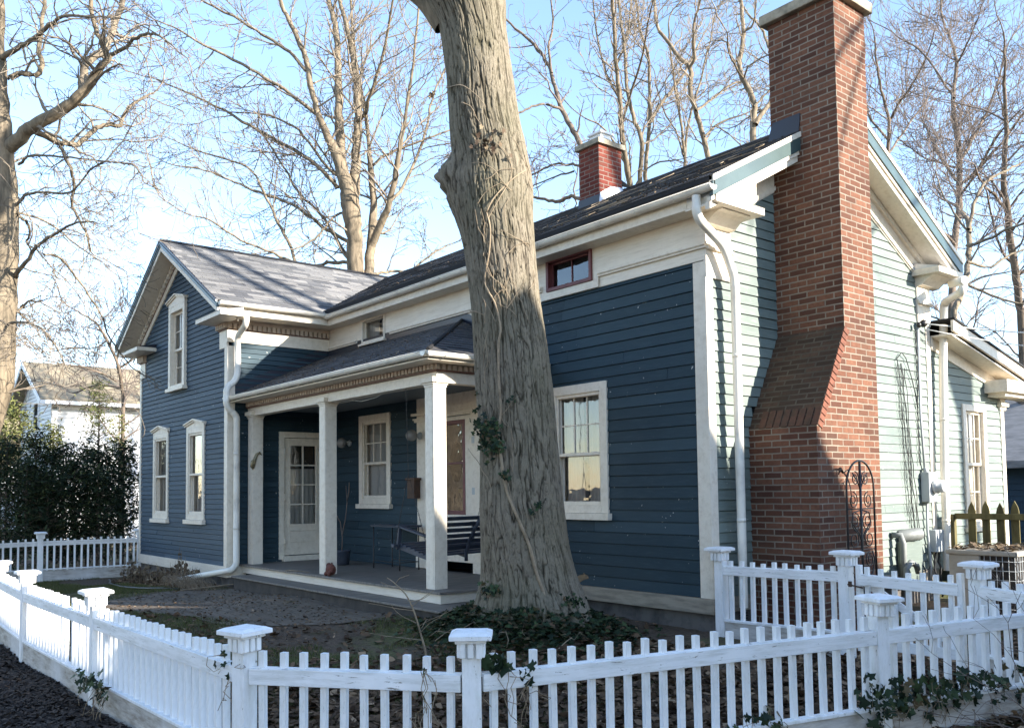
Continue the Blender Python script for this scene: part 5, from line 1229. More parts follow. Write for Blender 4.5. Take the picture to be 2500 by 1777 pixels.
p = cover(9000, -4.6, -1, 2, 8, lambda x, y: ~in_fence(x, y)); p[:, 2] += rg.uniform(0, .04, len(p))
leaves_obj('verge_leaves', p, rg, M['litter'], .05, .11, T=(leafV, leafF), tilt=rg.normal(0, .4, len(p)), label='red brown leaves on the verge outside the corner fence', cat='leaves', kind='stuff')
# flower bed with dead stalks by the wing
p = cover(2600, -19, -14.7, 4.75, 5.68, lambda x, y: y > 5.05-.35*np.sin((x+19)/4.3*3.1)); 
leaves_obj('bed_leaves', p, rg, M['litter'], .04, .09, T=(leafV, leafF), tilt=rg.normal(0, .5, len(p)), label='curled leaves in the bed under the wing windows', cat='leaves', kind='stuff')
def stalks(name, c, n, h, spread, label, cat='dead plant', leaf=.05, mat='dead', bend=.5, seed=1, group=None):
    r = np.random.default_rng(seed); root = empty(name, (c[0], c[1], gz(*c)), label, cat, group); out = []; lp = []
    for k in range(n):
        x, y = c[0]+r.normal(0, spread), c[1]+r.normal(0, spread*.5); a = r.uniform(0, 6.28); hh = h*r.uniform(.5, 1.1); b = bend*r.random()
        pts = [(x+math.cos(a)*b*hh*t*t, y+math.sin(a)*b*hh*t*t, gz(x, y)+hh*t*(1-.3*b*t), .004*(1-.5*t)) for t in np.linspace(0, 1, 6)]
        out.append(np.array(pts))
        for t in r.uniform(.25, 1, 4): q = pts[int(t*5)]; lp.append((q[0]+r.normal(0,.015), q[1]+r.normal(0,.015), q[2]))
    V, F = tubes_np(out, 4); fast_mesh('stems', V, F, M['vine'], root)
    if leaf: lp = np.array(lp); leaves_obj('leaves', lp, r, M[mat], leaf*.6, leaf*1.3, T=(leafV, leafF), tilt=r.uniform(.6, 2.4, len(lp)), parent=root)
    return root
for k, (x, n, h, lb) in enumerate(((-18.7,9,.45,'dead leafy plant at the fence end of the flower bed'),(-17.9,14,.35,'drooping brown perennial below the left wing window'),(-17.1,10,.28,'low dead plant between the two wing windows'),(-16.2,12,.42,'tangled dead stalks below the right wing window'),(-15.4,16,.32,'pale dead grass clump beside the downspout end'))):
    stalks('dead_perennial', (x, 5.35), n*3, h, .14, lb, seed=40+k, leaf=.07)
for k, x in enumerate((-16.05, -15.86, -15.62)): stalks('seed_stalk', (x, 5.40), 3, .62-.06*k, .015, ('tall','middle','shorter')[k]+' dark seed stalk standing against the wing wall', seed=60+k, leaf=.08, bend=.1)
r2 = np.random.default_rng(9); out = []
for k in range(260):
    x, y = -14.9+r2.normal(0, .28), 5.25+r2.normal(0, .14); a = r2.uniform(2.4, 4.4); L = r2.uniform(.25, .6); out.append(np.array([(x+math.cos(a)*L*t, y+math.sin(a)*L*t*.5, gz(x, y)+.32*math.sin(t*2.6)*L*1.2, .0022) for t in np.linspace(0, 1, 6)]))
V, F = tubes_np(out, 3); tag(fast_mesh('dry_grass_clump', V, F, M['grass'] if False else M['vine']), 'arching straw coloured grass under the end of the white downspout', 'grass')
mb = MB(); mb.tube([(-18.9+.42*k, 5.0-.35*math.sin(k/10*3.0)+.02*math.sin(k*2.1), gz(-18.9+.42*k, 4.8)+.02) for k in range(11)], .02, 6); tag(mb.build('bed_edging', M['black']), 'black plastic edging curving round the flower bed', 'edging')
mb = MB(); a = pZ(575, 1425, .12); b = pZ(760, 1383, .46); q = [Vector(pZ(440, 1440, .1)), a, a.lerp(b, .5)+Vector((0,0,.03)), Vector((-12.6, 5.9, .46)), Vector((-12.1, 6.0, .455))]
mb.tube(q, [.008,.012,.012,.008,.004], 6); tag(mb.build('fallen_stick', M['vine']), 'long thin stick resting on the porch edge', 'stick')
# sapling in the yard and bare bushes by the right fence
def bush(name, label, base, stems, seed, lev=3, up=.05, wob=.25, mat='twig', minr=.0022, nch=5, cat='bush'):
    r = np.random.default_rng(seed); root = empty(name, base, label, cat); out = [[] for _ in range(lev)]
    for (dx, dy, dz, L, rad_) in stems: grow(out, tuple(base), (dx, dy, dz), L, rad_, 0, r, wob, up, nch, .5, minr)
    V, F = tubes_np([p for l in out for p in l], 5); fast_mesh('branches', V, F, M[mat], root, True); return root, out
s0 = pZ(1045, 1700, -.05)
P = [pZ(1046,1700,-.05)]; dd = (P[0]-Vector((0,0,CAMZ))).dot(AX[2])
sp = smooth_path([tuple(at(u, v, dd))+(r,) for u, v, r in ((1046,1700,.011),(1040,1600,.009),(1028,1550,.008),(1010,1490,.007),(990,1450,.006),(960,1420,.004),(945,1410,.003))], 4)
root = empty('sapling', tuple(P[0]), 'bare leaning sapling behind the front fence, in front of the porch step', 'sapling'); lst = [sp]
for pts in (((1020,1530),(1045,1515),(1080,1500),(1110,1485)),((1005,1480),(1030,1460),(1060,1440)),((1010,1490),(970,1485),(935,1478),(900,1472)),((1030,1562),(980,1556),(930,1550),(880,1540)),((1000,1468),(1030,1462),(1050,1450)),((1016,1520),(985,1505),(965,1490),(955,1475)),((975,1432),(960,1432),(940,1425),(928,1420)),((965,1425),(975,1412),(985,1408),(998,1403)),((1025,1545),(1050,1520),(1075,1505),(1100,1480))):
    lst.append(smooth_path([tuple(at(u, v, dd-.05*k))+(.0035-.0006*k,) for k, (u, v) in enumerate(pts)], 3))
V, F = tubes_np(lst, 6); fast_mesh('stem', V, F, M['vine'], root, True)
bb = (-2.25, 6.35, gz(-2.25, 6.35)); 
r_, o_ = bush('bare_bush', 'leafless fine-twigged bush reaching over the right end of the fence', bb, [(-.9,.1,.9,1.0,.005),(-.8,-.4,.8,.9,.005),(-.5,.3,1,1.1,.005),(-1,.5,.6,.9,.005),(.2,.3,1,1.0,.005),(-.6,-.6,.5,.8,.005)], 17, nch=7, mat='twigd', minr=.0016, wob=.34)
lp = np.array([p[-1][:3] for l in o_ for p in l]); lp = lp[rg.random(len(lp)) < .10]
leaves_obj('dry_leaves', lp, rg, M['dead'], .02, .035, T=(leafV, leafF), parent=r_)
bush('bare_bush', 'second leafless bush standing by the brown picket fence', (-3.0, 9.6, gz(-3, 9.6)), [(-.7,.1,1,1.3,.009),(-.4,-.3,1,1.5,.009),(-.9,.4,.8,1.2,.008),(-.8,-.2,.7,1.2,.008)], 18, nch=6, mat='twigd')
# ivy on the fences
def ivy_run(name, label, pts, n, spread, seed, smin=.05, smax=.10, stems=8, nrm=(.3,-.9)):
    r = np.random.default_rng(seed); P = np.array(pts, float); k = r.integers(0, len(P)-1, n); t = r.random(n)[:, None]; c = P[k]*(1-t)+P[k+1]*t
    c += np.stack([r.normal(0, spread*.6, n), r.normal(0, spread*.6, n), r.normal(0, spread, n)], 1)+np.array([nrm[0]*.06, nrm[1]*.06, 0])
    root = empty(name, tuple(P[0]), label, 'ivy')
    leaves_obj('leaves', c, r, M['ivy'], smin, smax, tilt=r.uniform(.5, 1.9, n), parent=root, yaw=r.normal(math.atan2(nrm[1], nrm[0])+math.pi/2, .7, n))
    out = []
    for _ in range(stems):
        i = r.integers(0, n); p = c[i].copy(); q = [tuple(p)+(.003,)]
        for j in range(6): p = p+np.array([r.normal(0,.03), r.normal(0,.03), r.uniform(-.09,.02)]); q.append(tuple(p)+(.0022,))
        out.append(np.array(q))
    V, F = tubes_np(out, 4); fast_mesh('stems', V, F, M['vine'], root); return root
B = lambda s, z, o=0: (-3.95+.272*s*2.97*1.0, 2.93+.963*s*2.97, z-.14)
ivy_run('ivy_vine', 'dark ivy hanging over the base board of the corner fence at lower right', [B(.93,.30),B(1.05,.33),B(1.2,.30),B(1.45,.32),B(1.8,.27)], 300, .07, 3, .04, .10, 60, nrm=(.9,-.3))
ivy_run('ivy_vine', 'ivy sprig creeping along the base board near the corner fence middle', [B(.55,.26),B(.63,.30),B(.70,.27)], 16, .04, 4, .05, .09, 12, nrm=(.9,-.3))
ivy_run('ivy_vine', 'glossy ivy climbing the picket tops right of the front middle post', [(-3.93,3.03,.72),(-3.86,3.12,.66),(-3.82,3.3,.58)], 20, .035, 5, .06, .10, 10, nrm=(.4,-.8))
ivy_run('ivy_vine', 'ivy leaves at the foot of the front middle post', [(-4.02,2.85,.12),(-3.90,2.92,.10),(-3.85,2.98,.05)], 22, .05, 6, .05, .10, 6, nrm=(.4,-.9))
ivy_run('ivy_vine', 'small dark ivy sprig on the base board of the sidewalk fence', [(-8.08,1.98,.12),(-7.9,1.98,.10),(-7.65,1.98,.13),(-7.4,1.98,.06)], 46, .045, 7, .045, .085, 9, nrm=(0,-1))
ivy_run('ivy_vine', 'ivy twig behind the pickets next to the corner post', [(-5.42,2.13,.62),(-5.25,2.15,.58),(-5.2,2.15,.50)], 9, .03, 8, .04, .07, 5, nrm=(0,-1))
ivy_run('dry_vine', 'thin red brown vine winding up the pickets left of the middle post', [(-4.12,2.75,.05),(-4.14,2.73,.35),(-4.10,2.76,.6),(-4.0,2.83,.82)], 14, .03, 12, .02, .04, 16, nrm=(.4,-.9))

# ------------------------------------------------------------------ porch things
SW = empty('porch_swing', (-9.66, 6.86, .44), 'navy slatted porch swing hanging on chains behind the right column', 'porch swing', rz=R(9)); SW.rotation_euler = (0, 0, R(9))
TL = math.cos(R(13)), math.sin(R(13))
def tilt(x, y, z): z -= .5; return (x*TL[0]+z*TL[1]*1.0, y*1.14, .5-x*TL[1]+z*TL[0])
def lb(name, fn, mat='swing', bev=.004): mb = MB(tilt); fn(mb); return mb.build(name, M[mat], SW, bevel=bev, local=True)
# local: x forward is -x (faces left), long axis y
def seat(m):
    for k in range(7): x = -.28+k*.083; m.box(x, x+.062, -.60, .60, .44-k*.004, .462-k*.004)
lb('seat', seat)
def fr(m):
    for y in (-.57, 0, .57): m.box(-.30, .28, y-.02, y+.02, .375, .436)
    m.box(-.30, -.28, -.62, .62, .37, .44); m.box(-.33, -.27, -.68, -.62, .40, .44); m.box(-.33, -.27, .62, .68, .40, .44)
lb('seat_frame', fr)
def back(m):
    for k in range(5): z = .52+k*.085; x = .27+k*.032; m.bar((x, -.60, z), (x, .60, z), .014, .058, up=(.35,0,1))
    m.bar((.44, -.61, .95), (.44, .61, .95), .02, .05, up=(.35,0,1))
lb('backrest', back)
for y in (-.57, -.02, .57): lb('back_stile', lambda m: m.tube([(.33, y, .34), (.305, y, .45), (.33, y, .62), (.40, y, .80), (.47, y, .98)], .022, 8), bev=0)
def arms(m):
    for y in (-.60, .60):
        m.box(-.34, .36, y-.035, y+.035, .66, .685); m.bar((-.28, y, .42), (-.30, y, .66), .05, .03)
lb('armrest', arms)

def chain(m, a, b):
    a = Vector(a); b = Vector(b); n = int((b-a).length/.032); d = (b-a)/n; dn = d.normalized(); u = dn.orthogonal().normalized(); w = dn.cross(u)
    for k in range(n):
        c = a+d*(k+.5); s = u if k % 2 else w; m.tube([c-dn*.018, c-dn*.009+s*.006, c+dn*.009+s*.006, c+dn*.018, c+dn*.009-s*.006, c-dn*.009-s*.006, c-dn*.018], .0028, 4, cap=False)
for y in (-.73, .73):
    lk = MB(); chain(lk, tilt(-.30, y/1.14, .44), (-.04, y, 1.42)); chain(lk, tilt(.33, y/1.14, .50), (-.04, y, 1.42)); chain(lk, (-.04, y, 1.42), (-.08, y, 2.60)); lk.build('chain', M['black'], SW, local=True)
TB = empty('side_table', (-11.75, 7.28, .44), 'small black iron table against the porch wall left of the swing', 'table')
mb = MB(); mb.box(-.42, .42, -.20, .20, .645, .665); mb.box(-.43, .43, -.21, .21, .664, .676); mb.build('tabletop', M['swing'], TB, bevel=.006, local=True)
for x in (-.38, .38):
    for y in (-.17, .17): mb = MB(); mb.tube([(x, y, .645), (x, y, .10), (x, y, 0)], [.009,.009,.012], 8); mb.build('leg', M['black'], TB, local=True)
mb = MB(); mb.tube([(-.38,-.17,.12),(.38,-.17,.12)], .006, 6); mb.tube([(-.38,.17,.12),(.38,.17,.12)], .006, 6); mb.tube([(.38,-.17,.12),(.38,.17,.12)], .006, 6); mb.build('stretcher', M['black'], TB, local=True)
# terracotta ornament
tp = pY(823, 1392, 6.12); TO = empty('garden_ornament', (tp.x, 6.02, .44), 'small crumpled terracotta animal ornament beside the middle porch column', 'ornament')
bm = bmesh.new()
for c, r, s in (((0,0,.085), .085, (1.15,.8,.95)), ((.07,-.03,.12), .055, (1,1,1)), ((-.06,0,.14), .04, (1,1,1.1)), ((.10,-.05,.07), .028, (1.3,1,1)), ((-.05,-.05,.03), .03, (1,1,1.1)), ((.05,-.05,.03), .03, (1,1,1.1)), ((.03,.0,.165), .028, (.7,.5,1.2))):
    d = bmesh.ops.create_icosphere(bm, subdivisions=3, radius=r)
    for v in d['verts']: v.co = Vector((v.co.x*s[0]+c[0], v.co.y*s[1]+c[1], v.co.z*s[2]+c[2]))
me = bpy.data.meshes.new('figure'); bm.to_mesh(me); bm.free(); me.materials.append(M['terra']); me.polygons.foreach_set('use_smooth', [True]*len(me.polygons))
o = bpy.data.objects.new('figure', me); COL.objects.link(o); o.parent = TO
m = o.modifiers.new('Remesh', 'REMESH'); m.mode = 'VOXEL'; m.voxel_size = .009; m.use_smooth_shade = True
# brass ornament on the left column
mb = MB(); c = Vector((-14.31, 6.12, 2.22)); mb.T = None
mb.tube([c+Vector((.0,-.05,-.17)), c+Vector((.012,-.055,-.08)), c+Vector((.012,-.03,.0)), c+Vector((.012,.0,.07)), c+Vector((.012,.05,.10)), c+Vector((.0,.09,.06))], [.012,.034,.030,.026,.022,.006], 8)
mb.tube([c+Vector((.01,-.02,-.02)), c+Vector((.03,-.09,-.05)), c+Vector((.02,-.10,-.14)), c+Vector((.01,-.06,-.19))], [.02,.024,.02,.005], 8)
tag(mb.build('wall_ornament', M['gold']), 'brass curled ornament hung on the left porch column', 'ornament')
# bare stem in a dark pot near the side door
pb = Vector((-13.05, 7.05, .44)); PP = empty('potted_stem', tuple(pb), 'bare forked stem in a dark pot beside the cream porch door', 'plant')
mb = MB(); mb.lathe(pb, [(.09,0),(.12,.02),(.14,.22),(.15,.24),(.13,.24),(.12,.20)], 16); mb.build('pot', M['swing'], PP)
mb = MB()
for pts in (((0,0,.2),(.02,0,.45),(-.05,0,.70),(-.16,-.05,.86),(-.25,-.08,1.02),(-.27,-.08,1.22)),((-.1,-.02,.79),(-.2,-.1,.85),(-.30,-.12,.95),(-.36,-.12,1.12)),((.02,0,.5),(.05,.05,.8),(.0,.1,1.05),(-.04,.1,1.3)),((0,.1,1.05),(.06,.1,1.2),(.07,.1,1.35)),((-.25,-.08,1.02),(-.20,-.05,1.15),(-.16,0,1.28))):
    mb.tube([pb+Vector(q) for q in pts], [.011-.0014*k for k in range(len(pts))], 6)
mb.build('stems', M['twigd'], PP)
mb = MB(); mb.tube(sag((-12.9, 6.25, 2.97), (-9.2, 6.25, 3.02), .05, 16), .004, 4); mb.tube([(-11.2, 6.20, 2.95), (-10.9, 6.2, 2.90), (-10.5, 6.2, 2.92), (-10.1, 6.2, 3.0)], .005, 4); tag(mb.build('loose_wire', M['wirew']), 'thin pale wire drooping under the porch beam', 'wire')
# squirrel peeking from behind the trunk
def skin_animal():
    q = pY(1424, 1412, 6.55); q = at(1424, 1412, TD+.35); r0 = Vector((q.x, q.y, q.z))
    root = empty('squirrel', tuple(r0), 'brown squirrel peeking out from behind the foot of the big trunk', 'squirrel')
    right = Vector((AX[0].x, AX[0].y, 0)).normalized(); back = Vector((0,0,1)); f = right
    J = [((-.16,0,-.05), .045), ((-.08,0,-.015), .042), ((-.02,0,.012), .032), ((.01,0,.022), .030), ((.045,0,.012), .019), ((.062,0,.004), .010)]
    me = bpy.data.meshes.new('body'); vs = [tuple(right*p[0]+Vector((0,0,p[2]))) for p, r in J]; rs = [r for p, r in J]; es = [(k, k+1) for k in range(5)]
    sd = Vector((-right.y, right.x, 0))
    for s in (1, -1):
        k = len(vs); vs += [tuple(right*.012+sd*.016*s+Vector((0,0,.045))), tuple(right*.006+sd*.021*s+Vector((0,0,.062)))]; rs += [.009,.005]; es += [(3, k), (k, k+1)]
        k = len(vs); vs += [tuple(right*-.06+sd*.03*s+Vector((0,0,-.05))), tuple(right*-.04+sd*.035*s+Vector((0,0,-.09)))]; rs += [.014,.009]; es += [(1, k), (k, k+1)]
    k = len(vs); vs += [tuple(right*-.22+Vector((0,0,-.02))), tuple(right*-.25+Vector((0,0,.06)))]; rs += [.03,.03]; es += [(0, k), (k, k+1)]
    me.from_pydata(vs, es, []); o = bpy.data.objects.new('body', me); COL.objects.link(o); o.parent = root
    m = o.modifiers.new('Skin', 'SKIN'); 
    for v, r in zip(me.skin_vertices[0].data if me.skin_vertices else [], rs): v.radius = (r, r)
    if not me.skin_vertices:
        bpy.context.view_layer.objects.active = o
        try: me.attributes; 
        except Exception: pass
    s = o.modifiers.new('Sub', 'SUBSURF'); s.levels = 2; s.render_levels = 2
    return o, rs, root, right, sd
fur = simple('squirrel_fur', (.26,.17,.09), (.16,.12,.08), 60, .9, .2, sc=(1,1,2), bmp=.8, bscale=400)
o, rs, sr, right, sd = skin_animal()
if not len(o.data.skin_vertices):
    bm = bmesh.new(); bm.from_mesh(o.data); sk = bm.verts.layers.skin.verify()
    for v, r in zip(bm.verts, rs): v[sk].radius = (r, r); v[sk].use_root = (v.index == 1)
    bm.to_mesh(o.data); bm.free()
o.data.materials.append(fur)
for s in (1, -1):
    mb = MB(); c = sr.location+right*.028+sd*(.021*s)+Vector((0,0,.024)); mb.lathe(c-Vector((0,0,.006)), [(.001,0),(.005,.002),(.006,.006),(.005,.010),(.001,.012)], 8); mb.build('eye', M['black'], sr)

# ------------------------------------------------------------------ trellis, air conditioner, brown fence
TR = empty('garden_trellis', (-4.9, 8.78, .05), 'black wrought iron scroll trellis with a rounded top leaning by the chimney', 'trellis')
tz = lambda z: z
mb = MB(); yc, w = 8.78, .275; zb, zs = .05, 1.60
def arc(c, r, a0, a1, n=14, ry=None): return [(-4.9, c[0]+r*math.cos(a0+(a1-a0)*k/n), c[1]+(ry or r)*math.sin(a0+(a1-a0)*k/n)) for k in range(n+1)]
mb.tube([(-4.9, yc-w, zb)]+[(-4.9, yc-w, zs)]+arc((yc, zs), w, math.pi, 0, 18, .29)+[(-4.9, yc+w, zb)], .011, 8)
mb.tube([(-4.9, yc, zb), (-4.9, yc, zs+.28)], .014, 8); mb.build('frame', M['black'], TR)
for z in (.30, .95, 1.38): mb = MB(); mb.tube([(-4.9, yc-w, z), (-4.9, yc+w, z)], .006, 6); mb.build('crossbar', M['black'], TR)
def scroll(c, r, s, flip=1, turns=1.6, n=26): return [(-4.9, c[0]+s*r*(1-.72*k/n)*math.cos(math.pi/2+flip*2*math.pi*turns*k/n)*1.0, c[1]+r*(1-.72*k/n)*math.sin(math.pi/2+flip*2*math.pi*turns*k/n)) for k in range(n+1)]
mb = MB()
for s in (1, -1):
    for c, r in (((yc+s*.10, 1.70), .075), ((yc+s*.15, 1.47), .09), ((yc+s*.12, 1.24), .10), ((yc+s*.15, 1.06), .10), ((yc+s*.15, .84), .085), ((yc+s*.16, .45), .11), ((yc+s*.12, .22), .08)): mb.tube(scroll(c, r, s), .006, 5)
    mb.tube([(-4.9, yc, .42), (-4.9, yc+s*.06, .58), (-4.9, yc+s*.20, .70), (-4.9, yc+s*.25, .84), (-4.9, yc+s*.2, .93)], .008, 6)
    mb.tube([(-4.9, yc, 1.02), (-4.9, yc+s*.05, 1.12), (-4.9, yc+s*.19, 1.24), (-4.9, yc+s*.16, 1.34), (-4.9, yc, 1.37)], .007, 6)
    mb.tube([(-4.9, yc, 1.58), (-4.9, yc+s*.05, 1.66), (-4.9, yc+s*.15, 1.76)], .007, 6)
mb.build('scroll', M['black'], TR)
mb = MB(); mb.tube([(-4.9, 8.45, 1.76), (-4.9, 8.40, 1.80), (-4.9, 8.36, 1.74)], [.012,.02,.004], 6); mb.tube([(-4.9, yc-w+.07, 1.80), (-4.9, 8.45, 1.76)], .006, 5); mb.build('finial', M['wood'], TR)
AC = empty('air_conditioner', (-4.72, 11.6, .02), 'beige outdoor air conditioner with a black wire grille and leaves on top', 'air conditioner')
beige = simple('beige_enamel', (.42,.38,.32), (.34,.30,.25), 5, .5)
for nm_, q in (('base_pan', (-.40,.40,-.40,.40,0,.04)), ('lid', (-.42,.42,-.42,.42,.74,.80))): mb = MB(); mb.box(*q); mb.build(nm_, beige, AC, bevel=.015, local=True)
mb = MB(); mb.box(-.39,-.02,-.40,.0,.04,.74); mb.build('side_panel', beige, AC, bevel=.01, local=True)
mb = MB(); mb.box(-.36,.36,-.36,.36,.05,.735); mb.build('coil', M['black'], AC, local=True)
mb = MB()
for k in range(12): t = -.38+k*.069; mb.tube([(t, -.40, .04), (t, -.40, .74)], .004, 5) if t > -.03 else None; mb.tube([(.40, t, .04), (.40, t, .74)], .004, 5)
for z in np.linspace(.12, .68, 6): mb.tube([(-.02,-.405,z),(.405,-.405,z),(.405,.40,z)], .004, 5)
mb.build('grille', M['graymetal'], AC, local=True)
lp = np.stack([rg.uniform(-5.1,-4.35,260), rg.uniform(11.2,12,260), .82+rg.uniform(0,.05,260)], 1)
leaves_obj('leaf_pile', lp, rg, M['dead'], .05, .10, T=(leafV, leafF), tilt=rg.normal(0,.4,260), label='dry leaves lying on top of the air conditioner', cat='leaves', kind='stuff')
BF = empty('board_fence', (-5.85, 12.9, 0), 'weathered olive brown picket fence with pointed tops behind the air conditioner', 'fence')
mb = MB(); mb.box(-5.86,-5.78,12.86,12.96,-.1,1.20); mb.build('post', M['olivewood'], BF)
mb = MB(); mb.box(-5.78,-2.2,12.90,12.94,1.13,1.215); mb.build('rail', M['olivewood'], BF, bevel=.004)
mb = MB(); mb.box(-5.78,-2.2,12.90,12.94,.25,.33); mb.build('rail', M['olivewood'], BF, bevel=.004)
k = 0; x = -5.56
while x < -2.2:
    mb = MB(); w = .052; h = 1.38+.015*math.sin(k*2.3)
    mb.prism([(x-w, 12.941, .05), (x+w, 12.941, .05), (x+w, 12.941, h-.14), (x+w*.75, 12.941, h-.08), (x, 12.941, h), (x-w*.75, 12.941, h-.08), (x-w, 12.941, h-.14)], (0, .02, 0)); mb.build('picket', M['olivewood'], BF); k += 1; x += .19
mb = MB(); mb.tube([(-5.02,12.85,.35),(-4.98,12.84,.62),(-4.90,12.83,.80),(-4.78,12.84,.86),(-4.6,12.84,.80)], .022, 8); tag(mb.build('garden_hose', M['black']), 'black hose looped over the brown picket fence', 'hose')
mb = MB(); c = Vector((-4.35, 9.0, .06))
bm = bmesh.new()
for cc, r, s in (((-4.55,9.35,.10), .28, (1.4,1,.5)), ((-4.1,9.5,.06), .2, (1.2,1,.45))):
    d = bmesh.ops.create_icosphere(bm, subdivisions=3, radius=r)
    for v in d['verts']: v.co = Vector((v.co.x*s[0]+cc[0]+.02*math.sin(v.co.y*40), v.co.y*s[1]+cc[1], v.co.z*s[2]+cc[2]+.015*math.sin(v.co.x*50)))
me = bpy.data.meshes.new('mossy_stone'); bm.to_mesh(me); bm.free(); me.materials.append(simple('mossy_stone', (.10,.11,.04), (.16,.15,.10), 9, .9, .2, bmp=.6, bscale=30))
tag_o = bpy.data.objects.new('mossy_stone', me); COL.objects.link(tag_o); tag(tag_o, 'mossy flat stones seen through the gate pickets', 'stone')
# ------------------------------------------------------------------ bare trees
S_ = lambda s: [tuple(float(x) for x in q.split(',')) for q in s.split()]
bare_tree('bare_tree', 'gnarled sunlit tree at the left edge with twisting dark limbs', [
 S_('-12,930,84 -4,820,78 2,700,74 8,600,70 10,500,66 6,400,58 4,300,44 2,200,30 0,90,24 -4,-60,20'),
 S_('22,360,34 60,325,32 110,292,30 165,258,27 205,225,24 240,180,18 262,140,15 252,112,13 232,70,11 222,0,10 225,-60,8'),
 S_('200,222,20 203,185,20 212,155,19 245,128,18 268,90,16 285,45,14 303,-10,13 320,-80,10'),
 S_('262,138,10 300,120,9 335,92,8 360,83,7 388,88,6 420,110,4'),
 S_('78,318,16 115,335,15 160,352,14 200,347,13 228,318,12 262,305,11 292,308,10 306,272,8 340,245,7 375,228,5'),
 S_('146,352,9 160,385,8 176,420,8 180,460,8 178,508,7 196,540,6 212,575,5 222,615,4'),
 S_('20,192,15 55,180,14 98,180,13 97,130,12 100,70,10 112,0,9 118,-60,7'),
 S_('8,140,14 55,110,12 92,85,11 130,55,9 168,38,7 230,42,5 290,45,4'),
 S_('45,402,7 78,380,6 150,383,5 240,393,4 320,402,4 345,425,3'),
 S_('44,500,8 68,474,7 120,470,6 175,468,5 220,415,4 260,392,4'),
 S_('44,528,8 62,540,7 72,565,6 66,595,5 90,610,4'),
 S_('36,675,12 60,640,10 105,592,8 150,560,6 190,543,5 232,543,4'),
 S_('110,622,6 150,632,6 195,690,5 245,765,4 268,825,4 320,895,3'),
 S_('12,792,7 50,786,6 100,802,5 140,850,4 165,905,3'), S_('44,520,6 120,545,5 190,600,4 250,640,3')],
 15.5, 1, base=tuple(at(-170,1250,15.5))[:2], dens=1.6, L0=1.7, levels=3, wob=.36, up=.0, minr=.005, spread=1.4, droop=.05)
bare_tree('bare_tree', 'large sunlit many-stemmed tree behind the wing roof', [
 S_('868,690,42 866,620,40 865,577,39 858,520,46 852,480,46 842,439,34 823,383,26 800,333,19 777,277,15 762,225,14 752,165,14 745,139,13 722,83,12 699,37,10 680,-10,9 660,-90,7'),
 S_('838,440,27 829,337,25 828,277,21 826,185,18 822,110,15 819,60,14 803,0,12 795,-80,9'),
 S_('858,500,32 867,443,27 869,400,24 870,346,21 874,296,20 874,249,19 870,199,17 856,115,13 842,46,11 828,-10,9 820,-80,7'),
 S_('900,690,25 902,650,25 906,610,24 911,545,21 911,490,17 906,406,15 900,351,9 893,286,9 879,208,8 865,115,7 856,0,6 850,-80,5'),
 S_('908,600,20 934,536,19 953,490,15 971,393,13 985,314,8 999,222,7 1013,125,6 1024,0,5 1030,-80,4'),
 S_('953,492,8 994,439,8 1031,346,7 1046,290,6 1054,245,5 1085,170,4 1120,110,3'),
 S_('851,591,9 796,559,9 754,527,8 694,490,7 615,462,6 560,440,5 500,416,4 430,405,3'),
 S_('823,457,11 777,406,10 731,374,9 662,337,8 592,296,7 500,247,5 430,215,4 370,190,3'),
 S_('777,282,10 722,240,9 662,199,8 592,157,7 500,113,6 430,70,4 380,50,3'),
 S_('745,171,9 708,129,8 652,92,7 592,55,6 500,5,5 450,-30,4'),
 S_('879,674,8 842,619,8 800,545,7 768,508,7 722,462,6 699,416,5 671,374,5 652,342,4'),
 S_('722,647,8 708,600,8 680,545,7 652,485,6 625,430,5 592,402,5 500,374,4 440,350,3'),
 S_('717,642,7 652,610,6 600,592,5 546,559,5 500,533,4 450,520,3 390,480,3'),
 S_('911,402,7 939,379,7 985,360,6 1045,337,5 1096,319,4 1130,300,3'),
 S_('852,640,9 800,642,8 760,655,6 740,670,5'), S_('905,670,8 943,665,7 999,660,6 1045,628,5 1090,600,4'),
 S_('850,515,6 815,530,6 790,560,6 760,590,5 720,608,4'), S_('874,296,8 893,277,9 905,230,8 935,130,7 950,60,6 962,-20,5'),
 S_('842,439,8 800,410,7 740,330,6 700,300,5 640,280,4 580,275,3')],
 24, 2, dens=.95, L0=2.8, levels=3, wob=.17, up=.05, minr=.0075, spread=1.6)
bare_tree('bare_tree', 'tall grey-barked tree rising behind the small roof chimney, twin stems', [
 S_('1548,520,17 1540,460,15 1528,400,14 1519,330,13 1512,240,11 1505,159,10 1500,70,9 1492,-20,8 1488,-90,6'),
 S_('1545,480,13 1560,440,12 1568,355,11 1545,282,10 1530,205,9 1527,136,8 1514,45,7 1508,-30,6'),
 S_('1518,300,7 1545,215,6 1570,130,5 1582,60,4 1600,-20,3'), S_('1512,240,7 1480,180,6 1462,110,5 1450,30,4 1446,-40,3'), S_('1505,160,6 1530,95,5 1540,20,4 1545,-40,3'),
 S_('1528,400,6 1500,350,5 1470,310,4 1430,290,3')], 25, 3, dens=1.0, L0=2.6, levels=3, wob=.2, minr=.0078, spread=2)
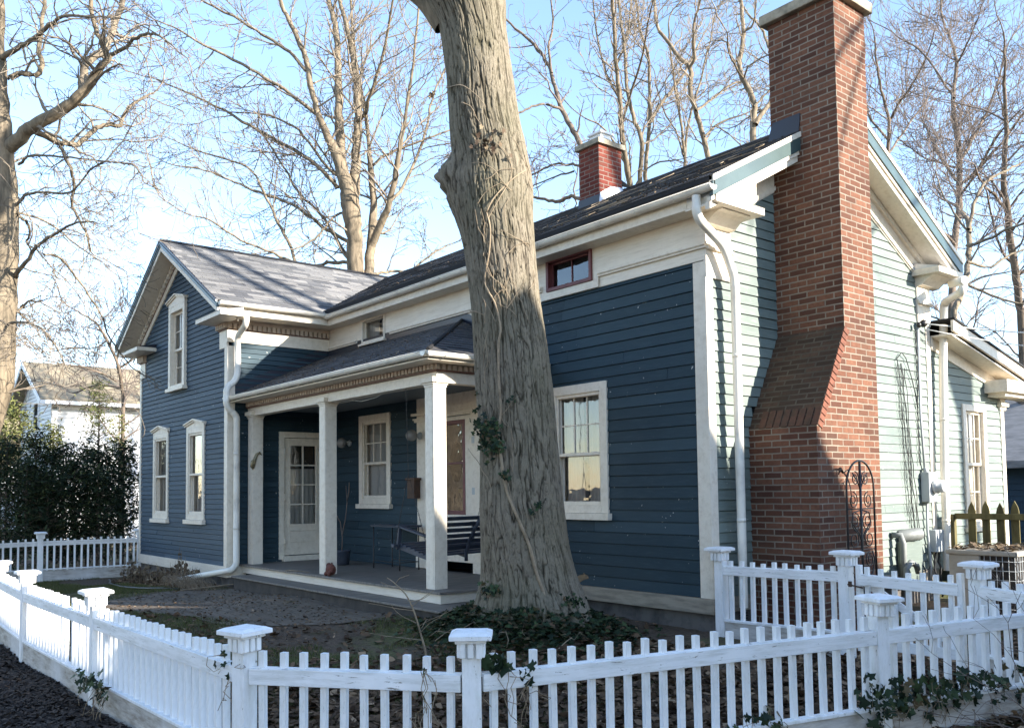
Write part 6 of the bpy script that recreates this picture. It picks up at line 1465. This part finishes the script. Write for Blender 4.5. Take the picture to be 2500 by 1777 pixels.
bare_tree('bare_tree', 'dark leaning tree behind the left side of the small roof chimney', [
 S_('1440,480,17 1425,380,15 1421,360,14 1400,320,13 1374,271,12 1355,215,10 1340,163,9 1320,130,8 1296,103,7 1246,59,5 1220,30,4'),
 S_('1345,180,7 1340,120,6 1350,60,5 1345,0,4'), S_('1374,271,7 1335,256,6 1300,262,5 1268,276,5 1235,285,3'),
 S_('1425,486,10 1409,485,9 1395,478,9 1365,493,9 1330,488,7 1300,480,6 1250,465,4'), S_('1418,404,6 1390,402,6 1355,401,5 1320,415,5 1296,429,4 1262,440,3'),
 S_('1400,420,5 1360,430,4 1310,450,3 1270,470,3')], 22, 4, mats=('treebarkd', 'twigd'), dens=1.0, L0=2.2, levels=3, wob=.25, minr=.0072, spread=2)
bare_tree('bare_tree', 'slender tree with twisting stem between the two chimneys', [
 S_('1745,440,15 1732,395,14 1718,336,13 1700,273,12 1686,227,12 1684,168,11 1659,141,10 1636,109,9 1605,64,8 1598,0,7 1590,-70,5'),
 S_('1684,168,8 1695,141,8 1691,91,7 1700,36,6 1714,-10,5 1718,-80,4'), S_('1700,273,7 1740,240,6 1790,205,5 1815,198,4'), S_('1718,336,6 1760,300,5 1800,285,4 1840,270,3')], 27, 5, dens=1.0, L0=2.8, levels=3, wob=.24, minr=.008, spread=2)
bare_tree('bare_tree', 'pale thin-stemmed clump of a tree left of the slender twisted one', [
 S_('1680,440,9 1672,405,8 1668,341,7 1650,227,6 1640,150,5 1632,60,4'), S_('1678,430,8 1673,400,7 1682,295,6 1709,205,5 1730,120,4 1745,40,3'), S_('1575,440,11 1577,386,10 1586,309,9 1586,227,8 1582,136,7 1564,82,6 1555,20,5 1550,-60,4'),
 S_('1586,300,9 1610,260,9 1645,215,8 1680,165,6 1705,110,4'), S_('1668,380,5 1650,320,4 1620,270,4 1600,200,3')], 29, 6, dens=.95, L0=2.6, levels=3, wob=.2, minr=.0082, spread=2)
bare_tree('bare_tree', 'sunlit crooked tree just left of the tall chimney', [
 S_('1846,420,18 1841,355,17 1840,300,16 1841,255,15 1828,222,14 1814,195,13 1806,170,12 1805,145,12 1813,110,11 1814,60,10 1809,0,9 1806,-80,7'),
 S_('1843,305,12 1862,275,12 1877,255,11 1890,215,9 1886,182,9 1880,140,8 1877,114,7 1859,68,6 1827,36,5 1818,20,4'),
 S_('1814,82,6 1838,60,5 1845,20,4 1850,-40,3'), S_('1841,260,5 1870,230,4 1895,200,3'), S_('1812,190,5 1780,130,4 1775,80,3 1750,40,3')], 23, 7, dens=1.1, L0=2.2, levels=3, wob=.3, minr=.0072, spread=1.6)
bare_tree('bare_tree', 'fine-twigged tree close beyond the tall chimney on its right', [
 S_('2165,420,10 2167,364,9 2171,295,8 2152,220,6 2140,150,5 2135,90,4'), S_('2170,300,7 2201,242,6 2224,212,5 2262,140,4 2280,80,3'), S_('2167,340,6 2120,280,5 2110,200,4 2112,130,3'), S_('2166,380,6 2200,330,5 2250,260,4 2290,200,3')],
 34, 8, mats=('treebarkd', 'twigd'), dens=1.4, L0=3.4, levels=3, wob=.15, up=.09, minr=.0085, spread=3)
bare_tree('bare_tree', 'tall dark-stemmed tree with upswept twigs above the rear eave', [
 S_('2322,740,18 2328,660,17 2330,598,16 2341,520,16 2343,454,15 2341,363,13 2330,288,12 2326,235,10 2334,151,8 2318,91,6 2300,40,5 2296,-30,4'),
 S_('2341,400,8 2383,326,7 2413,265,6 2440,190,5 2455,120,4'), S_('2335,440,8 2292,379,7 2270,330,6 2250,290,4'), S_('2336,155,5 2360,110,4 2390,40,3'), S_('2330,240,6 2290,180,5 2240,120,4 2190,90,3'), S_('2343,454,7 2400,400,6 2460,330,5 2520,250,4'),
 S_('2330,600,7 2280,540,6 2230,500,5 2180,480,3'), S_('2341,480,6 2380,430,6 2430,340,5 2480,280,4')],
 24, 9, mats=('treebarkd', 'twigd'), dens=1.25, L0=3.0, levels=3, wob=.13, up=.1, minr=.0062, spread=2.5)
bare_tree('bare_tree', 'crooked lower tree with mossy bark next to the rear downspout', [
 S_('2330,760,15 2352,700,15 2364,650,14 2366,590,13 2364,540,12 2350,520,9 2330,500,7'), S_('2366,560,9 2383,485,8 2410,440,7 2450,420,6 2490,400,4'), S_('2360,600,8 2410,585,7 2460,560,6 2520,540,5'),
 S_('2364,640,7 2420,650,6 2470,620,5 2530,600,4'), S_('2355,690,7 2420,720,6 2480,740,5 2540,745,4'), S_('2368,570,6 2330,520,5 2300,470,4 2285,420,3')],
 17, 10, mats=('treebark', 'twigd'), dens=1.1, L0=2.2, levels=3, wob=.2, minr=.0055, spread=1.6)
bare_tree('bare_tree', 'vine-wrapped dark tree at the right edge of the view', [
 S_('2490,760,18 2481,682,18 2470,600,17 2459,515,15 2451,424,13 2457,326,11 2451,220,8 2455,170,6 2450,80,4'), S_('2459,515,8 2425,475,7 2400,450,5 2385,420,4'), S_('2455,330,6 2490,290,5 2530,230,4'), S_('2475,650,7 2440,600,6 2420,520,5 2410,470,4'), S_('2480,680,8 2520,640,6 2560,600,5')],
 22, 11, mats=('treebarkd', 'twigd'), dens=1.3, L0=2.6, levels=3, wob=.2, up=.07, minr=.0058, spread=2)
bare_tree('bare_tree', 'small bare tree behind the neighbouring white house', [
 S_('300,960,9 290,900,8 262,830,7 235,790,5 190,760,4'), S_('290,900,6 320,880,5 345,860,4'), S_('285,930,5 220,900,4 160,890,3 110,880,3'), S_('298,950,5 240,940,4 180,960,3'), S_('262,830,4 230,850,3 170,850,3 120,860,2')], 26, 12, mats=('treebarkd', 'twigd'), dens=2.0, L0=2.4, levels=3, wob=.25, minr=.0078, spread=2)
# trees outside the frame that throw the branch shadows on chimney and roofs
def yard_tree(label, x, y, h, seed, dirs, r0=.2, L=3.0, nm='bare_tree'):
    r = np.random.default_rng(seed); b = gz(x, y); root = empty(nm, (x, y, b), label, 'tree'); pts = [(x+r.normal(0,.1)*k, y+r.normal(0,.1)*k, b+h*k/5, r0*(1-.12*k)) for k in range(6)]; main = [smooth_path(pts, 4)]
    for k in range(dirs):
        i = 6+int(14*k/dirs); p = main[0][min(i, 20)]; a = r.uniform(0, 6.28); l = h*.55; q = [tuple(p[:3])+(r0*.45,)]
        for j in range(1, 6): q.append((p[0]+math.cos(a)*l*j/5*.6+r.normal(0,.15), p[1]+math.sin(a)*l*j/5*.6+r.normal(0,.15), p[2]+l*j/5*.75, r0*.45*(1-.15*j)))
        main.append(smooth_path(q, 3))
    V, F = tubes_np(main, 8); fast_mesh('trunk', V, F, M['treebark'], root, True); out = [[], [], []]
    for m_ in main[1:]:
        for k in range(2, len(m_), 2): v = r.normal(0, 1, 3); v[2] = abs(v[2]); v /= np.linalg.norm(v); grow(out, tuple(m_[k][:3]), tuple(v), L, .03, 0, r, .16, .06, 5, .55, .009)
    V, F = tubes_np([p for l in out for p in l], 3); fast_mesh('crown', V, F, M['twig'], root)
def path_tree(label, base, limbs, seed, tw=.5, L=1.5):
    r = np.random.default_rng(seed); root = empty('bare_tree', base, label, 'tree'); main = [smooth_path(l, 4) for l in limbs]
    V, F = tubes_np(main, 10); fast_mesh('trunk', V, F, M['treebark'], root, True); out = [[], [], []]
    for m_ in main[1:]:
        for k in range(4, len(m_), 2):
            if r.random() < tw: v = r.normal(0, 1, 3); v[2] = abs(v[2]); v /= np.linalg.norm(v); grow(out, tuple(m_[k][:3]), tuple(v), L, .022, 0, r, .16, .06, 4, .55, .008)
    V, F = tubes_np([p for l in out for p in l], 3); fast_mesh('crown', V, F, M['twig'], root)
path_tree('bare maple outside the view whose limbs shade the roofs', (6.2, 19.2, -.1), [
 [(6.2,19.2,-.2,.32),(6.2,19.2,4,.28),(6.2,19.1,7.5,.25),(6.3,19.3,11,.2),(6.4,19.8,15,.13),(6.5,20.2,19,.05)],
 [(6.2,19.1,7.5,.18),(6.1,17.7,10,.16),(6.0,16.3,12,.15),(6,15.7,13.4,.14),(5.95,15.6,15,.13),(5.95,15.7,18,.07)],
 [(6.2,19.1,8.2,.17),(6.2,18.1,10.6,.15),(6.1,16.9,12.3,.14),(6.05,16.35,14,.13),(6,16.2,16,.12),(6,16.2,19,.06)],
 [(6.0,16.3,12,.08),(6,15.2,12.2,.06),(5.8,14.1,11.3,.05),(5.6,13.1,10.2,.03)],
 [(6,15.8,13,.07),(5.8,14.5,12.4,.05),(5.5,13.4,12.0,.03),(5.3,12.8,12.2,.02)],
 [(5.9,14.6,11.7,.04),(5.8,13.9,10.3,.03),(5.7,13.5,9.3,.02)],
 [(6.2,18.1,10.6,.08),(6.0,16.9,10.3,.05),(5.8,15.9,9.4,.03),(5.7,15.4,8.6,.02)]], 5)
for k, (x, y) in enumerate(((-20,-13),(-12,-14),(-3,-13),(7,-12))): yard_tree('bare street tree %s across the road from the house' % ('first','second','third','fourth')[k], x, y, 8+k % 2, 80+k, 8, .2, 2.6)

# ------------------------------------------------------------------ shrubs and hedge
spr = [(-.35,-.08,0),(.35,-.10,.02),(.45,.05,0),(.1,.12,.05),(-.3,.10,0)]; sprF = [(0,1,2),(0,2,3),(0,3,4)]
def conifer(label, x, y, h, w, seed, n=7000, mat='conifer', open_=.35, name='evergreen_shrub', sm=(.09,.2), group=None, lean=(0,0), litm='conifer'):
    r = np.random.default_rng(seed); b = gz(x, y); root = empty(name, (x, y, b), label, 'shrub', group)
    out = []; nb = int(36+h*14); P = []
    for k in range(nb):
        z = b+h*(.06+.9*(k/nb)**.9); a = r.uniform(0, 6.28); L = w*(1-(k/nb)**1.6*.88)*r.uniform(.55, 1.12); up = r.uniform(.1, .5)
        q = [(x+lean[0]*k/nb+math.cos(a)*L*t, y+lean[1]*k/nb+math.sin(a)*L*t, z+L*up*t, .012*(1-.7*t)) for t in np.linspace(0, 1, 6)]; out.append(np.array(q))
        m = int(n/nb); t = .25+.8*r.beta(2.2, 1.2, m); j = r.normal(0, .09+.06*w, (m, 3))*np.array([1,1,.8])
        P.append(np.stack([x+lean[0]*k/nb+math.cos(a)*L*t, y+lean[1]*k/nb+math.sin(a)*L*t, z+L*up*t], 1)+j)
    out.append(np.array([(x, y, b-.1, .04), (x+lean[0]*.5, y+lean[1]*.5, b+h*.5, .03), (x+lean[0], y+lean[1], b+h*.97, .008)]))
    V, F = tubes_np(out, 5); fast_mesh('trunk', V, F, M['treebarkd'], root, True)
    P = np.concatenate(P); leaves_obj('crown', P, r, M[mat], *sm, T=(spr, sprF), tilt=r.normal(0, .9, len(P)), tone=r.beta(2, 2.2, len(P)), parent=root); return root
hs = [(5,950,-27,1.3,1,'tall yellow-tipped evergreen at the left edge of the hedge'),(48,985,-25.6,1.0,1,'yellow green evergreen right of the tallest one at the hedge left'),(18,1065,-23.5,1.1,0,'dark evergreen shrub in front of the yellow-tipped one'),
      (88,1050,-24.3,.9,0,'dark evergreen below the white gable'),(66,1125,-22.8,1.0,0,'low dense shrub behind the left fence post'),(131,1030,-26,.7,1,'pointed light green evergreen at the corner of the white house'),(155,1085,-24,1.0,0,'dark evergreen in the middle of the hedge'),
      (118,1150,-22.5,1.0,0,'low dark shrub right behind the side fence'),(183,1120,-23,1.0,0,'dense shrub right of the hedge middle'),(214,1085,-23.6,.9,0,'dark shrub at the foot of the airy juniper'),(262,1095,-23.2,.9,0,'dark shrub close to the wing corner'),(303,1075,-23.8,.9,0,'evergreen shrub half hidden by the wing corner'),(-60,945,-25.5,1.3,1,'broad evergreen past the left edge of the view'),(240,1150,-22.4,.9,0,'low shrub behind the fence near the wing corner')]
for k, (u, v, X, w, lt, lb_) in enumerate(hs):
    q = pX(u, v, X); conifer(lb_, X, q.y, q.z+.15, w, 100+k, n=3800, mat='yewlight' if lt else 'conifer', sm=(.06, .17), group='evergreens of the hedge')
for u, v, X, w, n, lb_ in ((243,918,-25,.75,3000,'airy tall juniper with sparse sunlit sprays against the white house'),(292,1000,-26,.6,1800,'sparse juniper beside the wing corner')):
    q = pX(u, v, X); conifer(lb_, X, q.y, q.z+.15, w, 120+u, n=n, mat='yewlight', sm=(.06,.14), group='evergreens of the hedge')
conifer('large evergreen added outside the view to shade the corner fence', 4.6, 4.0, 5.9, 2.0, 130, n=14000, sm=(.2,.5))  # this and the next are unseen trees added to block sun from the fence
conifer('second large evergreen added outside the view to shade the corner fence', 4.4, 6.6, 5.6, 2.0, 131, n=14000, sm=(.2,.5))
# brushy twigs in the hedge at far left
bush('bare_bush', 'tangle of pale bare stems in front of the hedge at the left edge', (-23.5, 1.7, gz(-23.5, 1.7)), [(.2,.3,1,2.4,.03),(-.3,.4,1,2.2,.03),(.1,-.2,1,2.3,.025),(.3,.6,.8,2.2,.02),(0,.9,.9,2.0,.02)], 140, nch=6, minr=.004, wob=.3)

n = 1300; qx = rg.uniform(-14, -5.65, n); qs = rg.beta(1.1, 2.6, n)*2.6; k = rg.random(n) < np.clip((qx+15)/8, .15, 1); qx, qs = qx[k], qs[k]
pp = np.stack([qx, 7.30+qs, 4.852+.53*qs+.018], 1)
leaves_obj('roof_litter', pp, rg, M['dead'], .012, .032, T=(leafV, leafF), tilt=rg.normal(.3, .4, len(pp)), label='leaf and twig litter lying on the dark main roof', cat='leaves', kind='stuff')
n = 500; qx = rg.uniform(-14.3, -9, n); qs = rg.beta(1, 1.6, n)*1.6; pp = np.stack([qx, 5.75+qs, 3.275+.4572*qs+.018], 1)
leaves_obj('porch_roof_litter', pp, rg, M['dead'], .015, .035, T=(leafV, leafF), tilt=rg.normal(.3, .4, len(pp)), label='small leaf scraps on the porch roof', cat='leaves', kind='stuff')
tw = []
for k in range(26):
    x, s_ = rg.uniform(-9, -5.7), rg.uniform(.1, 2.2); a = rg.uniform(0, 6.28); q = []
    for j in range(5): q.append((x, 7.30+s_, 4.852+.53*s_+.03, .006-.0008*j)); a += rg.normal(0, .4); x += .12*math.cos(a); s_ = max(.05, s_+.07*math.sin(a))
    tw.append(np.array(q))
V, F = tubes_np(tw, 4); tag(fast_mesh('roof_twigs', V, F, M['vine']), 'broken twigs scattered on the dark main roof', 'twigs', kind='stuff')
# ------------------------------------------------------------------ neighbours
def gable_house(name, label, x0, x1, y0, y1, wall_h, ridge_h, axis, wmat, rmat, base, wins=(), over=.45, expo=.14, rp=None):
    """axis 'y': ridge runs along y with the gable facing -y; 'x': ridge along x"""
    root = empty(name, ((x0+x1)/2, (y0+y1)/2, base), label, 'house'); z0 = base; ze = base+wall_h; zr = base+ridge_h; cx_ = (x0+x1)/2; cy_ = rp or (y0+y1)/2
    mb = MB()
    if axis == 'y':
        s = (zr-ze)/(cx_-x0)
        sp_ = lambda z: (x0, x1) if z < ze else ((x0+(z-ze)/s, x1-(z-ze)/s) if z < zr-.05 else None)
        clap(MBT(mb, TF(y0)), z0, zr-.02, expo, sp_, [(w[1], w[2], w[3], w[4]) for w in wins if w[0] == 'f'], .02)
        clap(MBT(mb, TX(x1)), z0, ze, expo, lambda z: (y0, y1), [(w[1], w[2], w[3], w[4]) for w in wins if w[0] == 'r'], .02)
        mb.T = None; mb.box(x0, x0+.02, y0+.02, y1, z0, ze); mb.box(x0, x1, y1-.02, y1, z0, ze)
    else:
        s = (zr-ze)/(cy_-y0)
        sp_ = lambda z: (y0, y1) if z < ze else ((y0+(z-ze)/s, y1-(z-ze)/s) if z < zr-.05 else None)
        clap(MBT(mb, TF(y0)), z0, ze, expo, lambda z: (x0, x1), (), .02)
        mb.T = None
        for X in (x0, x1): mb.prism([(X, y0, z0), (X, y1, z0), (X, y1, ze), (X, cy_, zr), (X, y0, ze)], (.02, 0, 0))
        mb.box(x0, x1, y1-.02, y1, z0, ze)
    mb.build('wall', wmat, root, recalc=False)
    mb = MB(); t = .16
    if axis == 'y':
        for sx in (1, -1):
            ex = cx_+sx*((x1-x0)/2+over); ez = ze-s*over; mb.prism([(ex, y0-over, ez+.12), (cx_, y0-over, zr+.12), (cx_, y0-over, zr+.12-t), (ex, y0-over, ez+.12-t)], (0, y1-y0+2*over, 0))
    else:
        for sy in (1, -1):
            s = (zr-ze)/(cy_-y0 if sy < 0 else y1-cy_); ey = (y1+over if sy > 0 else y0-over); ez = ze-s*over; mb.prism([(x0-over, ey, ez+.12), (x0-over, cy_, zr+.12), (x0-over, cy_, zr+.12-t), (x0-over, ey, ez+.12-t)], (x1-x0+2*over, 0, 0))
    rf = mb.build('roof', rmat, root)
    mb = MB()
    if axis == 'y':
        for sx in (1, -1):
            ex = cx_+sx*((x1-x0)/2+over); ez = ze-s*over
            mb.prism([(ex, y0-over-.03, ez+.10), (cx_, y0-over-.03, zr+.10), (cx_, y0-over-.03, zr-.10), (ex, y0-over-.03, ez-.10)], (0, .029, 0))
            mb.prism([(ex-sx*over*.9, y0-.03, ze-.05), (cx_, y0-.03, zr-.12), (cx_, y0-.03, zr-.42), (ex-sx*over*.9, y0-.03, ze-.38)], (0, .028, 0))
        mb.box(x1+over-.06, x1+over+.05, y0-over, y1+over, ze-s*over-.06, ze-s*over+.07); mb.box(x1, x1+.05, y0-.03, y1, ze-.45, ze-.05); mb.box(x1-.02, x1+.05, y0-.04, y0+.14, z0, ze-.4)
    mb.build('trim', M['fence'], root)
    for w in wins:
        T = TF(y0) if w[0] == 'f' else TX(x1); _, a0, a1, q0, q1 = w; mb = MB(T)
        for b_ in ((a0-.1, a0, -.02, .05, q0-.1, q1+.1), (a1, a1+.1, -.02, .05, q0-.1, q1+.1), (a0, a1, -.02, .05, q1, q1+.1), (a0, a1, -.02, .05, q0-.1, q0), (a0, a1, -.06, -.02, (q0+q1)/2-.03, (q0+q1)/2+.03)): mb.box(*b_)
        wo = mb.build('window', M['fence'], root); mb = MB(T); mb.poly([(a0, -.04, q0), (a1, -.04, q0), (a1, -.04, q1), (a0, -.04, q1)]); mb.build('pane', M['glass'], wo, recalc=False)
        mb = MB(T); mb.box(a0-.1, a1+.1, -.35, -.33, q0-.1, q1+.1); mb.build('room_backdrop', M['dark'], wo)
    return root
def MBT(mb, T): mb.T = T; return mb
def fw(u0, u1, v0, v1, Y): a = pY(u0, v1, Y); b = pY(u1, v0, Y); return ('f', a.x, b.x, a.z, b.z)
gable_house('white_house', 'white clapboard house with a tan shingle roof behind the evergreen hedge', -40.4, -34.9, 7.25, 18, 5.38, 6.82, 'y', M['whitesiding'], M['tanroof'], -.15, [fw(50,57,1000,1048,7.25), fw(84,96,984,1046,7.25), ('r', 10.5,11.4,3.0,4.4),('r', 14,15,3.0,4.4)], over=.5)
gable_house('far_house', 'yellowish roofed house far behind the left tree', -62, -50, 8, 24, 3.6, 7.2, 'y', M['whitesiding'], simple('ochre_roof', (.33,.28,.16), (.26,.22,.13), 3), -.2, over=.5, expo=.2)
gable_house('garage', 'small garage with a grey shingle roof at the right edge behind the brown fence', -9.5, -3.0, 21.5, 27, 2.3, 3.9, 'x', M['sidingw'], M['grayroof'], -.05, over=.4)
gable_house('shade_house', 'tall gabled house added outside the view to shade the garden', 7.0, 16, 5.35, 16.45, 3.3, 9.25, 'x', M['whitesiding'], M['darkroof'], -.1, rp=11.67, over=.3, expo=.2)  # unseen house, added and its roof shaped to cast the yard shadows
gable_house('street_house', 'cream house across the street reflected in the windows', -24, -14, -24, -16, 5, 8, 'y', simple('cream_siding', (.50,.44,.36), rough=.7), M['grayroof'], -.2, [('r',-22,-21,1,2.6)], over=.4, expo=.2)
gable_house('street_house', 'brick red house across the street further right', -8, 2, -25, -17, 5, 8, 'y', simple('red_siding', (.30,.12,.08), rough=.7), M['darkroof'], -.2, over=.4, expo=.2)
# dark parked car seen past the rear corner
CR = empty('parked_car', (-4.2, 19.0, -.05), 'dark blue car parked beyond the brown picket fence at the right edge', 'car')
carp = simple('dark_car_paint', (.012,.018,.035), rough=.2, spec=.6, bmp=0)
bp = [(-2.2,.35),(-2.25,.7),(-2.1,.92),(-1.3,1.0),(-.7,1.42),(.7,1.46),(1.35,1.05),(2.05,.95),(2.25,.7),(2.2,.32)]
mb = MB(); mb.prism([(x, -.85, z) for x, z in bp], (0, 1.7, 0)); mb.build('body', carp, CR, bevel=.09, local=True)
mb = MB(); mb.prism([(x, -.862, z) for x, z in ((-1.15,1.0),(-.65,1.36),(.62,1.40),(1.18,1.05))], (0, .01, 0)); mb.build('side_window', M['dark'], CR, local=True)
for x in (-1.4, 1.4):
    mb = MB(); mb.lathe((x, -.66, .33), [(.30,-.01),(.33,0),(.33,.2),(.30,.21)], 20, axis=(0,-1,0)); w_ = mb.build('wheel', M['black'], CR, local=True); mb = MB(); mb.lathe((x, -.68, .33), [(.05,0),(.2,.0),(.2,.21),(.05,.215)], 14, axis=(0,-1,0)); mb.build('rim', M['metal'], w_, local=True)
mb = MB(); mb.lathe((2.12,-.6,.75), [(.01,0),(.09,.02),(.09,.08),(.02,.1)], 12, axis=(1,0,0)); mb.build('headlight', M['lampglass'], CR, local=True)
# far woods behind the neighbouring lots
r = np.random.default_rng(500); out = [[], [], []]
for k in range(70):
    a = R(r.uniform(108, 176)); d = r.uniform(55, 85); x, y = math.cos(a)*d, math.sin(a)*d; h = r.uniform(3, 6.5)
    for j in range(3): grow(out, (x+r.normal(0,.3), y+r.normal(0,.3), 0), (r.normal(0,.15), r.normal(0,.15), 1), h, .12, 0, r, .12, .05, 9, .6, .025)
V, F = tubes_np([p for l in out for p in l], 3); tag(fast_mesh('far_woods', V, F, M['twig']), 'hazy line of bare woods beyond the houses', 'woods', kind='stuff')

# ------------------------------------------------------------------ light, sky, camera
SUN = Vector((.857, .372, .350)).normalized(); el = math.asin(SUN.z); azr = math.atan2(SUN.x, SUN.y)
L = bpy.data.lights.new('sun', 'SUN'); L.energy = 3.3; L.angle = R(.55); L.color = (1, .93, .82)
lo = bpy.data.objects.new('sun', L); COL.objects.link(lo); lo.rotation_euler = SUN.to_track_quat('Z', 'Y').to_euler(); lo.location = (20, 10, 20)
W = bpy.data.worlds.new('World'); scn.world = W; W.use_nodes = True; nt = W.node_tree; bg = nt.nodes['Background']
sky = nt.nodes.new('ShaderNodeTexSky'); sky.sky_type = 'NISHITA'; sky.sun_disc = False; sky.sun_elevation = el; sky.sun_rotation = azr; sky.air_density = 1.0; sky.dust_density = .15; sky.ozone_density = 3.0
tc = nt.nodes.new('ShaderNodeTexCoord'); mp = nt.nodes.new('ShaderNodeMapping'); nt.links.new(tc.outputs['Generated'], mp.inputs[0]); mp.inputs['Scale'].default_value = (1, 1, 3.2)
nz = nt.nodes.new('ShaderNodeTexNoise'); nt.links.new(mp.outputs[0], nz.inputs['Vector']); nz.inputs['Scale'].default_value = 3.1; nz.inputs['Detail'].default_value = 8; nz.inputs['Roughness'].default_value = .58
sp = nt.nodes.new('ShaderNodeSeparateXYZ'); nt.links.new(tc.outputs['Generated'], sp.inputs[0])
mr = nt.nodes.new('ShaderNodeMapRange'); nt.links.new(sp.outputs[2], mr.inputs[0]); mr.inputs[1].default_value = .02; mr.inputs[2].default_value = .5; mr.inputs[3].default_value = .10; mr.inputs[4].default_value = -.12
ad = nt.nodes.new('ShaderNodeMath'); nt.links.new(nz.outputs['Fac'], ad.inputs[0]); nt.links.new(mr.outputs[0], ad.inputs[1])
cl = ramp(nt, ad.outputs[0], [(.63, 0), (.75, .8)])
sk = mixc(nt, 1.0, sky.outputs[0], (1.05, .945, .88), 'MULTIPLY'); mx = mixc(nt, cl, sk, (7.5, 7.6, 8.0)); nt.links.new(mx, bg.inputs[0]); bg.inputs[1].default_value = .12
cd = bpy.data.cameras.new('camera'); cam = bpy.data.objects.new('camera', cd); COL.objects.link(cam); scn.camera = cam
mtx = Matrix((AX[0], -AX[1] if False else (-AX[1]), -AX[2])).transposed().to_4x4(); mtx.translation = Vector((0, 0, CAMZ)); cam.matrix_world = mtx
cd.sensor_width = 36; cd.sensor_fit = 'HORIZONTAL'; cd.lens = FPX/2500*36; cd.shift_y = (PCY-888.5)/2500; cd.clip_end = 3000; cd.clip_start = .05
scn.view_settings.view_transform = 'Standard'; scn.view_settings.look = 'None'; scn.view_settings.exposure = 2.3; scn.view_settings.gamma = 1
scn.cycles.max_bounces = 6; scn.cycles.transparent_max_bounces = 12; scn.cycles.use_denoising = True; scn.cycles.sample_clamp_indirect = 6

# ------------------------------------------------------------------ groups for repeats
GR = {'bare_tree': 'bare winter trees', 'picket_fence': 'white picket fences', 'dead_perennial': 'dead plants in the flower bed', 'seed_stalk': 'dark seed stalks', 'ivy_vine': 'ivy on the fences', 'street_house': 'houses across the street', 'bare_bush': 'bare bushes', 'evergreen_shrub': 'evergreens of the hedge'}
for o in scn.objects:
    if o.parent is None and not o.get('group'):
        g = GR.get(o.name.split('.')[0])
        if g: o['group'] = g
